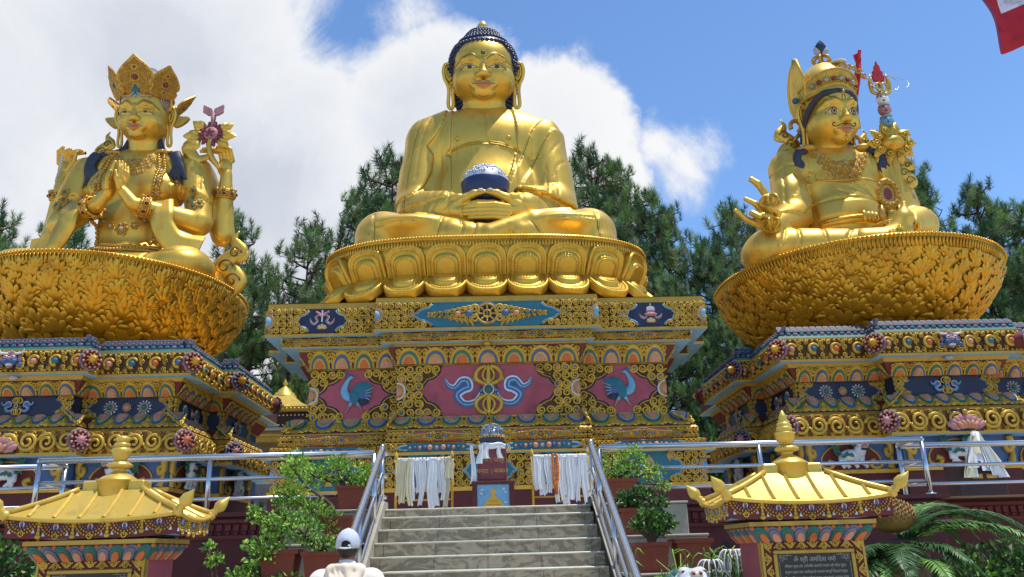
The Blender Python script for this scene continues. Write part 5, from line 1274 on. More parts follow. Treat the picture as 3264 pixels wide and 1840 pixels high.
    for a, r, s in ((.5, .3, .42), (-.1, .32, .42), (-.7, .3, .4), (2.5, .3, .45), (3.2, .36, .5), (3.7, .4, .55)):
        stamp(m, f, LEAF, cos(a)*r, sin(a)*r, s, a-pi/2, m=0, hs=.4); stamp(m, f, LEAF, cos(a)*r, sin(a)*r, s*.7, a-pi/2+.5, m=0, hs=.4); stamp(m, f, LEAF, cos(a)*r, sin(a)*r, s*.7, a-pi/2-.5, m=0, hs=.4)
    P = smooth([p(2.45, -.3, 12.8), p(2.2, -.4, 13.15), p(2.1, -.45, 13.5), p(2.15, -.45, 13.8)], 5); m.tube(P, .08, 7)
    P = smooth([p(2.15, -.4, 13.2), p(1.75, -.4, 13.1), p(1.45, -.4, 13.5), p(1.7, -.4, 13.75), p(1.65, -.4, 14.05)], 5); m.tube(P, np.interp(np.linspace(0, 1, len(P)), [0, .4, .7, 1], [.08, .2, .17, .03]), 8, flat=.4, up=(0, -1, 0))
    m.build('flower_leaves', g, t)
    flame_scroll('ribbon_scroll', t, p(-1.35, .2, 13.2), 1.2, 1, g)
    flame_scroll('ribbon_scroll', t, (-7.5, 22.3, 8.98), 1.9, 1, g)
    m = MB(); beads(m, [p(-2.25, -.4, 13.3), p(-2.2, -.5, 12.8), p(-2.25, -.5, 12.4)], .04, .07); m.build('prayer_beads', M['plaster_grey'], t)
build_lady()
def build_guru():
    t = thing('hatted_statue', 'golden moustached statue in a winged hat with a flaming three-headed staff', 'statue')
    g = M['statue_gold']; ox, oy = 10.75, 22.35; o3 = A_([ox, oy, 0]); p = lambda x, y, z: (ox+x, oy+y, z)
    S = SDF((ox-4.3, oy-2.7, 8.95), (ox+3.7, oy+1.4, 13.8), .042)
    S.ell(p(0, 0, 12.1), (1.32, .75, 1.3), .2); S.ell(p(0, -.1, 10.7), (1.15, .85, 1.3), .25); S.ell(p(0, 0, 12.6), (1.75, .62, .6), .2); S.ell(p(0, .1, 9.8), (1.9, 1.1, .8), .2)
    for q in (1, -1): S.cap(p(.4*q, .05, 13.25), p(1.4*q, .05, 12.8), .26, .42, .2)
    S.cap(p(-1.5, 0, 12.62), p(-1.62, -.5, 10.9), .44, .5, .12); S.cap(p(-1.62, -.45, 11.6), p(-1.8, -.2, 10.3), .4, .5, .2); S.cap(p(-1.8, -.7, 10.7), p(-2.75, -1.75, 10.05), .45, .26, .1)
    S.cap(p(1.5, 0, 12.62), p(1.8, -.1, 10.6), .44, .5, .12); S.cap(p(1.75, .1, 12.4), p(2.05, .1, 9.6), .38, .6, .25); S.cap(p(2.0, -.5, 10.5), p(.9, -1.4, 10.05), .48, .25, .1)
    S.ell(p(-2.75, -1.15, 9.45), (.8, .9, .62), .2); S.cap(p(-2.8, -1.35, 9.48), p(.2, -1.9, 9.42), .64, .4, .12); S.cap(p(-1.0, 0, 9.6), p(-2.6, -1.0, 9.5), .75, .62, .2)
    S.cap(p(.9, 0, 9.6), p(2.6, -.7, 9.4), .75, .6, .2); S.ell(p(2.7, -.8, 9.3), (.8, .9, .55), .2); S.ell(p(.2, -.9, 9.4), (1.6, .9, .5), .2)
    yl = oy+.4
    S.step([(ox-2.4, 13.3), (ox-1.05, 13.2), (ox-1.0, 12.5), (ox-1.05, 12.0), (ox-1.3, 11.6), (ox-1.0, 11.3), (ox-1.6, 10.7), (ox-2.6, 10.5)], .07, yl)
    S.step([(ox+2.6, 13.3), (ox+1.1, 13.1), (ox+1.2, 12.3), (ox+1.4, 11.3), (ox+1.5, 10.6), (ox+1.3, 9.9), (ox+3.2, 9.4)], .09, yl)
    S.step([(ox-.75, 13.2), (ox-.4, 12.4), (ox+.3, 11.9), (ox+1.0, 11.3), (ox+1.2, 12.2), (ox+1.0, 13.1), (ox+.7, 12.9), (ox+.2, 12.3), (ox-.3, 12.5)], .04, yl)
    S.step([(ox-.95, 11.2), (ox+1.2, 11.25), (ox+1.2, 10.78), (ox-.95, 10.7)], .05, yl)
    S.step([(ox-.95, 10.62), (ox+1.0, 10.72), (ox+1.0, 10.52), (ox-.95, 10.42)], .08, yl)
    S.groove([[(ox-1.7, 12.6), (ox-1.9, 11.8), (ox-2.0, 11.0)], [(ox-1.7, 12.55), (ox-1.15, 12.5)], [(ox-2.1, 12.3), (ox-1.7, 12.5)], [(ox-1.2, 12.2), (ox-1.7, 11.4)], [(ox-.9, 11.25), (ox-.3, 11.3), (ox+.8, 11.3)], [(ox+.1, 12.2), (ox+.7, 11.6), (ox+1.0, 11.3)], [(ox-.3, 11.6), (ox+.1, 11.42)], [(ox+.1, 11.7), (ox+.5, 11.45)],
              [(ox+2.0, 12.3), (ox+2.2, 11.3), (ox+2.3, 10.4)], [(ox+2.4, 11.2), (ox+2.0, 11.3)], [(ox+2.6, 10.7), (ox+2.2, 10.8)], [(ox+2.3, 12.0), (ox+2.0, 11.4)]], .03, .04, yl)
    S.groove([[(ox-2.3, 9.0), (ox-2.2, 9.5), (ox-2.1, 10.1)], [(ox-1.55, 9.0), (ox-1.5, 9.5), (ox-1.45, 9.95)], [(ox-1.5, 9.35), (ox-1.05, 9.4)], [(ox-1.1, 9.05), (ox-.95, 9.5), (ox-.65, 9.9)], [(ox-.65, 9.0), (ox-.5, 9.5), (ox-.25, 9.85)], [(ox-.3, 9.0), (ox-.15, 9.5), (ox+.05, 9.8)], [(ox+.0, 9.0), (ox+.1, 9.5), (ox+.25, 9.75)], [(ox-2.75, 9.4), (ox-2.6, 9.7), (ox-2.5, 9.95)]], .035, .06, oy-.9)
    _, sk = organic('body', S, g, t)
    bx = -.3; S = SDF(p(-.85, -2.85, 8.95), p(1.4, -1.2, 10.9), .032)                    # boot
    S.cap(p(-.1+bx, -1.95, 9.46), p(.65+bx, -2.05, 9.45), .38, .37, .1); S.cap(p(.65+bx, -2.05, 9.45), p(1.0+bx, -2.15, 10.05), .36, .25, .15); S.cap(p(1.0+bx, -2.15, 10.05), p(1.08+bx, -2.15, 10.5), .21, .07, .1); S.ell(p(1.0+bx, -2.05, 9.42), (.24, .33, .4), .15)
    _, sb = organic('boot', S, g, t)
    m = MB(); rnd = random.Random(4); gilt(m, sb, [(ox+.15, 9.55), (ox+.32, 9.4), (ox+.4, 9.66), (ox+.0, 9.36)], .12, rnd, 0, 0); m.build('boot_ornament', M['petal_gold'], t)
    S = SDF(p(-4.15, -2.7, 9.3), p(-2.3, -1.1, 11.8), .028)                     # hand with raised fingers
    S.cap(p(-2.55, -1.6, 10.05), p(-2.85, -1.8, 10.1), .25, .2, .05); S.ell(p(-3.05, -1.85, 10.22), (.28, .18, .34), .06)
    finger(S, [p(-2.9, -1.85, 10.45), p(-2.92, -1.95, 10.9), p(-3.12, -1.95, 11.25), p(-3.28, -1.9, 11.42)], .13, .08, .03)
    finger(S, [p(-3.1, -1.9, 10.45), p(-3.3, -2.05, 10.6), p(-3.55, -2.0, 10.78)], .1, .06, .03)
    finger(S, [p(-3.2, -1.9, 10.3), p(-3.45, -2.1, 10.3), p(-3.3, -2.25, 10.12)], .1, .075, .02); finger(S, [p(-3.15, -1.9, 10.2), p(-3.3, -2.15, 10.25), p(-3.05, -2.28, 10.12)], .1, .075, .02)
    finger(S, [p(-3.2, -1.85, 10.05), p(-3.55, -1.9, 10.2), p(-3.85, -1.95, 10.45)], .11, .06, .03)
    finger(S, [p(-2.85, -1.9, 10.1), p(-2.75, -2.15, 10.25), p(-2.95, -2.28, 10.36)], .11, .07, .03)
    organic('raised_hand', S, g, t)
    m = MB()
    for q, s in ((1, .8), (-1, .8)):                                            # ritual sceptre held in the hand
        d = A_([.05, -.1, 1.])*q; c = A_(p(-2.98, -2.2, 10.25))
        P = lambda r, a, h: c+d*h*s+A_([cos(a), sin(a), 0])*r*s
        m.tube([P(0, 0, h) for h in (0, .2, .4, .62)], A_([.1, .13, .08, .05])*s, 8)
        m.ball(P(0, 0, .2), .16*s, 10, 6); m.ball(P(0, 0, .62), .09*s, 8, 5)
        for k in range(6):
            a = k*pi/3; m.tube(smooth([P(.1, a, .22), P(.3, a, .3), P(.33, a, .45), P(.2, a, .6), P(.05, a, .64)], 4), .05*s, 6)
    m.build('ritual_sceptre', M['petal_gold'], t)
    hc = (ox-.05, oy+.0, 14.34); head(t, hc, 1.08, 'guru', .73, radians(8))
    # hat
    cz = hc[2]+.66; cy = oy+.1; S = SDF((ox-1.1, cy-1.15, cz-.5), (ox+1.1, cy+1.2, cz+1.65), .034)
    S.ell((ox, cy, cz+.35), (.74, .86, .72), .1); S.ell((ox, cy+.1, cz+.8), (.36, .38, .36), .25)
    _, sh = organic('hat', S, M['roof_gold'], t)
    m = MB(); n_ = 25; G = []
    for a in np.linspace(-170, -10, n_):
        a = radians(a); hh = .26+.26*max(0, cos(a+pi/2))**1.5; G.append([(ox+(.79+.04*k)*cos(a), cy+(.92+.04*k)*sin(a), cz-.12+.2*(1-max(0, cos(a+pi/2)))*-1.2+hh*k*1.25+.1) for k in (0, .5, 1)])
    G = A_(G); m.sheet(G, 0); m.sheet((G-A_([0, -.05, 0]))[::-1], 0); m.tube(G[:, 0], .055, 6); m.tube(G[:, 2], .035, 6)
    for i in range(5, 20, 2):
        c = G[i, 1]; nn = A_([c[0]-ox, c[1]-cy, .1]); nn /= np.linalg.norm(nn); ex = np.cross((0, 0, 1), nn); ex /= np.linalg.norm(ex); f = Fr(c+nn*.02, ex, np.cross(nn, ex), nn)
        for k in range(8): m.ball(f.pt(.1*cos(k*.785), .1*sin(k*.785), 0), .028, 6, 4, 0)
        m.ball(f.pt(0, 0, .01), .07, 8, 5, 1 if i % 4 == 1 else 2)
    m.build('hat_brim', [M['ornament_gold'], M['plaster_grey'], M['copper_red']], t)
    for q, mm in ((-1, 'statue_gold'), (1, 'flag_red')):
        m = MB(); prof = [(-.35, -.9, .0), (-.42, -.45, .1), (-.5, .0, .2), (-.42, .5, .3), (-.2, .95, .32), (.1, 1.3, .2)]
        A1 = smooth([(q*.62, -.15, -.75), (q*.82, -.3, -.2), (q*.92, -.45, .35), (q*1.0, -.35, .8), (q*1.02, -.1, 1.25)], 5); A2 = smooth([(q*.7, .55, -.7), (q*.95, .6, -.2), (q*1.05, .55, .35), (q*1.08, .3, .9), (q*1.03, -.05, 1.28)], 5)
        if q > 0: A1 = A1*A_([.86, 1, 1.1]); A2 = A2*A_([.86, 1, 1.1]); A2[:, 1] -= .4
        else: A1 = A1*A_([.8, 1.1, 1.0]); A2 = A2*A_([.8, 1.0, 1.0])
        c = A_([ox, cy, cz]); mid = (A1+A2)/2+A_([q*.1, 0, 0])
        m.sheet(np.stack([A1, mid, A2], 1)[::q]+c, 0); m.sheet(np.stack([A1, mid, A2], 1)[::-q]+c+A_([-q*.05, 0, 0]), 0); m.tube(A1+c, .045, 6); m.tube(A2+c, .045, 6)
        if q < 0: m.ball(mid[6]+c+A_([-.05, -.2, 0]), .1, 8, 5, 1)
        m.build('hat_flap', [M[mm], M['teal']], t)
    m = MB(); top = cz+1.06
    m.lathe([(.26, top-.05), (.28, top), (.16, top+.06), (.1, top+.12), (.12, top+.17), (.0, top+.2)], 14, (ox, cy+.1, 0))
    for k in range(6): a = k*pi/3; m.tube(smooth([(ox+.1*cos(a), cy+.1+.1*sin(a), top+.06), (ox+.26*cos(a), cy+.1+.26*sin(a), top+.18), (ox+.22*cos(a), cy+.1+.22*sin(a), top+.32), (ox+.05*cos(a), cy+.1+.05*sin(a), top+.38)], 4), .035, 6)
    for k in range(9): f = Fr((ox+.3, cy-.5, top-.3), (1, 0, 0), (0, 0, 1), (0, -1, 0)); stamp(m, f, SPIR, -.5+.14*k, .1-.02*(k-4)**2, .18, k, k % 2 == 0, 0, hs=.2)
    m.build('hat_finial', M['jewel_gold'], t)
    m = MB(); f = Fr((ox, cy+.1, top+.34), (1, 0, 0), (0, 0, 1), (0, -1, 0))
    for a, L, mm in ((0, .55, 0), (.5, .38, 1), (-.5, .38, 1)): stamp(m, f, LEAF, 0, 0, L, a, m=mm, hs=.3); stamp(m, Fr(f.O, -f.ex, f.ey, -f.n), LEAF, 0, 0, L, -a, m=mm, hs=.3)
    m.build('hat_feather', [M['hair_blue'], M['plaster_grey']], t)
    m = MB(); m.lathe([(0, 0), (.2, .0), (.2, .05), (0, .06)], 16, (ox+.25, cy-.5, cz+.98)); m.build('hat_moon', M['cloth_cream'], t)
    m = MB()
    for q in (1, -1):
        P = smooth([(0, -.92, .56), (.4*q, -.82, .48), (.64*q, -.5, .14), (.7*q, -.12, -.4), (.66*q, .1, -.8)], 5)+A_(hc); m.tube(P, .085, 7)
    m.build('hairline', M['hair_dark'], t)
    m = MB()
    for q in (1, -1):
        m.lathe([(.0, -.12), (.2, -.1), (.32, .0), (.3, .06), (.16, .07), (.0, .05)], 14, (ox+.86*q, oy-.25, 13.15))
        th = np.linspace(-.5, 4.4, 14)
        m.tube([(ox+q*(.92+.17*cos(a)), oy+.1, 14.2+.19*sin(a)) for a in th], .07, 7)
        m.tube([(ox+q*.85, oy+.1, 13.9), (ox+q*1.0, oy+.1, 13.75), (ox+q*1.1, oy+.1, 13.6)], [.08, .06, .01], 6)
        m.build('earring', M['jewel_gold'], t); m = MB()
    for q in (1, -1):
        hair_lock(t, (ox+1.2*q, oy-.5, 12.98), q*.7, .75)
        m = MB(); P = smooth([(.55*q, 0, 13.6), (.7*q, -.1, 13.25), (1.0*q, -.4, 13.05), (1.25*q, -.5, 12.9)], 5)+o3; m.tube(P, .1, 8); m.build('hair_tress', M['hair_dark'], t)
    m = MB(); rnd = random.Random(8)
    pts = [(ox+x, 12.82-.36*(1-(x/.78)**2)-.14*j) for j in range(5) for x in np.linspace(-.78+.12*j, .78-.12*j, 10-j)]
    gilt(m, sk, pts, .115, rnd, 0, 0); gilt(m, sk, [(ox-.55, 12.75), (ox-.2, 12.35), (ox+.05, 12.5), (ox+.35, 12.35), (ox+.1, 12.05), (ox+.6, 12.75)], .12, rnd, 0, 1); m.build('necklace', [M['jewel_gold'], M['plaster_grey']], t)
    nod(t, ('head', 'eye', 'eyebrow', 'mouth', 'moustache', 'forehead_mark', 'ear', 'hat', 'hat_brim', 'hat_flap', 'hat_finial', 'hat_feather', 'hat_moon', 'hairline'), (ox, oy+.1, 13.3), radians(12), 1.12)
    m = MB()
    for P in ([(ox-1.0, 12.3), (ox-.8, 12.15), (ox-.95, 11.95), (ox-1.1, 12.05), (ox-1.0, 12.15)], [(ox-.85, 12.1), (ox-.6, 12.25), (ox-.45, 12.1), (ox-.6, 12.0)], [(ox-.85, 12.0), (ox-.3, 11.9), (ox+.5, 11.95), (ox+1.1, 11.95)]): sk.line(m, P, .03, 0, .005)
    sk.line(m, [(ox-.9, 10.55), (ox, 10.62), (ox+.9, 10.65)], .05, 0, .02)
    for k in range(5): f = onskin(sk, ox+.2+.13*k, 10.62); m.ball(f.O, (.08, .1, .16+.03*(k == 0)), 8, 6)
    m.build('robe_ornament', g, t)
    # skull cup with small vase shrine on the lap
    m = MB(); c = p(.75, -1.45, 0)
    m.lathe([(0, 9.78), (.35, 9.82), (.55, 9.95), (.66, 10.05), (.6, 10.12), (0, 10.15)], 20, c); 
    for k in range(20): a = k*pi/10; m.ball((c[0]+.62*cos(a), c[1]+.62*sin(a), 10.0), .06, 6, 4)
    m.build('lap_bowl', M['petal_gold'], t)
    m = MB(); f = Fr((c[0]-.05, c[1]-.1, 10.15), (1, 0, 0), (0, 0, 1), (0, -1, 0))
    m.lathe([(0, 10.12), (.14, 10.15), (.2, 10.3), (.12, 10.42), (.16, 10.5), (0, 10.52)], 12, (c[0]-.05, c[1]-.1, 0), 1)
    for q in (1, -1): m.tube(f.pt(A_([.22, .26, .24])*q, A_([.05, .3, .55]), 0), .1, 7, 0)
    a = np.linspace(0, 2*pi, 21)[:-1]; P = np.stack([.26*np.cos(a), .9+.38*np.sin(a)*np.where(np.sin(a) > 0, 1.15, .8)], -1); m.prism(P, f, -.06, .03, 0); m.prism(P*A_([.45, .5])+A_([0, .42]), f, .03, .04, 2)
    m.tube(f.pt(P[:, 0], P[:, 1], .02), .07, 7, 0, closed=True)
    for k in range(16): b = k*pi/8; stamp(m, f, SPIR, .28*cos(b), .9+.38*sin(b), .14, b, k % 2 == 0, 0, h=.05, hs=.2)
    m.build('vase_shrine', [M['jewel_gold'], M['petal_gold'], M['copper_red']], t)
    # staff
    sx_, sy_ = 1.68, -.5; c = p(sx_, sy_, 0); m = MB(); m.tube([(c[0]+.05*k*0, c[1], z) for k, z in enumerate((9.3, 11, 12.4, 13.1))], .13, 10); m.build('staff_pole', g, t)
    m = MB(); f = Fr((c[0], c[1], 13.2), (1, 0, 0), (0, 0, 1), (0, -1, 0))
    m.lathe([(.12, 12.9), (.3, 13.0), (.4, 13.15), (.3, 13.35), (.2, 13.45), (.32, 13.55), (.14, 13.62), (0, 13.62)], 14, c)
    for k in range(10):
        a = k*.628; stamp(m, f, LEAF, .2*cos(a), .2*sin(a), .55, a-pi/2, m=0, h=.05, hs=.4); stamp(m, f, SPIR, .5*cos(a), .42*sin(a), .24, a, k % 2 == 0, 0, h=.1, hs=.3)
    m.build('staff_vase', M['petal_gold'], t)
    for z, r, mm in ((13.98, .2, 'sky_paint'), (14.38, .19, 'pink'), (14.74, .18, 'cloth_white')):
        m = MB(); m.ball((c[0], c[1], z), (r, r, r*.95), 14, 10); m.ball((c[0]-.04, c[1]-r*.9, z-.02), (.03, .04, .05), 6, 4)
        for q in (1, -1): m.ball((c[0]-.04+.07*q, c[1]-r*.82, z+.05), (.035, .03, .025), 6, 4, 1); m.ball((c[0]+r*q, c[1], z), (.035, .04, .06), 6, 4)
        m.ball((c[0]-.04, c[1]-r*.8, z-.09), (.05, .03, .02), 6, 4, 1); m.lathe([(r*.8, z+r*.65), (r*.95, z+r*.75), (r*.8, z+r*.9), (r*.5, z+r)], 14, (c[0], c[1], 0), 2)
        m.build('staff_head', [M[mm], M['hair_dark'], M['plaster_grey']], t)
    m = MB(); f = Fr((c[0], c[1], 14.82), (.8, 0, 0), (0, 0, .85), (0, -1, 0)); m.lathe([(.1, 14.86), (.16, 14.93), (.08, 15.0), (.08, 15.2)], 10, c)
    for x, L in ((0, 1.0), (.3, .65), (-.3, .65)):
        P = smooth([(x*.3, .15), (x*1.1, .25), (x*1.2, .55), (x*1.05, .35+L)], 5) if x else A_([(0, .1), (0, .5), (0, .3+L)]); m.tube(f.pt(P[:, 0], P[:, 1], 0), np.interp(np.linspace(0, 1, len(P)), [0, .5, .75, 1], [.05, .07, .085, .01]), 7, flat=.6, up=(0, -1, 0))
    th = np.linspace(0, 2*pi, 17)[:-1]; m.tube(f.pt(.1*np.cos(th)-.1, .42+.16*np.sin(th), .06), .03, 6, closed=True); m.tube(f.pt(.1*np.cos(th)+.12, .42+.16*np.sin(th), .06), .03, 6, closed=True)
    m.build('trident', M['petal_gold'], t)
    m = MB(); P = [(-.2, .7), (-.25, .95), (-.18, .95), (-.2, 1.12), (-.12, 1.15), (-.1, 1.35), (-.03, 1.4), (0, 1.55), (.05, 1.38), (.1, 1.33), (.12, 1.12), (.2, 1.08), (.17, .92), (.25, .9), (.2, .7)]
    m.prism(P[::-1], f, -.04, .04, 0); m.build('staff_flame', M['flag_red'], t)
    m = MB()
    for rx, rz, cx in ((.45, .4, .15), (.62, .38, .3)):
        th = np.linspace(0, 2*pi, 33)[:-1]; m.tube([(c[0]+cx+rx*cos(a), c[1]+.3*sin(a)*rx, 15.35+rz*sin(a)) for a in th], .012, 4, closed=True)
    m.build('staff_wire', M['steel'], t)
    flame_scroll('ribbon_scroll', t, p(-1.15, .3, 13.0), 1.55, -1, g); flame_scroll('ribbon_scroll', t, p(1.35, .2, 13.0), 1.1, -1, g)
    flame_scroll('ribbon_scroll', t, p(1.95, -.5, 11.75), 1.15, 1, g)
    0 and sash('scarf', t, A_([(1.95, -.35, 13.0), (2.1, -.5, 12.4), (2.4, -.6, 11.8), (2.75, -.6, 11.4)])+o3, [.12, .15, .15, .1], [(1, .2, .3), (1, .2, .5), (1, .2, .5), (1, .2, .3)], g)
build_guru()
# ================================================================ ground, terrace, stairs
def terrain():
    xs = np.r_[np.linspace(-1500, -90, 14), np.linspace(-80, 80, 65), np.linspace(90, 1500, 14)]; ys = np.r_[np.linspace(29, 90, 50), np.linspace(100, 1500, 24)]
    G = []
    for y in ys:
        r = []
        for x in xs:
            h = 2.0+min(max(0, y-31), 90)*.2+.5*sin(x*.23)*sin(y*.19)*min(1, (y-29)/8)+.3*sin(x*.7+y*.5)*min(1, (y-29)/8)
            if y > 121: h -= (y-121)*.012
            r.append((x, y, h))
        G.append(r)
    m = MB(); m.sheet(A_(G), 0); struct(m, 'hill', M['hill_soil'])
    m = MB(); m.sheet(A_([[(x, y, 0.) for x in (-1500, -200, -40, 40, 200, 1500)] for y in (-1500, -200, -40, 10.9)]), 0, False); struct(m, 'ground', M['ground_paving'])
    m = MB(); m.sheet(A_([[(x, y, 2.18) for x in (-1500, -60, 0, 60, 1500)] for y in (11.08, 20, 29.1)]), 0, False); struct(m, 'terrace', M['ground_paving'])
terrain()
def staircase():
    t = thing('staircase', 'grey marble staircase with pale nosings climbing to the terrace', 'stairs')
    for i in range(15):
        z1 = 2.2 if i == 0 else 2.085-.16*(i-1); z0 = 2.087 if i == 0 else z1-.158; y0 = 11.0 if i == 0 else 10.7-.3*(i-1); w = 1.35
        if i == 14: z0 = .0
        if z1 < .02: break
        m = MB(); m.box(-w, w, y0, y0+(.6 if i == 0 else .33), max(0, z0), z1-.022, 0); m.bbox(-w, w, y0-.018, y0+.31, z1-.022, z1, .007, 1); m.build('step', [M['marble'], M['marble_edge']], t)  # nosing slab in a paler colour than the riser below
    for q in (1, -1):
        m = MB(); P = [(11.3, 2.3), (10.95, 2.3), (6.9, .16), (6.9, 0), (11.3, 0)]; f = Fr((q*1.35, 0, 0), (0, 1, 0), (0, 0, 1), (1, 0, 0)); m.prism(P[::-1], f, 0 if q > 0 else -.08, .08 if q > 0 else 0, 0); m.build('cheek_wall', M['stone_block'], t)
staircase()
def terrace_walls():
    for q in (-1, 1):
        t = thing('retaining_wall', 'dark maroon terrace wall with a carved band, %s' % ('left of the staircase' if q < 0 else 'right of the staircase'), 'wall')
        def bx(m, x0, x1, *r): m.box(min(q*x0, q*x1), max(q*x0, q*x1), *r)
        m = MB(); bx(m, 1.44, 6.1, 11.1, 11.5, 0, 2.16); bx(m, 6.1, 26, 11.75, 12.1, 0, 2.16); m.build('wall', M['maroon_wall'], t)
        m = MB(); bx(m, 1.44, 6.18, 11.0, 11.55, 2.162, 2.215); bx(m, 6.18, 26, 11.66, 12.15, 2.162, 2.215); m.build('ledge', M['maroon_wall'], t)
        m = MB()
        for zz, d in ((2.08, .05), (1.88, .03)): bx(m, 1.44, 6.13, 11.1-d, 11.1, zz, zz+.045); bx(m, 6.13, 26, 11.75-d, 11.75, zz, zz+.045)
        for k in range(int(4.6/.11)):
            x = 1.5+k*.11; bx(m, x, x+.07, 11.07, 11.1, 1.98, 2.06); m.ball((q*(x+.035), 11.1, 1.95), (.04, .03, .04), 6, 4)
        for k in range(70): x = 6.2+k*.11; bx(m, x, x+.07, 11.72, 11.75, 1.98, 2.06); m.ball((q*(x+.035), 11.75, 1.95), (.04, .03, .04), 6, 4)
        m.build('carved_band', M['dark_red'], t)
        m = MB(); bx(m, 3.1, 3.17, 11.09, 11.1, 1.6, 1.68); m.build('drain_hole', M['black_paint'], t)
terrace_walls()
def rail(m, a, b, r): m.tube([a, b], r, 10)
def railing(q):
    t = thing('terrace_railing', 'polished steel railing along the terrace edge %s of the stairs' % ('left' if q < 0 else 'right'), 'railing')
    X = lambda x: q*x
    for z, r in ((2.94, .040), (2.65, .025), (2.39, .025)):
        m = MB(); rail(m, (X(1.52), 11.05, z), (X(5.95), 11.05, z), r); rail(m, (X(5.95), 11.05, z), (X(5.95), 11.72, z), r*.8); rail(m, (X(5.95), 11.72, z), (X(14), 11.72, z), r)
        for P in ((X(5.95), 11.05, z), (X(5.95), 11.72, z)): m.ball(P, r*1.02, 8, 6)
        m.build('top_rail' if r > .03 else 'middle_rail', M['steel'], t)
    for x, y in ((1.52, 11.05), (3.7, 11.05), (5.95, 11.05), (5.95, 11.72), (8.2, 11.72), (10.4, 11.72), (12.6, 11.72)):
        m = MB(); rail(m, (X(x), y, 2.2), (X(x), y, 2.93), .032); m.lathe([(.07, 2.215), (.07, 2.23), (.035, 2.235)], 12, (X(x), y, 0)); m.build('post', M['steel'], t)
    return t
railing(-1); railing(1)
def handrail(q):
    t = thing('stair_handrail', 'sloping polished steel handrail on the %s side of the marble stairs' % ('left' if q < 0 else 'right'), 'handrail')
    x = q*1.41; sl = .16/.3
    for dz, r, n in ((0, .044, 'handrail'), (-.32, .026, 'lower_rail'), (-.6, .026, 'lower_rail')):
        m = MB(); z = 2.98+dz; P = smooth([(x, 11.45, z), (x, 11.12, z), (x, 10.95, z-.05), (x, 10.7, z-.18), (x, 6.75, z-.18-(10.7-6.75)*sl)], 6)
        m.tube(P, r, 12)
        m.ball(P[0], r, 10, 6); m.build(n, M['steel'], t)
    for y in (11.05, 10.4, 9.3, 8.2, 7.1):
        zt = 2.96 if y > 11 else 2.8-(10.7-y)*sl; zb = 2.2 if y > 11 else 2.085-math.floor((10.7-y)/.3)*.16
        m = MB(); rail(m, (x, y, zb-.05), (x, y, zt), .034); m.build('post', M['steel'], t)
    m = MB(); m.ball((x, 11.05, 3.02), .035, 8, 6); m.build('knob', M['steel'], t)
handrail(-1); handrail(1)
# ================================================================ pots and plants
def leaves(m, pts, dirs, L, W, rnd, mats_):
    """many small folded leaves: pts (n,3), outward directions"""
    n = len(pts); d = dirs+rnd.normal(0, .55, (n, 3)); d /= np.linalg.norm(d, axis=1)[:, None]
    s = np.cross(d, rnd.normal(0, 1, (n, 3))); s /= np.linalg.norm(s, axis=1)[:, None]; nn = np.cross(s, d)
    l = L*rnd.uniform(.6, 1.2, n)[:, None]; w = W*rnd.uniform(.7, 1.2, n)[:, None]
    P0 = pts; P1 = pts+d*l*.5+s*w+nn*w*.3; P2 = pts+d*l-nn*w*.5; P3 = pts+d*l*.5-s*w+nn*w*.3
    V = np.stack([P0, P1, P2, P3], 1); k = rnd.integers(0, len(mats_), n)
    for i, mm in enumerate(mats_):
        v = V[k == i].reshape(-1, 3); c = len(v)//4; j = np.arange(c)*4
        m.add(v, [np.stack([j, j+1, j+2], -1), np.stack([j, j+2, j+3], -1)], mm)
def shrub(name, label, cat, base, clumps, nl, L, W, pal, seed, group=None, stem=.03, trunk=True):
    """clumps: list of (dx,dy,dz,r) relative to base"""
    rnd = np.random.default_rng(seed); t = thing(name, label, cat, base, group); m = MB()
    tot = sum(r**2 for *_, r in clumps)
    for dx, dy, dz, r in clumps:
        n = int(nl*r**2/tot); d = rnd.normal(0, 1, (n, 3)); d /= np.linalg.norm(d, axis=1)[:, None]; rr = r*rnd.uniform(.25, 1.0, (n, 1))**.6
        sub = rnd.normal(0, 1, (9, 3)); sub /= np.linalg.norm(sub, axis=1)[:, None]; lump = 1+.75*np.clip(np.max(d@sub.T, 1)[:, None]-.6, 0, 1)*2.2-.42
        leaves(m, A_([dx, dy, dz])+d*rr*lump*A_([1, .9, .85]), d*.7+A_([0, 0, .35]), L, W, rnd, pal)
    m.build('foliage', [M['leaf_light'], M['leaf_mid'], M['leaf_dark']], t)
    m = MB()
    for dx, dy, dz, r in clumps:
        P = smooth([(0, 0, -.02), (dx*.25+.02, dy*.3, dz*.35), (dx*.7-.02, dy*.7, dz*.7), (dx, dy, dz)], 5); m.tube(P, np.linspace(stem, stem*.35, len(P)), 6)
        for k in range(5):
            e = rnd.normal(0, 1, 3); e /= np.linalg.norm(e); m.tube([(dx, dy, dz), A_([dx, dy, dz])+e*r*1.05], [stem*.35, .004], 4)
    m.build('stems', M['bark'], t)
    return t
def pot(label, x, y, z, w=.36, h=.3):
    m = MB(); a, b = w/2, w/2*.78; F4 = lambda r, zz: [(-r, -r, zz), (r, -r, zz), (r, r, zz), (-r, r, zz)]
    R_ = [F4(b, 0), F4(a*.97, h*.86), F4(a*1.08, h*.86), F4(a*1.1, h), F4(a*.92, h), F4(a*.88, h*.82)]
    m.sheet(A_(R_), 0, False, True); m.add(F4(a*.9, h*.85), [[(0, 1, 2, 3)]], 1); m.add(F4(b, 0), [[(3, 2, 1, 0)]], 0)
    o = m.build('flower_pot', [M['terracotta'], M['hill_soil']]); o.location = (x, y, z); tag(o, label, 'flower pot', 'square terracotta pots beside the stairs'); return o
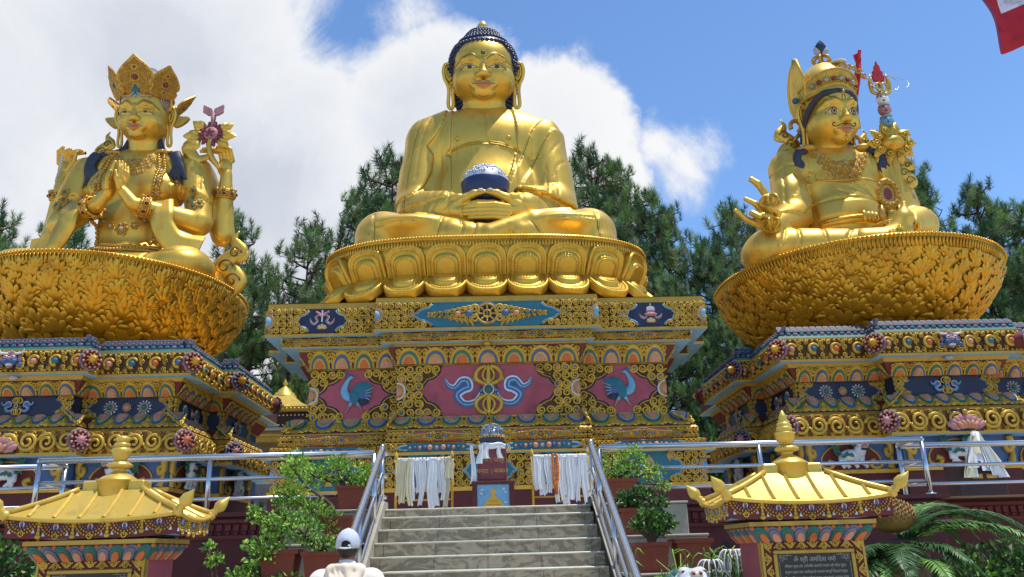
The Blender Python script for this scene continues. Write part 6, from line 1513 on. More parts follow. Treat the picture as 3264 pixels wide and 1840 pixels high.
def block(label, x0, x1, y0, y1, z):
    m = MB(); m.bbox(x0, x1, y0, y1, 0, z, .012, 0); m.bbox(x0-.015, x1+.015, y0-.02, y1, z, z+.03, .01, 0); o = m.build('plinth_block', M['stone_block']); tag(o, label, 'stone block', 'stepped blocks carrying the pots')
for q in (-1, 1):
    sd = 'left' if q < 0 else 'right'
    for k, (y, z, nm) in enumerate(((10.95, 2.16, 'highest'), (10.05, 1.74, 'second'), (9.2, 1.34, 'third'), (8.35, .94, 'lowest'))):
        x0, x1 = sorted((q*1.46, q*2.55)); y0 = y-.32; block('%s stepped stone block for pots, %s of the stairs' % (nm, sd), x0, x1, y0, (11.08 if k == 0 else y+.575), z)
        pot('square terracotta pot on the %s block %s of the stairs' % (nm, sd), q*1.77, y-.02, z+.03, .36, .31)
    pot('square terracotta pot beside the third block pot, %s of the stairs, farther from the handrail' % sd, q*2.22, 9.22, 1.37, .38, .34)
SG = 'potted shrubs beside the stairs'
shrub('potted_shrub', 'airy bright green shrub in the highest pot right of the stairs', 'shrub', (1.77, 10.93, 2.46), [(-.1, 0, .2, .2), (.2, 0, .28, .22), (.02, -.05, .1, .18), (.42, 0, .12, .16), (.55, -.05, -.05, .1)], 1080, .05, .016, [0, 0, 1], 1, SG)
shrub('potted_shrub', 'compact dark glossy shrub in the second pot right of the stairs', 'shrub', (1.77, 10.03, 2.02), [(-.1, 0, .14, .16), (.08, -.05, .2, .14), (.24, -.1, -.02, .13), (.3, -.1, .12, .1), (-.02, 0, .02, .12)], 1000, .055, .022, [1, 2, 2], 2, SG)
shrub('potted_shrub', 'small bare-stemmed bonsai shrub in the third pot right of the stairs', 'shrub', (1.77, 9.18, 1.66), [(.0, 0, .28, .13), (.18, 0, .22, .12), (-.12, 0, .2, .09), (.1, -.03, .15, .09)], 700, .05, .02, [1, 2], 3, SG, .035)
shrub('potted_shrub', 'bright yellow-green shrub in the highest pot left of the stairs', 'shrub', (-1.77, 10.93, 2.46), [(.1, -.05, .16, .18), (-.2, 0, .26, .22), (-.5, -.05, .18, .19), (-.75, 0, .36, .16), (.2, -.1, .05, .15)], 1584, .055, .017, [0, 0, 1], 4, SG)
shrub('potted_shrub', 'sprawling light green shrub in the second pot left of the stairs', 'shrub', (-1.77, 10.03, 2.02), [(-.3, -.05, .12, .18), (-.58, -.05, .3, .2), (-.72, -.1, -.02, .16), (-.1, -.1, -.02, .18), (-1.0, 0, .1, .12), (-.55, 0, .6, .16)], 1656, .055, .017, [0, 0, 1], 5, SG)
shrub('potted_shrub', 'twiggy olive green shrub in the third pot left of the stairs', 'shrub', (-1.77, 9.18, 1.66), [(-.2, 0, .2, .2), (-.42, 0, .35, .16), (.02, -.05, .1, .14), (-.5, 0, .0, .15)], 936, .05, .016, [0, 1, 1], 6, SG)
shrub('leafy_bush', 'lush bright green bush in front of the maroon wall, left of the stairs', 'bush', (-2.5, 9.2, 0), [(-.02, 0, 1.42, .25), (.12, -.1, 1.7, .2), (-.28, 0, 1.22, .22), (.3, -.1, 1.28, .24), (.1, -.1, 1.0, .4), (-.42, 0, 1.62, .09), (-.5, 0, 1.75, .06), (.45, -.2, 1.0, .3)], 3744, .06, .02, [0, 1, 1], 7, None, .03)
shrub('leafy_bush', 'dark green bush at the far left behind the left tablet shrine', 'bush', (-5.2, 9.2, 0), [(0, 0, 1.5, .5), (.4, 0, 1.2, .45), (-.4, 0, 1.3, .5), (.2, 0, .8, .6), (.75, .1, .9, .35)], 3800, .09, .03, [2, 2, 1], 8, None, .05)  # leaves mostly in the darkest leaf green
shrub('leafy_bush', 'low yellow-green bush beside the lion head right of the stairs', 'bush', (1.72, 8.0, 0), [(-.02, 0, 1.2, .2), (.15, 0, 1.28, .16), (-.1, 0, .9, .25)], 1600, .05, .018, [0, 0, 1], 9)
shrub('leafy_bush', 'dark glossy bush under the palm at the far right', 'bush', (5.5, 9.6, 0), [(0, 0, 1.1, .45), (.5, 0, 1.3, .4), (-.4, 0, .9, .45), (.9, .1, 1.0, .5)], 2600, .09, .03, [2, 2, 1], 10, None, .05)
def lilies():
    t = thing('spider_lily', 'clump of strap-leaved lilies with drooping white spidery flowers beside the right tablet shrine', 'lily', (2.25, 8.5, 0)); rnd = np.random.default_rng(4)
    for mats_, n, h0 in (('leaf_mid', 60, 1.15), ('leaf_dark', 40, 1.05)):
        m = MB()
        for i in range(n):
            a = rnd.uniform(0, 2*pi); r = rnd.uniform(.05, .3); h = h0*rnd.uniform(.75, 1.25); x, y = .32*rnd.normal(), .12*rnd.normal()
            P = smooth([(x, y, .3), (x+r*.2*cos(a), y+r*.2*sin(a), h*.7), (x+r*.8*cos(a), y+r*.5*sin(a), h*1.12), (x+r*1.6*cos(a), y+r*sin(a), h*1.1)], 4); m.tube(P, np.interp(np.linspace(0, 1, len(P)), [0, .6, 1], [.016, .024, .003]), 4, flat=.25)
        m.build('leaves', M[mats_], t)
    m = MB()
    for k in range(9):
        x = rnd.uniform(-.4, .3); P = [(x, 0, .8), (x+.1*rnd.normal()*.5, 0, 1.35), (x+.16*rnd.normal(), 0, 1.5+.14*rnd.random())]; m.tube(P, [.008, .008, .004], 5)
    m.build('stalks', M['leaf_light'], t)
    for x, z in ((-.02, 1.46), (.2, 1.55), (.26, 1.5)):
        m = MB()
        for k in range(14):
            a = k*.449+.2; L = .17*rnd.uniform(.8, 1.2); P = smooth([(x, -.08, z), (x+L*.5*cos(a), -.08+L*.5*sin(a), z+.03), (x+L*.8*cos(a), -.08+L*.8*sin(a), z-.04), (x+L*.9*cos(a), -.08+L*.9*sin(a), z-.17)], 4); m.tube(P, np.linspace(.011, .004, len(P)), 4)
        m.build('flower', M['cloth_white'], t)
lilies()
def cycad():
    t = thing('cycad_palm', 'cycad palm with a round golden brown cone and arching feathery fronds at the right', 'palm', (4.3, 8.8, 0)); rnd = np.random.default_rng(9)
    m = MB(); m.lathe([(.22, 0), (.24, .6), (.26, 1.2), (.3, 1.5), (.2, 1.62), (0, 1.65)], 16); 
    for k in range(150): a, z = rnd.uniform(0, 2*pi), rnd.uniform(.1, 1.6); m.ball((.25*cos(a), .25*sin(a), z), (.05, .05, .03), 5, 3)
    m.build('trunk', M['bark'], t)
    m = MB(); m.ball((-.02, -.02, 1.86), (.235, .235, .16), 16, 10)
    for k in range(240):
        a = k*2.39996; zz = 1-2*(k+.5)/240; r = sqrt(1-zz*zz); d = A_([r*cos(a), r*sin(a), zz]); 
        if zz < -.4: continue
        b = A_([-.02, -.02, 1.86])+d*A_([.225, .225, .155]); m.tube([b, b+A_([-d[1]*.02+d[0]*.012, d[0]*.02+d[1]*.012, .045])], [.02, .004], 5)
    m.build('cone', M['straw'], t)
    for k in range(34):
        a = -2.9+k*(5.6/33)+rnd.normal()*.08; rise = rnd.uniform(.1, .55) if cos(a) > .45 else rnd.uniform(-.35, -.05); L = rnd.uniform(.95, 1.35)*(1.1 if abs(a) < 1 else .7)
        D = A_([cos(a), sin(a), 0]); P = smooth([A_([0, 0, 1.6])+D*.1, A_([0, 0, 1.65+rise*.6])+D*L*.35, A_([0, 0, 1.6+rise*.7])+D*L*.75, A_([0, 0, 1.3+rise*.6])+D*L*1.12], 10); m = MB(); m.tube(P, np.linspace(.018, .005, len(P)), 5, 1)
        T = np.gradient(P, axis=0); T /= np.linalg.norm(T, axis=1)[:, None]; S_ = np.cross(T, (0, 0, 1.)); S_ /= np.linalg.norm(S_, axis=1)[:, None]; U_ = np.cross(S_, T)
        n = 64; s = np.linspace(.08, .99, n); idx = s*(len(P)-1); i0 = idx.astype(int).clip(0, len(P)-2); fr_ = (idx-i0)[:, None]
        B = P[i0]*(1-fr_)+P[i0+1]*fr_; ll = (.2*np.sin(np.clip(s*1.05+.12, 0, 1)*pi)**.6+.02)[:, None]
        for q in (1, -1):
            d = S_[i0]*q*.8+T[i0]*.6-U_[i0]*.15+rnd.normal(0, .07, (n, 3)); e = B+d*ll; wv = T[i0]*.011
            V = np.stack([B-wv, B+wv, e, (B+e)/2-wv*.9+U_[i0]*.01, (B+e)/2+wv*.9+U_[i0]*.01], 1).reshape(-1, 3); j = np.arange(n)*5
            m.add(V, [np.stack([j, j+1, j+4, j+3], -1), np.stack([j+3, j+4, j+2], -1)], 0)
        m.build('frond', [M['leaf_dark'] if k % 4 else M['leaf_mid'], M['leaf_dark']], t)
cycad()
# ================================================================ pines and undergrowth on the hill
def tuft(rnd, n=96, L=.46):
    """bottle-brush plume of needles round an upright shoot"""
    ax = A_([rnd.normal()*.28, rnd.normal()*.28, 1.]); ax /= np.linalg.norm(ax); t = rnd.uniform(0, 1, n)[:, None]; d = rnd.normal(0, 1, (n, 3)); d -= (d@ax)[:, None]*ax; d /= np.linalg.norm(d, axis=1)[:, None]
    d = d*(.95-.35*t)+ax*(.25+.75*t); d /= np.linalg.norm(d, axis=1)[:, None]; l = L*rnd.uniform(.7, 1.1, n)[:, None]*(1-.25*np.abs(t-.5))
    s = np.cross(d, rnd.normal(0, 1, (n, 3))); s /= np.linalg.norm(s, axis=1)[:, None]; w = .013; b = ax*(t*.62-.2)
    return np.stack([b-s*w, b+s*w, b+d*l], 1)
def pine_meshes(seed, H, crown0, spread, nb):
    rnd = np.random.default_rng(seed); mf, mt = MB(), MB()
    bend = rnd.normal(0, .35, 2); ax = lambda z: A_([bend[0]*sin(z/H*2.4), bend[1]*sin(z/H*2), z])
    P = A_([ax(z) for z in np.linspace(-1.5, H*.97, 14)]); mt.tube(P, np.linspace(.24, .04, 14)*H/16, 8)
    tf = [tuft(rnd) for _ in range(8)]; T = []
    for i in range(nb):
        u = (i+rnd.random())/nb; z = H*(crown0+(1-crown0)*u); a = i*2.4+rnd.normal()*.5; L = spread*(1-u)**.6*rnd.uniform(.5, 1.15)+.5; b = ax(z); D = A_([cos(a), sin(a), 0.])
        B = smooth([b, b+D*L*.4+A_([0, 0, L*.08]), b+D*L*.8+A_([0, 0, L*.22]), b+D*L+A_([0, 0, L*.45])], 5); mt.tube(B, np.linspace(.075, .02, len(B)), 5)
        for k in range(int(4+L*2.4)):
            s = rnd.uniform(.3, 1.0)**.7; c = B[int(s*(len(B)-1))]+rnd.normal(0, 1, 3)*A_([.5, .5, .36])*(.6+.5*L/spread); T.append(c)
            mt.tube([B[int(s*(len(B)-1))], c+A_([0, 0, -.1])], [.03, .014], 4)
    for _ in range(6): T.append(ax(H)+rnd.normal(0, .3, 3))
    for m in range(len(T)):
        V = tf[m % 8]*rnd.uniform(.75, 1.25)+T[m]; n = len(V); mf.add(V.reshape(-1, 3), [np.arange(n*3).reshape(n, 3)], int(rnd.choice([0, 0, 1, 1, 2])))
    return mf.mesh('pine_crown', [M['pine'], M['pine_deep'], M['pine_pale']]), mt.mesh('pine_trunk', [M['bark']])
PM = [pine_meshes(31, 16, .35, 3.4, 46), pine_meshes(32, 16, .5, 2.8, 34), pine_meshes(33, 16, .25, 4.0, 56), pine_meshes(34, 16, .15, 3.6, 60)]
def pine(x, y, ztop, var, rz, label, wide=1., crowd=None):
    zb = 2.0+max(0, y-31)*.2; s = (ztop-zb)/16.4; t = thing('pine_tree', label, 'pine tree', (x, y, zb), 'pines on the hill behind the statues'); t.rotation_euler = (0, 0, rz); t.scale = (s*wide, s*wide, s)
    for nm, me in zip(('crown', 'trunk'), PM[var]):
        o = bpy.data.objects.new(nm, me); COL.objects.link(o); o.parent = t
PINES = [(-26.6, 41, 20.0, 3, 'tall pine at the far left edge behind the praying statue'), (-23.6, 42, 20.0, 0, 'pine just left of the raised hand of the praying statue'), (-25.0, 39, 17.6, 2, 'low dense pine at the far left edge above the bowl rim'), (-13.8, 42, 19.8, 0, 'tall pine rising just right of the praying statue'), (-11.9, 39, 15.4, 3, 'lower pine right of the praying statue, above its flame scroll'), (-10.2, 44, 13.6, 2, 'short pine between the left lotus bowl and the central throne'),
         (-16.5, 40, 15.5, 2, 'pine half hidden behind the left lotus bowl'), (-5.8, 42, 23.6, 1, 'tallest pine left of the largest statue, touching its sleeve'), (-7.6, 43, 21.6, 3, 'bushy pine left of the largest statue'), (-9.3, 40.5, 18.6, 1, 'thin pine left of the largest statue, farthest from its sleeve'), (-8.3, 41, 16.2, 3, 'low pine behind the left end of the central throne'),
         (5.9, 43, 24.4, 1, 'tallest pine right of the largest statue, touching its sleeve'), (7.4, 44, 23.6, 0, 'second tallest pine right of the largest statue'), (9.2, 42.5, 21.2, 3, 'broad pine right of the largest statue'), (10.6, 44, 20.6, 2, 'dense pine right of the largest statue, nearer the hatted statue'), (12.0, 42, 17.6, 3, 'pine in the dip between the largest and hatted statues'), (13.9, 43, 20.4, 0, 'pine just left of the hatted statue and its raised hand'), (15.6, 44, 19.4, 3, 'pine behind the raised hand of the hatted statue'), (17.2, 46, 18.8, 2, 'pine mostly hidden behind the hatted statue'),
         (24.6, 43, 22.6, 0, 'tall pine just right of the hatted statue'), (26.2, 45, 22.3, 3, 'broad pine right of the hatted statue'), (28.4, 43, 21.4, 1, 'slender pine at the right with two high tufts'), (30.6, 44, 20.2, 0, 'pine at the far right edge'), (32.6, 45, 20.8, 3, 'bushy pine at the far right edge, cut by the frame'), (23.2, 40, 15.2, 2, 'low pine behind the right lotus bowl'), (29.0, 40, 16.4, 2, 'low dense pine at the far right above the bowl rim'),
         (9.0, 39, 14.8, 2, 'low dense pine behind the right corner of the central plinth'), (13.2, 39.5, 14.4, 3, 'low dense pine between the central plinth and the right bowl'), (-12.6, 38.5, 12.6, 2, 'low dark pine between the left bowl and central plinth'), (-9.2, 38, 11.6, 3, 'low dark pine beside the golden temple roof'), (11.2, 37, 12.0, 2, 'lowest dark pine beside the right corner of the central plinth')]
for i, (x, y, zt, v, lb) in enumerate(PINES): pine(x, y, zt, v, i*1.7, lb, (.85, .95, .8)[i % 3])
def undergrowth():
    rnd = np.random.default_rng(12); m = MB(); n = 46000; x = rnd.uniform(-42, 48, n); y = rnd.uniform(33, 52, n); z = 2+np.maximum(0, y-31)*.2+rnd.uniform(0, 1, n)**1.5*4.5*(.6+.4*np.sin(x*.9)*np.sin(y*.7+x*.3))
    leaves(m, np.stack([x, y, z], -1), np.tile(A_([0, -.3, .8]), (n, 1)), .55, .17, rnd, [0, 1, 1, 1]); o = m.build('undergrowth', [M['leaf_mid'], M['leaf_dark']]); o['kind'] = 'stuff'
undergrowth()
# ================================================================ tablet shrines in the foreground
def wave_frame(m, f, w, h, b):
    """gilded running scroll round a frame of outer size w x h, border b (f origin centre top)"""
    for (x0, y0, ang, L) in ((-w/2, -b/2, 0, w), (-w/2+b/2, 0, -pi/2, h), (w/2-b/2, 0, -pi/2, h)):
        n = int(L/.09); p = L/n
        for i in range(n):
            g = Fr(f.pt(x0, y0, 0), f.ex*cos(ang)+f.ey*sin(ang), f.ey*cos(ang)-f.ex*sin(ang), f.n).sub((i+.5)*p, 0)
            t = np.linspace(-.5, .5, 8); m.tube(g.pt(t*p, .022*np.cos(t*2*pi)*(1 if i % 2 else -1), .008), .008, 5, OI['ornament_gold'])
            stamp(m, g, SPIR, 0, -.012*(1 if i % 2 else -1), .05, i*2., i % 2 == 0, OI['ornament_gold'], hs=.06)
GLYPHS = [[[(0, 1), (1, 1)], [(.85, 1), (.85, .1), (.8, -.1)], [(.15, 1), (.2, .55), (.55, .5), (.85, .6)]], [[(0, 1), (1, 1)], [(.2, 1), (.1, .6), (.5, .45), (.3, .1), (.8, 0)], [(.8, 1), (.8, .5)]], [[(0, 1), (.9, 1)], [(.5, 1), (.45, .5), (.8, .25), (.5, -.1)]], [[(0, 1), (1, 1)], [(.15, 1), (.15, .3), (.5, .3), (.5, 1)], [(.9, 1), (.9, -.2)]],
          [[(.1, 1), (.9, 1)], [(.3, 1), (.1, .6), (.7, .6), (.5, .1), (.1, -.3)], [(.3, 1.25), (.6, 1.35), (.8, 1.2)]], [[(0, 1), (1, 1)], [(.5, 1), (.5, .3), (.15, 0)], [(.5, .4), (.9, .0), (.7, -.4)]]]
def tibetan(g, parent):
    rnd = random.Random(9)
    for y, sz, w in ((-.06, .026, .3), (-.105, .016, .5), (-.14, .016, .52), (-.175, .016, .5), (-.21, .016, .52)):
        m = MB(); x = -w/2
        while x < w/2:
            if rnd.random() < .2: x += sz*.7; continue
            for P in rnd.choice(GLYPHS): m.tube(g.pt(A_([(x+a*sz*.8) for a, _ in P]), A_([y+b*sz-sz*.5 for _, b in P]), 0), sz*.075, 4, 0, sm=False)
            x += sz*1.0
        m.build('inscription', M['engraving'], parent)
def shrine(X, label, lines, script, fin):
    t = thing('tablet_shrine', label, 'shrine'); Y0, hw, dp = 7.0, .715, .82; Yc = Y0+dp/2; mats = OMM()+[M['roof_gold'], M['soffit_blue'], M['granite'], M['engraving'], M['trim_gold']]; RG = len(OM)
    # roof with sagging eaves and standing seams
    m = MB(); n = 17; c0, zt = .27, 2.22
    def eave(side, u):
        k = abs(u)**2.2*.05
        if side in (0, 2): return A_([X+u*hw, Y0 if side == 0 else Y0+dp, 1.985+k-.015])
        return A_([X+(hw if side == 1 else -hw), Yc+u*dp/2, 1.985+k-.015])
    def top(side, u):
        return {0: A_([X+u*c0, Yc-.12, zt]), 2: A_([X+u*c0, Yc+.12, zt]), 1: A_([X+c0, Yc+u*.12, zt]), 3: A_([X-c0, Yc+u*.12, zt])}[side]
    def surf(side, u, s): a, b = eave(side, u), top(side, u); P = a+(b-a)*s; P[2] -= .012*sin(s*pi); return P
    us = np.linspace(-1, 1, n)
    for sd in range(4):
        G = A_([[surf(sd, u, s) for u in us] for s in np.linspace(0, 1, 7)]); m.sheet(G if sd in (0, 1) else G[:, ::-1], RG)
        E_ = A_([eave(sd, u) for u in us]); D_ = E_-A_([0, 0, .035]); m.sheet(np.stack([D_, E_], 0) if sd in (0, 1) else np.stack([E_, D_], 0), RG); m.tube(E_-A_([0, 0, .015]), .02, 6, RG)
    m.build('roof', mats, t)
    m = MB()
    for sd, uu in ((0, (-.72, -.43, -.14, .14, .43, .72)), (2, (-.6, -.2, .2, .6)), (1, (-.5, 0, .5)), (3, (-.5, 0, .5))):
        hw_, c_ = (hw, c0) if sd in (0, 2) else (dp/2, .12)
        for u in uu:                                           # straight ribs square to the eave, ending at the hip
            smax = min(.97, (1-abs(u))*hw_/(hw_-c_)); P = [surf(sd, u*hw_/(hw_+(c_-hw_)*s), s)+A_([0, 0, .008]) for s in np.linspace(0, smax, 8)]
            m.tube(P, .017, 4, RG, sm=False)
    for sx in (-1, 1):
        for sd, u in ((0, sx), (2, sx)): m.tube([surf(sd, u, s)+A_([0, 0, .014]) for s in np.linspace(0, 1, 8)], .024, 6, RG)
    m.build('roof_seams', mats, t)
    for sx in (-1, 1):
        for sd in (0, 2):
            E_ = eave(sd, sx); d = A_([sx*.62, -.3 if sd == 0 else .3, .75]); d /= np.linalg.norm(d); m = MB(); r = Vector(d).to_track_quat('Z', 'Y').to_matrix()
            m.lathe(A_([(0, -.05), (.045, -.04), (.05, 0), (.03, .02), (.044, .035), (.03, .05), (.045, .07), (.062, .105), (.054, .15), (.026, .2), (.0, .245)])*.9, 12, E_, RG, rot=np.array(r)); m.build('corner_bud', mats, t)
    # finial
    m = MB(); th = np.linspace(0, 2*pi, 49)[:-1]; rr = .17*(1+.28*np.abs(np.cos(2*th))); rr2 = np.where(np.abs(np.cos(th)) > .7, .27, .2)
    rq = lambda s: [(X+s*(.16+.10*abs(cos(a))**1.5)*cos(a)*1.02, Yc+s*.17*sin(a)*(1-.12*abs(cos(2*a))), 0) for a in th]
    m.bbox(X-.265, X+.265, Yc-.09, Yc+.09, 2.17, 2.308, .012, RG); m.lathe([(.155, 2.12), (.155, 2.298), (.165, 2.303), (.165, 2.316), (.0, 2.318)], 24, (X, Yc-.02, 0), RG); m.build('roof_cap', mats, t)
    m = MB(); pr = [(.16, 2.315), (.15, 2.33), (.1, 2.36), (.06, 2.385), (.045, 2.4), (.06, 2.415)]
    m.lathe(pr, 20, (X, Yc, 0), RG); m.lathe([(.06, 2.415), (.098, 2.43), (.1, 2.45), (.06, 2.475)], 32, (X, Yc, 0), RG, lobes=10, amp=.12)
    if fin == 'spire': pr = [(.05, 2.475), (.06, 2.5), (.085, 2.53), (.088, 2.57), (.095, 2.575), (.095, 2.59), (.06, 2.6), (.075, 2.61), (.07, 2.64), (.06, 2.645), (.065, 2.66), (.055, 2.68), (.045, 2.685), (.05, 2.7), (.035, 2.72), (.042, 2.725), (.03, 2.75), (.012, 2.79), (0, 2.8)]
    else: pr = [(.05, 2.475), (.055, 2.5), (.07, 2.52), (.085, 2.56), (.085, 2.585), (.06, 2.6), (.05, 2.605), (.07, 2.615), (.068, 2.635), (.045, 2.645), (.045, 2.655), (.06, 2.665), (.058, 2.69), (.03, 2.705), (0, 2.71)]
    m.lathe(pr, 20, (X, Yc, 0), RG); m.build('finial', mats, t)
    # valance with bead swags
    Z1, Z0 = 1.962, 1.815
    for sd, (p, q) in enumerate((((X-hw+.015, Y0+.015), (X+hw-.015, Y0+.015)), ((X+hw-.015, Y0+.015), (X+hw-.015, Y0+dp-.015)), ((X+hw-.015, Y0+dp-.015), (X-hw+.015, Y0+dp-.015)), ((X-hw+.015, Y0+dp-.015), (X-hw+.015, Y0+.015)))):
        fr, w = frame_between((*p, Z0), (*q, Z0)); m = MB(); h = Z1-Z0; xs = np.linspace(0, w, 17); up = .06*np.abs(xs/w*2-1)**3
        m.sheet(np.stack([fr.pt(xs, up*.3, 0), fr.pt(xs, h+up-.005, 0)], 0), OI['dark_red']); k = 5 if sd % 2 == 0 else 3; pw = w/k
        for i in range(k):
            g = fr.sub((i+.5)*pw, .06*abs((i+.5)/k*2-1)**3)
            for R_, y0, mm, br in ((.46, h*.95, 'ornament_gold', .010), (.36, h*.95, 'ornament_gold', .009), (.28, h*.95, 'lilac', .009)):
                for a in np.linspace(0, pi, int(17*R_/.46)): m.ball(g.pt(R_*pw*cos(a), y0-R_*pw*.92*sin(a), .004), br, 5, 3, OI[mm])
            m.prism([(-.018, h*.52), (.018, h*.52), (.022, h*.66), (0, h*.9), (-.022, h*.66)], g, 0, .012, OI['white_paint']); m.ball(g.pt(0, h*.6, .014), .014, 6, 4, OI['blue']); m.ball(g.pt(0, h*.72, .012), (.01, .01, .025), 6, 4, OI['orange'])
            tt = np.linspace(0, 2*pi, 11)[:-1]; m.tube(g.pt(.02*np.cos(tt), h*.12+.02*np.sin(tt), .008), .007, 5, OI['ornament_gold'], closed=True)
            for e in (-1, 1): m.prism([(e*.34*pw-.014, h*.14), (e*.34*pw+.014, h*.14), (e*.36*pw, h*.34)], g, 0, .01, OI['white_paint'])
            if i: 
                for yy, ww in ((.9, .012), (.7, .016), (.5, .012), (.3, .018), (.12, .028)): m.ball(g.pt(-pw/2, h*yy, .006), (ww, ww*.7, .02), 6, 4, OI['ornament_gold'])
        m.build('valance', mats, t)
    m = MB(); m.box(X-hw+.03, X+hw-.03, Y0+.03, Y0+dp-.03, 1.835, 1.85, RG+1); m.build('soffit', mats, t)
    # moulding and body
    bw, Yb, bd = .44, Y0+.11, .6
    m = MB(); m.box(X-bw-.1, X+bw+.1, Yb-.09, Yb+bd+.09, 1.765, 1.8, RG+4); m.build('cornice', mats, t)
    m = MB()
    for (p, q, p2, q2) in (((X-bw, Yb), (X+bw, Yb), (X-bw-.09, Yb-.08), (X+bw+.09, Yb-.08)), ((X+bw, Yb), (X+bw, Yb+bd), (X+bw+.09, Yb-.08), (X+bw+.09, Yb+bd+.08)), ((X-bw, Yb+bd), (X-bw, Yb), (X-bw-.09, Yb+bd+.08), (X-bw-.09, Yb-.08))):
        A0, A1, B0, B1 = A_([*p, 1.655]), A_([*q, 1.655]), A_([*p2, 1.765]), A_([*q2, 1.765]); m.sheet(A_([[A0, A1], [B0, B1]]), OI['dark_red'], False)
        L = np.linalg.norm(B1-B0); k = round(L/.118)
        for i in range(k):
            u0, u1, uc = i/k, (i+1)/k, (i+.5)/k; ex = (B1-B0)/L; b0 = A0+(A1-A0)*uc; t0 = B0+(B1-B0)*uc; ey = t0-b0; hh = np.linalg.norm(ey); ey /= hh; nn = np.cross(ex, ey); nn /= np.linalg.norm(nn); g = Fr(b0, ex, ey, nn); a = np.linspace(0, pi, 10); p_ = L/k
            for R_, top_, mm, h1 in ((.5, .97, ('green', 'lilac')[i % 2], .016), (.41, .88, ('teal', 'blue')[i % 2], .02), (.36, .8, ('green', 'lilac')[i % 2], .024), (.25, .62, ('orange', 'salmon')[i % 2], .036)):
                P = np.vstack([[(R_*p_*.92, 0)], np.stack([R_*p_*np.cos(a), hh*(top_-.35)+hh*.35*np.sin(a)], -1), [(-R_*p_*.92, 0)]]); m.prism(P, g, -.002, h1, OI[mm])
            m.ball(g.pt(p_/2, hh*.86, 0), (.022, .022, .02), 6, 4, OI['orange'])
    m.build('lotus_moulding', mats, t)
    m = MB(); m.box(X-bw, X+bw, Yb+.015, Yb+bd, 0, 1.655, OI['panel_red']); m.box(X-bw-.004, X-bw+.05, Yb+.01, Yb+.06, 0, 1.654, RG+4); m.box(X+bw-.05, X+bw+.004, Yb+.01, Yb+.06, 0, 1.654, RG+4); m.build('pillar', mats, t)
    m = MB(); zt = 1.652; m.box(X-bw+.01, X+bw-.01, Yb-.005, Yb+.02, .5, zt, OI['dark_red']); f = Fr((X, Yb-.006, zt), (1, 0, 0), (0, 0, 1), (0, -1, 0)); wave_frame(m, f, bw*2-.02, .8, .085)
    for x0, x1, z0, z1 in ((-.345, .345, 1.54, 1.57), (-.345, -.315, .6, 1.54), (.315, .345, .6, 1.54)): m.bbox(X+x0, X+x1, Yb-.03, Yb, z0, z1, .008, RG+4)
    for x0, x1 in ((-bw, -bw+.02), (bw-.02, bw)): m.box(X+x0, X+x1, Yb-.012, Yb, .5, zt, RG+4)
    m.build('tablet_frame', mats, t)
    m = MB(); m.box(X-.32, X+.32, Yb-.012, Yb-.006, .6, 1.545, RG+2); tb = m.build('tablet', mats, t)
    m = MB(); g = Fr((X, Yb-.0125, 1.545), (1, 0, 0), (0, 0, 1), (0, -1, 0))
    for q in (1, -1):
        for P in ([(.3, -.95), (.3, -.07), (.27, -.07), (.27, -.045), (.23, -.045), (.23, -.02), (.19, -.02)], [(.3, -.02), (.25, -.02), (.25, -.035), (.3, -.035), (.3, -.06), (.285, -.06), (.285, -.02)], [(.22, -.01), (.26, -.03), (.24, -.05), (.28, -.055)]): m.tube(g.pt(A_(P)[:, 0]*q, A_(P)[:, 1], 0), .0022, 4, RG+3, sm=False)
    m.build('tablet_border', mats, tb)
    y = 1.545-.045
    if lines is None: tibetan(g, tb)
    for i, (txt, sz, wmax) in enumerate(lines or []):
        lettering(txt, 'inscription', M['engraving'], tb, (X, Yb-.0135, y-(.01 if i == 0 else 0)), wmax)
        y -= .062 if i == 0 else .047
shrine(2.765, 'tablet shrine with gilded roof, tall pointed finial and Devanagari tablet, right of the stairs', DEV, 'dev', 'spire')
shrine(-3.25, 'tablet shrine with gilded roof and blunt knobbed finial, left of the stairs', None, 'tib', 'knob')
# ================================================================ offerings on the terrace
def scarf_strip(name, label, x, y, ztop, L, w, m, group, seed, rod=.03):
    rnd = random.Random(seed); b = MB(); n = 14; k = 7; G = []
    tw, dr = rnd.uniform(-1, 1), rnd.uniform(-.05, .05)
    for i in range(n):
        s = i/(n-1); z = ztop+.012-L*s; sp = w*(.5+.45*min(1, s*3)-.25*abs(sin(s*2.5+tw*3))*s); sh = .035*sin(s*4+seed)*s+dr*s
        G.append([(x+sh+sp*(j/(k-1)-.5), y-.02-.012*s-.016*cos(j*2.1+seed)*min(1, s*4)-.004*(j % 2), z-(.02*abs(j-3)/3*(1 if i == n-1 else 0))*((j*7+seed) % 3)) for j in range(k)])
    b.sheet(A_(G), 0); F2 = A_(G)[:9].copy(); F2[:, :, 1] = 2*y-F2[:, :, 1]; b.sheet(F2[:, ::-1], 0); b.tube([(x-w*.25, y, ztop+.015), (x+w*.25, y, ztop+.015)], .03, 7, 0)
    o = b.build(name, M[m]); tag(o, label, 'scarf', group); return o
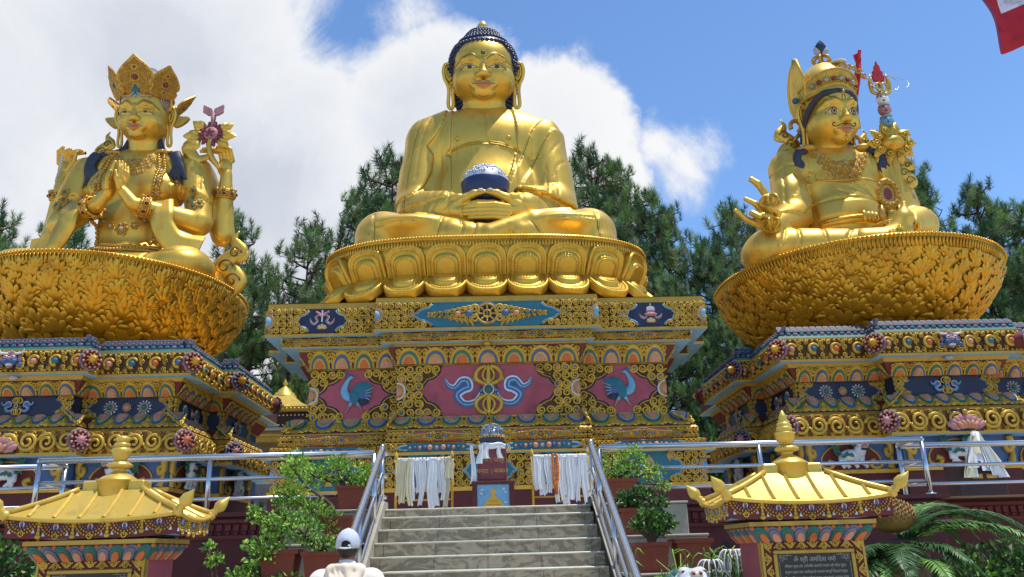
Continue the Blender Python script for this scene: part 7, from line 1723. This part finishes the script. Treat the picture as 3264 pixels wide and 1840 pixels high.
def rack(q, x0, x1, label):
    t = thing('scarf_rack', label, 'rack'); Y = 14.0; m = MB()
    for x in (x0, x1):
        m = MB(); m.tube([(x, Y, 2.2), (x, Y, 3.2)], .02, 8); m.lathe([(.03, 3.2), (.035, 3.23), (.015, 3.29), (0, 3.31)], 8, (x, Y, 0)); m.build('post', M['yellow_paint'], t)
        m = MB(); m.box(x-.025, x+.025, Y-.2, Y+.2, 2.19, 2.225); m.build('foot', M['yellow_paint'], t)
    m = MB(); m.tube([(x0-.03, Y, 3.16), (x1+.03, Y, 3.15)], .016, 8); m.build('rod', M['cloth_white'], t)
    m = MB(); m.tube([(x0, Y, 2.5), (x1, Y, 2.5)], .014, 8); m.build('lower_bar', M['yellow_paint'], t)
rack(-1, -1.57, -.62, 'yellow rack of hanging scarves left of the offering table'); rack(1, .74, 1.72, 'yellow rack of hanging scarves right of the offering table')
rs = random.Random(21)
for k in range(15):
    x = -1.53+.062*k; cream = k in (0, 1, 2, 3, 13, 14)
    if k == 14: scarf_strip('offering_scarf', 'knotted short yellow scarf at the right end of the left rack', -.66, 14.0, 3.17, .34, .16, 'cloth_cream', None, k); continue
    scarf_strip('offering_scarf', ('cream silk scarf hanging at the left end of the left rack' if k < 4 else 'cream silk scarf near the right end of the left rack') if cream else 'white silk scarf in the middle of the left rack', x, 14.0+.012*(k % 3), 3.16, rs.uniform(.55, .8), rs.uniform(.085, .14), 'cloth_cream' if cream else 'cloth_white', ('cream scarves at the left end of the left rack' if k < 4 else None) if cream else 'white scarves on the left rack', k)
for k in range(15):
    x = .79+.064*k
    if k in (5,): continue
    scarf_strip('offering_scarf', 'white silk scarf hanging on the right rack', x, 14.0+.012*(k % 3), 3.16, rs.uniform(.5, .8), rs.uniform(.085, .15), 'cloth_white', 'white scarves on the right rack', k+40)
def garland():
    m = MB(); r = random.Random(2)
    for z in np.arange(2.55, 3.2, .022):
        for e in (-1, 1): 
            w = .035 if z > 2.75 else .012
            m.ball((1.13+e*w+r.uniform(-.006, .006), 13.93+r.uniform(-.01, .01), z), .024, 6, 4)
    o = m.build('marigold_garland', M['marigold']); tag(o, 'orange marigold garland hanging among the white scarves of the right rack', 'garland')
garland()
def offerings():
    t = thing('offering_table', 'maroon offering table with a painted yellow stupa panel at the stair top', 'table', (0, 0, 0)); Y = 13.4
    m = MB(); m.bbox(-.28, .42, Y, Y+.55, 2.68, 2.735, .008); m.build('table_top', M['maroon_wall'], t)
    for x in (-.27, .33):
        m = MB(); m.box(x, x+.08, Y+.01, Y+.5, 2.2, 2.679); m.build('leg', M['maroon_wall'], t)
    m = MB(); f = Fr((.07, Y+.03, 2.2), (1, 0, 0), (0, 0, 1), (0, -1, 0)); m.box(-.19, .329, Y+.03, Y+.06, 2.2, 2.678, 0)
    P = smooth([(.2, 0), (.19, .1), (.13, .2), (.07, .27), (.03, .3), (.03, .34), (.05, .36), (.035, .39), (0, .43)], 4); m.prism(np.vstack([P, P[::-1][1:]*A_([-1, 1])]), f, .0, .008, 1)
    for k in range(4): m.tube(f.pt(A_([-.17+.03*k, .17-.03*k]), A_([.05+.055*k]*2), .009), .004, 4, 2)
    for x, y in ((-.18, .4), (.17, .41), (-.19, .34), (.2, .36), (-.2, .12), (.2, .2), (.19, .1)): m.ball(f.pt(x, y, .004), (.03, .006, .018), 8, 4, 3)
    m.build('painted_panel', [M['sky_paint'], M['yellow_paint'], M['trim_gold'], M['white_paint']], t)
    b = thing('donation_box', 'dark red donation box with gold lettering on the offering table', 'donation box'); m = MB(); Yb = Y+.12; m.bbox(-.18, .30, Yb, Yb+.36, 2.737, 3.27, .015); 
    m.build('box', M['copper_red'], b); m = MB()
    for x0, x1, z0, z1 in ((-.165, .285, 3.245, 3.257), (-.165, .285, 2.76, 2.772), (-.165, -.155, 2.772, 3.245), (.275, .285, 2.772, 3.245)): m.box(x0, x1, Yb-.006, Yb-.0005, z0, z1)
    m.build('box_border', M['dark_red'], b)
    for txt, z, sz in (('दान । पात्र', 3.08, .1), ('चन्दा । बाकस', 2.9, .1)):
        lettering(txt, 'lettering', M['jewel_gold'], b, (.06, Yb-.003, z))
    w = thing('alms_bowl', 'grey metal bowl with a silver domed lid on the donation box', 'bowl'); c = (.06, Yb+.18, 0); m = MB(); m.lathe([(0, 3.272), (.15, 3.275), (.17, 3.31), (.215, 3.46), (.21, 3.48)], 20, c); m.build('bowl', M['hair_dark'], w)
    m = MB(); m.lathe([(.21, 3.48), (.215, 3.5), (.2, 3.56), (.15, 3.62), (.08, 3.665), (0, 3.68)], 20, c); r = random.Random(4)
    for k in range(46):
        a, q = r.random()*6.28, sqrt(r.random()); f = Fr(A_([c[0]+.2*q*cos(a), c[1]+.2*q*sin(a), 3.5+.17*sqrt(1-q*q)]), (1, 0, 0), (0, .3, .9), (0, -.9, .3)); stamp(m, f, SPIR, 0, 0, .06, a, k % 2 == 0, 0, hs=.15)
    m.build('lid', M['metal_grey'], w); m = MB()
    for k in range(26): a = k*2*pi/26; m.tube(smooth([(c[0]+.212*cos(a), c[1]+.212*sin(a), 3.5), (c[0]+.218*cos(a+.12), c[1]+.218*sin(a+.12), 3.455), (c[0]+.21*cos(a+.24), c[1]+.21*sin(a+.24), 3.5)], 4), .009, 5)
    m.build('bowl_ornament', M['ornament_gold'], w)
    s = thing('tied_scarf', 'white silk scarf knotted round the bowl with ends over the donation box', 'scarf'); m = MB(); th = np.linspace(0, 2*pi, 25)[:-1]
    for r_, z in ((.2, 3.31), (.21, 3.34), (.205, 3.285)): m.tube([(c[0]+r_*cos(a), c[1]+r_*sin(a), z+.01*sin(a*5)) for a in th], .024, 7, closed=True)
    m.build('band', M['cloth_white'], s)
    for x, L, w_, sd in ((-.13, .3, .1, 1), (-.03, .22, .12, 2), (.19, .22, .09, 3), (-.26, .62, .09, 5), (.33, .1, .06, 6)):
        G = []
        for i in range(9):
            u = i/8; G.append([(x+.02*sin(u*4+sd)+(w_*(.5+.6*u))*(j/4-.5), Yb-.04-.02*cos(j*1.9+sd), 3.32-L*u) for j in range(5)])
        m = MB(); m.sheet(A_(G), 0); m.build('scarf_end', M['cloth_white' if sd != 6 else 'cloth_cream'], s)
    # second donation box in front of the right plinth, heaped with scarves
    b = thing('donation_box', 'brown donation box heaped with white scarves in front of the right plinth', 'donation box'); m = MB(); m.bbox(8.85, 9.75, 15.4, 15.9, 2.2, 3.05, .015); m.build('box', M['dark_wood'], b)
    m = MB()
    for x in (9.1, 9.38): m.box(x, x+.2, 15.39, 15.399, 2.72, 2.8)
    m.build('box_lettering', M['jewel_gold'], b)
    s = thing('scarf_heap', 'heap of white silk scarves draped over the brown donation box at the right', 'scarf'); r = random.Random(6)
    for k in range(10):
        x = 9.1+.05*k; G = []; L = r.uniform(.45, .9); top = 3.62-.02*abs(k-4)
        for i in range(10):
            u = i/9; G.append([(x+(9.38-x)*(1-u)**1.5*.8+.05*u*(k-4)*.6+(.05+.08*u)*(j/3-.5)*1.6, 15.36-.05*cos(j*2+k)-.03*u+.1*(1-u), top-L*u) for j in range(4)])
        m = MB(); m.sheet(A_(G), 0); m.build('scarf_fold', M['cloth_cream' if k % 4 == 0 else 'cloth_white'], s)
    m = MB(); m.tube([(9.35, 15.5, 3.0), (9.36, 15.45, 3.6)], [.1, .06], 8); m.build('scarf_fold', M['cloth_white'], s)
offerings()
# ================================================================ golden temple behind
def temple():
    t = thing('temple', 'distant temple with bright golden tiered roof between the left bowl and central plinth', 'temple'); X, Y = -8.85, 34.6
    def roof(w0, w1, z0, z1, cap, sag=.25):
        m = MB(); n = 9; th = [(-1, -1), (1, -1), (1, 1), (-1, 1)]
        G = []
        for k in range(n): s = k/(n-1); w = w0+(w1-w0)*s**.75; G.append([(X+a*w, Y+b*w, z0+(z1-z0)*s**1.35) for a, b in th])
        m.sheet(A_(G), 0, False, True); m.box(X-w0-.03, X+w0+.03, Y-w0-.03, Y+w0+.03, z0-.2, z0-.01, 1)
        for i in range(int(w0*2/.16)): m.ball((X-w0+.08+.16*i, Y-w0-.03, z0-.1), .05, 6, 4, 0)
        return m
    roof(1.75, .45, 7.55, 8.25, True).build('upper_roof', [M['roof_gold'], M['trim_gold']], t)
    m = MB(); m.lathe([(.5, 8.2), (.5, 8.3), (.42, 8.34), (.42, 8.42), (.3, 8.46), (.28, 8.55), (.12, 8.68), (.06, 8.75), (.12, 8.85), (.02, 9.0), (0, 9.1)], 16, (X, Y, 0)); m.build('finial', M['roof_gold'], t)
    m = MB(); m.box(X-1.55, X+1.55, Y-1.55, Y+1.55, 6.72, 7.35, 0)
    for z in (6.82, 7.22):
        for k in range(20): m.ball((X-1.5+.158*k, Y-1.56, z), .035, 6, 4, 1)
    m.build('eave_band', [M['dark_wood'], M['cloth_white']], t)
    m = MB(); m.box(X-1.65, X+1.65, Y-1.65, Y+1.65, 6.6, 6.72, 0); m.box(X-1.35, X+1.35, Y-1.35, Y+1.35, 2, 6.6, 0); m.build('wall', M['plaster_grey'], t)
    m = MB(); m.box(X-2.1, X+1.3, Y-2.3, Y-1.351, 6.28, 6.36, 0); m.box(X-2.2, X+1.2, Y-2.45, Y-1.352, 6.02, 6.2, 0); m.box(X-2.1, X+1.3, Y-2.25, Y-1.353, 6.2, 6.28, 1); m.build('lower_roof', [M['roof_gold'], M['trim_gold']], t)
temple()
# ================================================================ flag
def flag():
    t = thing('flag', 'white flag with a red border flying at the top right corner', 'flag'); Y = 14.0; x0, z1 = 12.75, 14.1
    W_, H_ = 3.1, 2.75; m = MB(); nu, nv = 46, 40; G = np.zeros((nv, nu, 3)); C_ = []
    for i in range(nv):
        for j in range(nu):
            s, u = j/(nu-1), i/(nv-1)
            x = x0-W_*s*.62-.16*sin(s*7+u*2.0)*s-.12*u*s; y = Y+.42*sin(s*8.5+u*1.4)*s+.1*sin(u*9+s*5)*s; z = z1-H_*u*(1-.02*s)-.75*s*s*.2-.10*sin(s*6+1)*s+.06*sin(u*3+s*9)*s
            G[i, j] = (x, y, z)
    idx = lambda i, j: i*nu+j; Q = {0: [], 1: [], 2: []}
    for i in range(nv-1):
        for j in range(nu-1):
            s, u = j/(nu-1), i/(nv-1); b = .17; k = 0
            if u > .72-.1*s or (s > .78 and u > .35) or s > .9 or .38 < s < .5: k = 1
            if s > .975 or u > .975: k = 2
            Q[k].append((idx(i, j), idx(i, j+1), idx(i+1, j+1), idx(i+1, j)))
    for k in Q: m.add(G.reshape(-1, 3), [Q[k]], k, True)
    m.build('cloth', [M['flag_white'], M['flag_red'], M['flag_edge']], t)
    m = MB(); m.tube([(x0+.03, Y, 0), (x0+.03, Y, 14.2)], .05, 10); m.ball((x0+.03, Y, 14.25), .08, 10, 6); m.build('pole', M['steel'], t)
flag()
# ================================================================ guardian lions
def lion(loc, label, q):
    t = thing('guardian_lion', label, 'lion statue', loc)
    m = MB(); m.bbox(-.3, .3, -.1, .75, 0, .62, .02); m.bbox(-.34, .34, -.14, .79, .62, .7, .015); m.build('pedestal', M['stone_block'], t)
    S = SDF((-.35, -.35, .68), (.35, .8, 1.5), .018)
    S.ell((0, .35, .95), (.2, .3, .2), .1); S.ell((0, .08, 1.0), (.19, .18, .24), .1); S.ell((0, 0, 1.26), (.17, .16, .16), .06); S.ell((0, -.13, 1.3), (.14, .13, .12), .04)
    for e in (1, -1):
        S.cap((.12*e, -.02, 1.0), (.13*e, -.06, .74), .07, .055, .05); S.ell((.13*e, -.12, .73), (.07, .1, .05), .03); S.cap((.17*e, .5, .92), (.2*e, .4, .74), .12, .07, .05); S.ell((.2*e, .3, .73), (.07, .12, .05), .03)
        S.ell((.075*e, -.22, 1.29), (.085, .06, .055), .025); S.ell((.07*e, -.06, 1.4), (.05, .05, .035), .03)
    organic('body', S, M['white_paint'], t)
    m = MB()
    for k in range(16):
        a = k*.42-.1; m.ball((.18*cos(a), .14+.02*sin(k), 1.2+.16*sin(a)), (.07, .08, .065), 8, 5)
        m.tube(smooth([(.16*cos(a), .14, 1.2+.15*sin(a)), (.23*cos(a), .16, 1.2+.2*sin(a)), (.23*cos(a+.4), .18, 1.2+.2*sin(a+.4))], 4), [.04]*5+[.02]*4, 6)
    m.ball((0, .17, 1.22), (.2, .13, .19), 10, 7); m.build('mane', M['green'], t)
    m = MB()
    for e in (1, -1): m.ball((.09*e, -.1, 1.39), (.035, .03, .03), 8, 6, 0); m.ball((.09*e, -.127, 1.392), .016, 6, 4, 1); m.ball((.03*e, -.235, 1.385), (.02, .02, .018), 8, 6, 2); m.ball((.03*e, -.262, 1.38), (.012, .008, .01), 6, 4, 1)
    m.ball((0, -.2, 1.36), (.07, .06, .05), 8, 6, 0); m.ball((0, -.22, 1.2), (.1, .05, .03), 8, 5, 3)
    m.build('face', [M['eye_white'], M['black_paint'], M['pink'], M['lip']], t)
lion((1.79, 7.45, .02), 'white and green lion statue, only its muzzle showing, right of the stairs', 1)
lion((-1.98, 7.45, .0), 'white and green lion statue among the bushes left of the stairs', -1)
# ================================================================ the visitor
def visitor():
    X, Y = -1.13, 7.02; t = thing('person', 'person seen from behind in a cream hooded top and grey baseball cap at the stairs', 'person', (X, Y, 0))
    S = SDF((-.42, -.3, -.01), (.42, .3, 1.86), .0135)
    for q in (1, -1):
        S.cap((.1*q, 0, .92), (.11*q, -.01, .5), .085, .062, .04); S.cap((.11*q, -.01, .5), (.11*q, 0, .1), .06, .042, .03); S.ell((.115*q, .06, .04), (.045, .13, .04), .03)
        S.cap((.2*q, 0, 1.42), (.27*q, -.01, 1.13), .052, .043, .04); S.cap((.27*q, -.01, 1.13), (.29*q, .08, .88), .042, .03, .03); S.ell((.29*q, .1, .82), (.018, .04, .05), .02)
        for k in range(4): S.chain([(.29*q, .07+.018*k, .8), (.285*q, .085+.018*k, .755), (.275*q, .1+.016*k, .72+.006*abs(k-1))], [.011, .01, .008], .006)
        S.chain([(.285*q, .13, .84), (.275*q, .155, .8), (.27*q, .16, .77)], [.013, .011, .009], .01)
    S.ell((0, 0, 1.0), (.165, .115, .14), .08); S.ell((0, 0, 1.22), (.165, .11, .2), .08); S.cap((-.15, 0, 1.42), (.15, 0, 1.42), .075, .075, .06); S.cap((0, 0, 1.42), (0, .01, 1.6), .06, .055, .03)
    S.ell((0, .02, 1.69), (.077, .098, .115), .02); S.ell((0, .07, 1.63), (.05, .06, .055), .03); S.ell((0, .125, 1.67), (.014, .02, .022), .01)
    for q in (1, -1): S.ell((.08*q, .01, 1.68), (.014, .024, .034), .008)
    organic('body', S, M['skin'], t)
    S = SDF((-.46, -.3, .84), (.46, .3, 1.62), .0135)
    S.ell((0, 0, 1.02), (.2, .145, .2), .1); S.ell((0, -.005, 1.25), (.205, .14, .24), .1); S.cap((-.185, -.005, 1.43), (.185, -.005, 1.43), .092, .092, .08); S.cap((0, 0, 1.46), (0, .0, 1.53), .105, .08, .06)
    for q in (1, -1): S.cap((.225*q, 0, 1.42), (.3*q, -.01, 1.13), .085, .07, .05)
    x, z = S.axes2(); rr = np.random.default_rng(3)
    S.D += (.006*np.sin(x[:, None, None]*38+np.sin(z*9)[None, None, :]*2)*np.exp(-((z-1.2)/.15)**2)[None, None, :]).astype(np.float32)
    organic('shirt', S, M['shirt'], t)
    S = SDF((-.3, -.32, 1.28), (.3, .2, 1.66), .012)
    th = np.linspace(0, 2*pi, 13)
    P = [(.125*cos(a), .0+.1*sin(a)-.01, 1.515-.02*sin(a)) for a in th]; S.chain(P, [.028]*13, .03); S.chain([(-.12, -.08, 1.5), (-.07, -.125, 1.42), (0, -.14, 1.37), (.07, -.125, 1.42), (.12, -.08, 1.5)], [.04, .045, .04, .045, .04], .05); S.ell((0, -.115, 1.45), (.09, .04, .07), .04)
    S.groove([[(-.1, 1.5), (-.04, 1.42), (.0, 1.38)], [(-.02, 1.52), (.01, 1.45), (.02, 1.4)], [(.08, 1.5), (.05, 1.43), (.02, 1.39)], [(-.06, 1.53), (-.05, 1.47)]], .012, .012, 0)
    organic('hood', S, M['hood'], t)
    S = SDF((-.26, -.2, .05), (.26, .22, 1.02), .014)
    S.ell((0, 0, .95), (.185, .13, .12), .06)
    for q in (1, -1): S.cap((.1*q, 0, .92), (.115*q, 0, .1), .1, .075, .05)
    organic('trousers', S, M['trousers'], t)
    m = MB()
    for q in (1, -1): m.ball((.115*q, .06, .04), (.055, .15, .045), 10, 6)
    m.build('shoes', M['hair'], t)
    S = SDF((-.13, -.15, 1.55), (.13, .15, 1.86), .009); S.ell((0, .0, 1.69), (.084, .098, .1), .02); S.ell((0, .12, 1.62), (.09, .1, .2), .02, sub=True); S.clipz(1.585)
    organic('hair', S, M['hair'], t)
    S = SDF((-.13, -.16, 1.66), (.13, .24, 1.87), .0085); S.ell((0, .005, 1.72), (.098, .115, .118), .01); S.ell((0, .005, 1.7), (.086, .105, .11), .005, sub=True); S.clipz(1.672)
    S.ell((0, .15, 1.735), (.075, .09, .012), .01); S.ell((0, -.115, 1.712), (.042, .04, .028), .006, sub=True); S.ell((0, 0, 1.838), (.012, .012, .006), .004)
    S.groove([[(.001, 1.83), (.0, 1.76)], [(-.06, 1.82), (-.05, 1.74)], [(.06, 1.82), (.05, 1.74)]], .003, .003)
    organic('cap', S, M['cap_grey'], t)
    m = MB(); m.tube([(-.045, -.107, 1.683), (0, -.114, 1.68), (.045, -.107, 1.683)], .008, 6); m.ball((.03, -.112, 1.7), .009, 6, 4); m.build('cap_strap', M['cloth_white'], t)
visitor()
# ================================================================ camera, sun, sky
cd = bpy.data.cameras.new('camera'); cam = bpy.data.objects.new('camera', cd); COL.objects.link(cam)
cd.sensor_fit = 'HORIZONTAL'; cd.sensor_width = 36; cd.lens = 36*F_/2576; cd.clip_end = 3000; cd.clip_start = .1
mw = Matrix((( _R[0], _U[0], -_f[0], CAM[0]), (_R[1], _U[1], -_f[1], CAM[1]), (_R[2], _U[2], -_f[2], CAM[2]), (0, 0, 0, 1)))
cam.matrix_world = mw; SC.camera = cam
SUN = A_([.25, -.05, .967]); SUN = SUN/np.linalg.norm(SUN)
sd = bpy.data.lights.new('sun', 'SUN'); so = bpy.data.objects.new('sun', sd); COL.objects.link(so)
sd.energy = 4.6; sd.angle = radians(.6); sd.color = (1, .955, .88)
so.rotation_euler = Vector(SUN).to_track_quat('Z', 'Y').to_euler(); so.location = (0, 0, 60)
W = bpy.data.worlds.new('World'); SC.world = W; W.use_nodes = True
N, L = W.node_tree.nodes, W.node_tree.links
bg = N['Background']; bg.inputs['Strength'].default_value = .135
sky = N.new('ShaderNodeTexSky'); sky.sky_type = 'NISHITA'; sky.sun_disc = False
sky.sun_elevation = math.asin(SUN[2]); sky.sun_rotation = math.atan2(SUN[0], SUN[1]); sky.air_density = 1.0; sky.dust_density = .3; sky.ozone_density = 1.5; sky.altitude = 1400
tc = N.new('ShaderNodeTexCoord')
def vm(op, a, b=None, out=0):
    n = N.new('ShaderNodeVectorMath'); n.operation = op
    for i, x in enumerate((a, b)):
        if x is None: continue
        if hasattr(x, 'name') and hasattr(x, 'links'): L.new(x, n.inputs[i])
        else: n.inputs[i].default_value = x
    return n.outputs['Value' if op in ('DOT_PRODUCT', 'DISTANCE', 'LENGTH') else 'Vector']
def mth(op, a, b=None, c=None):
    n = N.new('ShaderNodeMath'); n.operation = op
    for i, x in enumerate((a, b, c)):
        if x is None: continue
        if hasattr(x, 'links'): L.new(x, n.inputs[i])
        else: n.inputs[i].default_value = x
    return n.outputs[0]
def noise(vec, sc, det=7, rough=.6, dist=0.):
    n = N.new('ShaderNodeTexNoise'); n.inputs['Scale'].default_value = sc; n.inputs['Detail'].default_value = det; n.inputs['Roughness'].default_value = rough; n.inputs['Distortion'].default_value = dist
    L.new(vec, n.inputs['Vector']); return n.outputs['Fac'], n.outputs['Color']
D0 = tc.outputs['Generated']
_, wc = noise(D0, 3.0, 5, .6)
_, wf = noise(D0, 11., 6, .65)
wv = vm('ADD', vm('MULTIPLY', vm('SUBTRACT', wc, (.5, .5, .5)), (.10, .10, .10)), vm('MULTIPLY', vm('SUBTRACT', wf, (.5, .5, .5)), (.07, .07, .07)))
Dw = vm('NORMALIZE', vm('ADD', D0, wv))
BANKS = CLOUDS
field = None
for (dx, dy, dz, r, wgt) in BANKS:
    dist = vm('DISTANCE', Dw, (dx, dy, dz))
    f = mth('MULTIPLY', mth('SUBTRACT', 1.0, mth('DIVIDE', dist, r)), wgt)
    field = f if field is None else mth('MAXIMUM', field, f)
nb, _ = noise(D0, 8., 10, .68, .6)
field = mth('ADD', field, mth('MULTIPLY', mth('SUBTRACT', nb, .5), .7))
mr = N.new('ShaderNodeMapRange'); mr.interpolation_type = 'SMOOTHSTEP'; mr.inputs[1].default_value = -.08; mr.inputs[2].default_value = .26
L.new(field, mr.inputs['Value']); cover = mr.outputs[0]
# thin wisps
nw, _ = noise(vm('MULTIPLY', Dw, (1, 1, 1.6)), 4.2, 9, .62, .5)
mr2 = N.new('ShaderNodeMapRange'); mr2.interpolation_type = 'SMOOTHSTEP'; mr2.inputs[1].default_value = .6; mr2.inputs[2].default_value = .95; mr2.inputs[4].default_value = .22; L.new(nw, mr2.inputs['Value'])
cover = mth('MAXIMUM', cover, mr2.outputs[0])
# shading of the clouds: grey bellies towards the left and low, bright edges
ns, _ = noise(D0, 2.6, 7, .55, .3)
thick = N.new('ShaderNodeMapRange'); thick.inputs[1].default_value = .1; thick.inputs[2].default_value = .85; L.new(field, thick.inputs['Value'])
gl = vm('DOT_PRODUCT', D0, GREY[0]); mg = N.new('ShaderNodeMapRange'); mg.inputs[1].default_value = cos(GREY[1]); mg.inputs[2].default_value = 1.0; L.new(gl, mg.inputs['Value'])
grey = mth('MULTIPLY', mth('ADD', mth('MULTIPLY', mg.outputs[0], .62), mth('MULTIPLY', mth('SUBTRACT', ns, .5), .9)), thick.outputs[0])
cr = N.new('ShaderNodeValToRGB'); e = cr.color_ramp.elements
e[0].position = 0; e[0].color = (6.95, 7.0, 7.1, 1); e[1].position = .75; e[1].color = (4.1, 4.45, 5.2, 1); x = e.new(.35); x.color = (5.75, 6.0, 6.45, 1)
L.new(grey, cr.inputs[0])
mxs = N.new('ShaderNodeMix'); mxs.data_type = 'RGBA'
tint = N.new('ShaderNodeMix'); tint.data_type = 'RGBA'; tint.blend_type = 'MULTIPLY'; tint.inputs[0].default_value = 1; tint.inputs[7].default_value = SKYTINT
L.new(sky.outputs[0], tint.inputs[6])
L.new(cover, mxs.inputs[0]); L.new(tint.outputs[2], mxs.inputs[6]); L.new(cr.outputs[0], mxs.inputs[7])
L.new(mxs.outputs[2], bg.inputs['Color'])
SC.view_settings.view_transform = 'Standard'; SC.view_settings.look = 'None'; SC.view_settings.exposure = 0
SC.render.engine = 'CYCLES'; SC.cycles.max_bounces = 6; SC.cycles.diffuse_bounces = 3; SC.cycles.glossy_bounces = 3; SC.cycles.use_denoising = True
SC.cycles.sample_clamp_indirect = 4
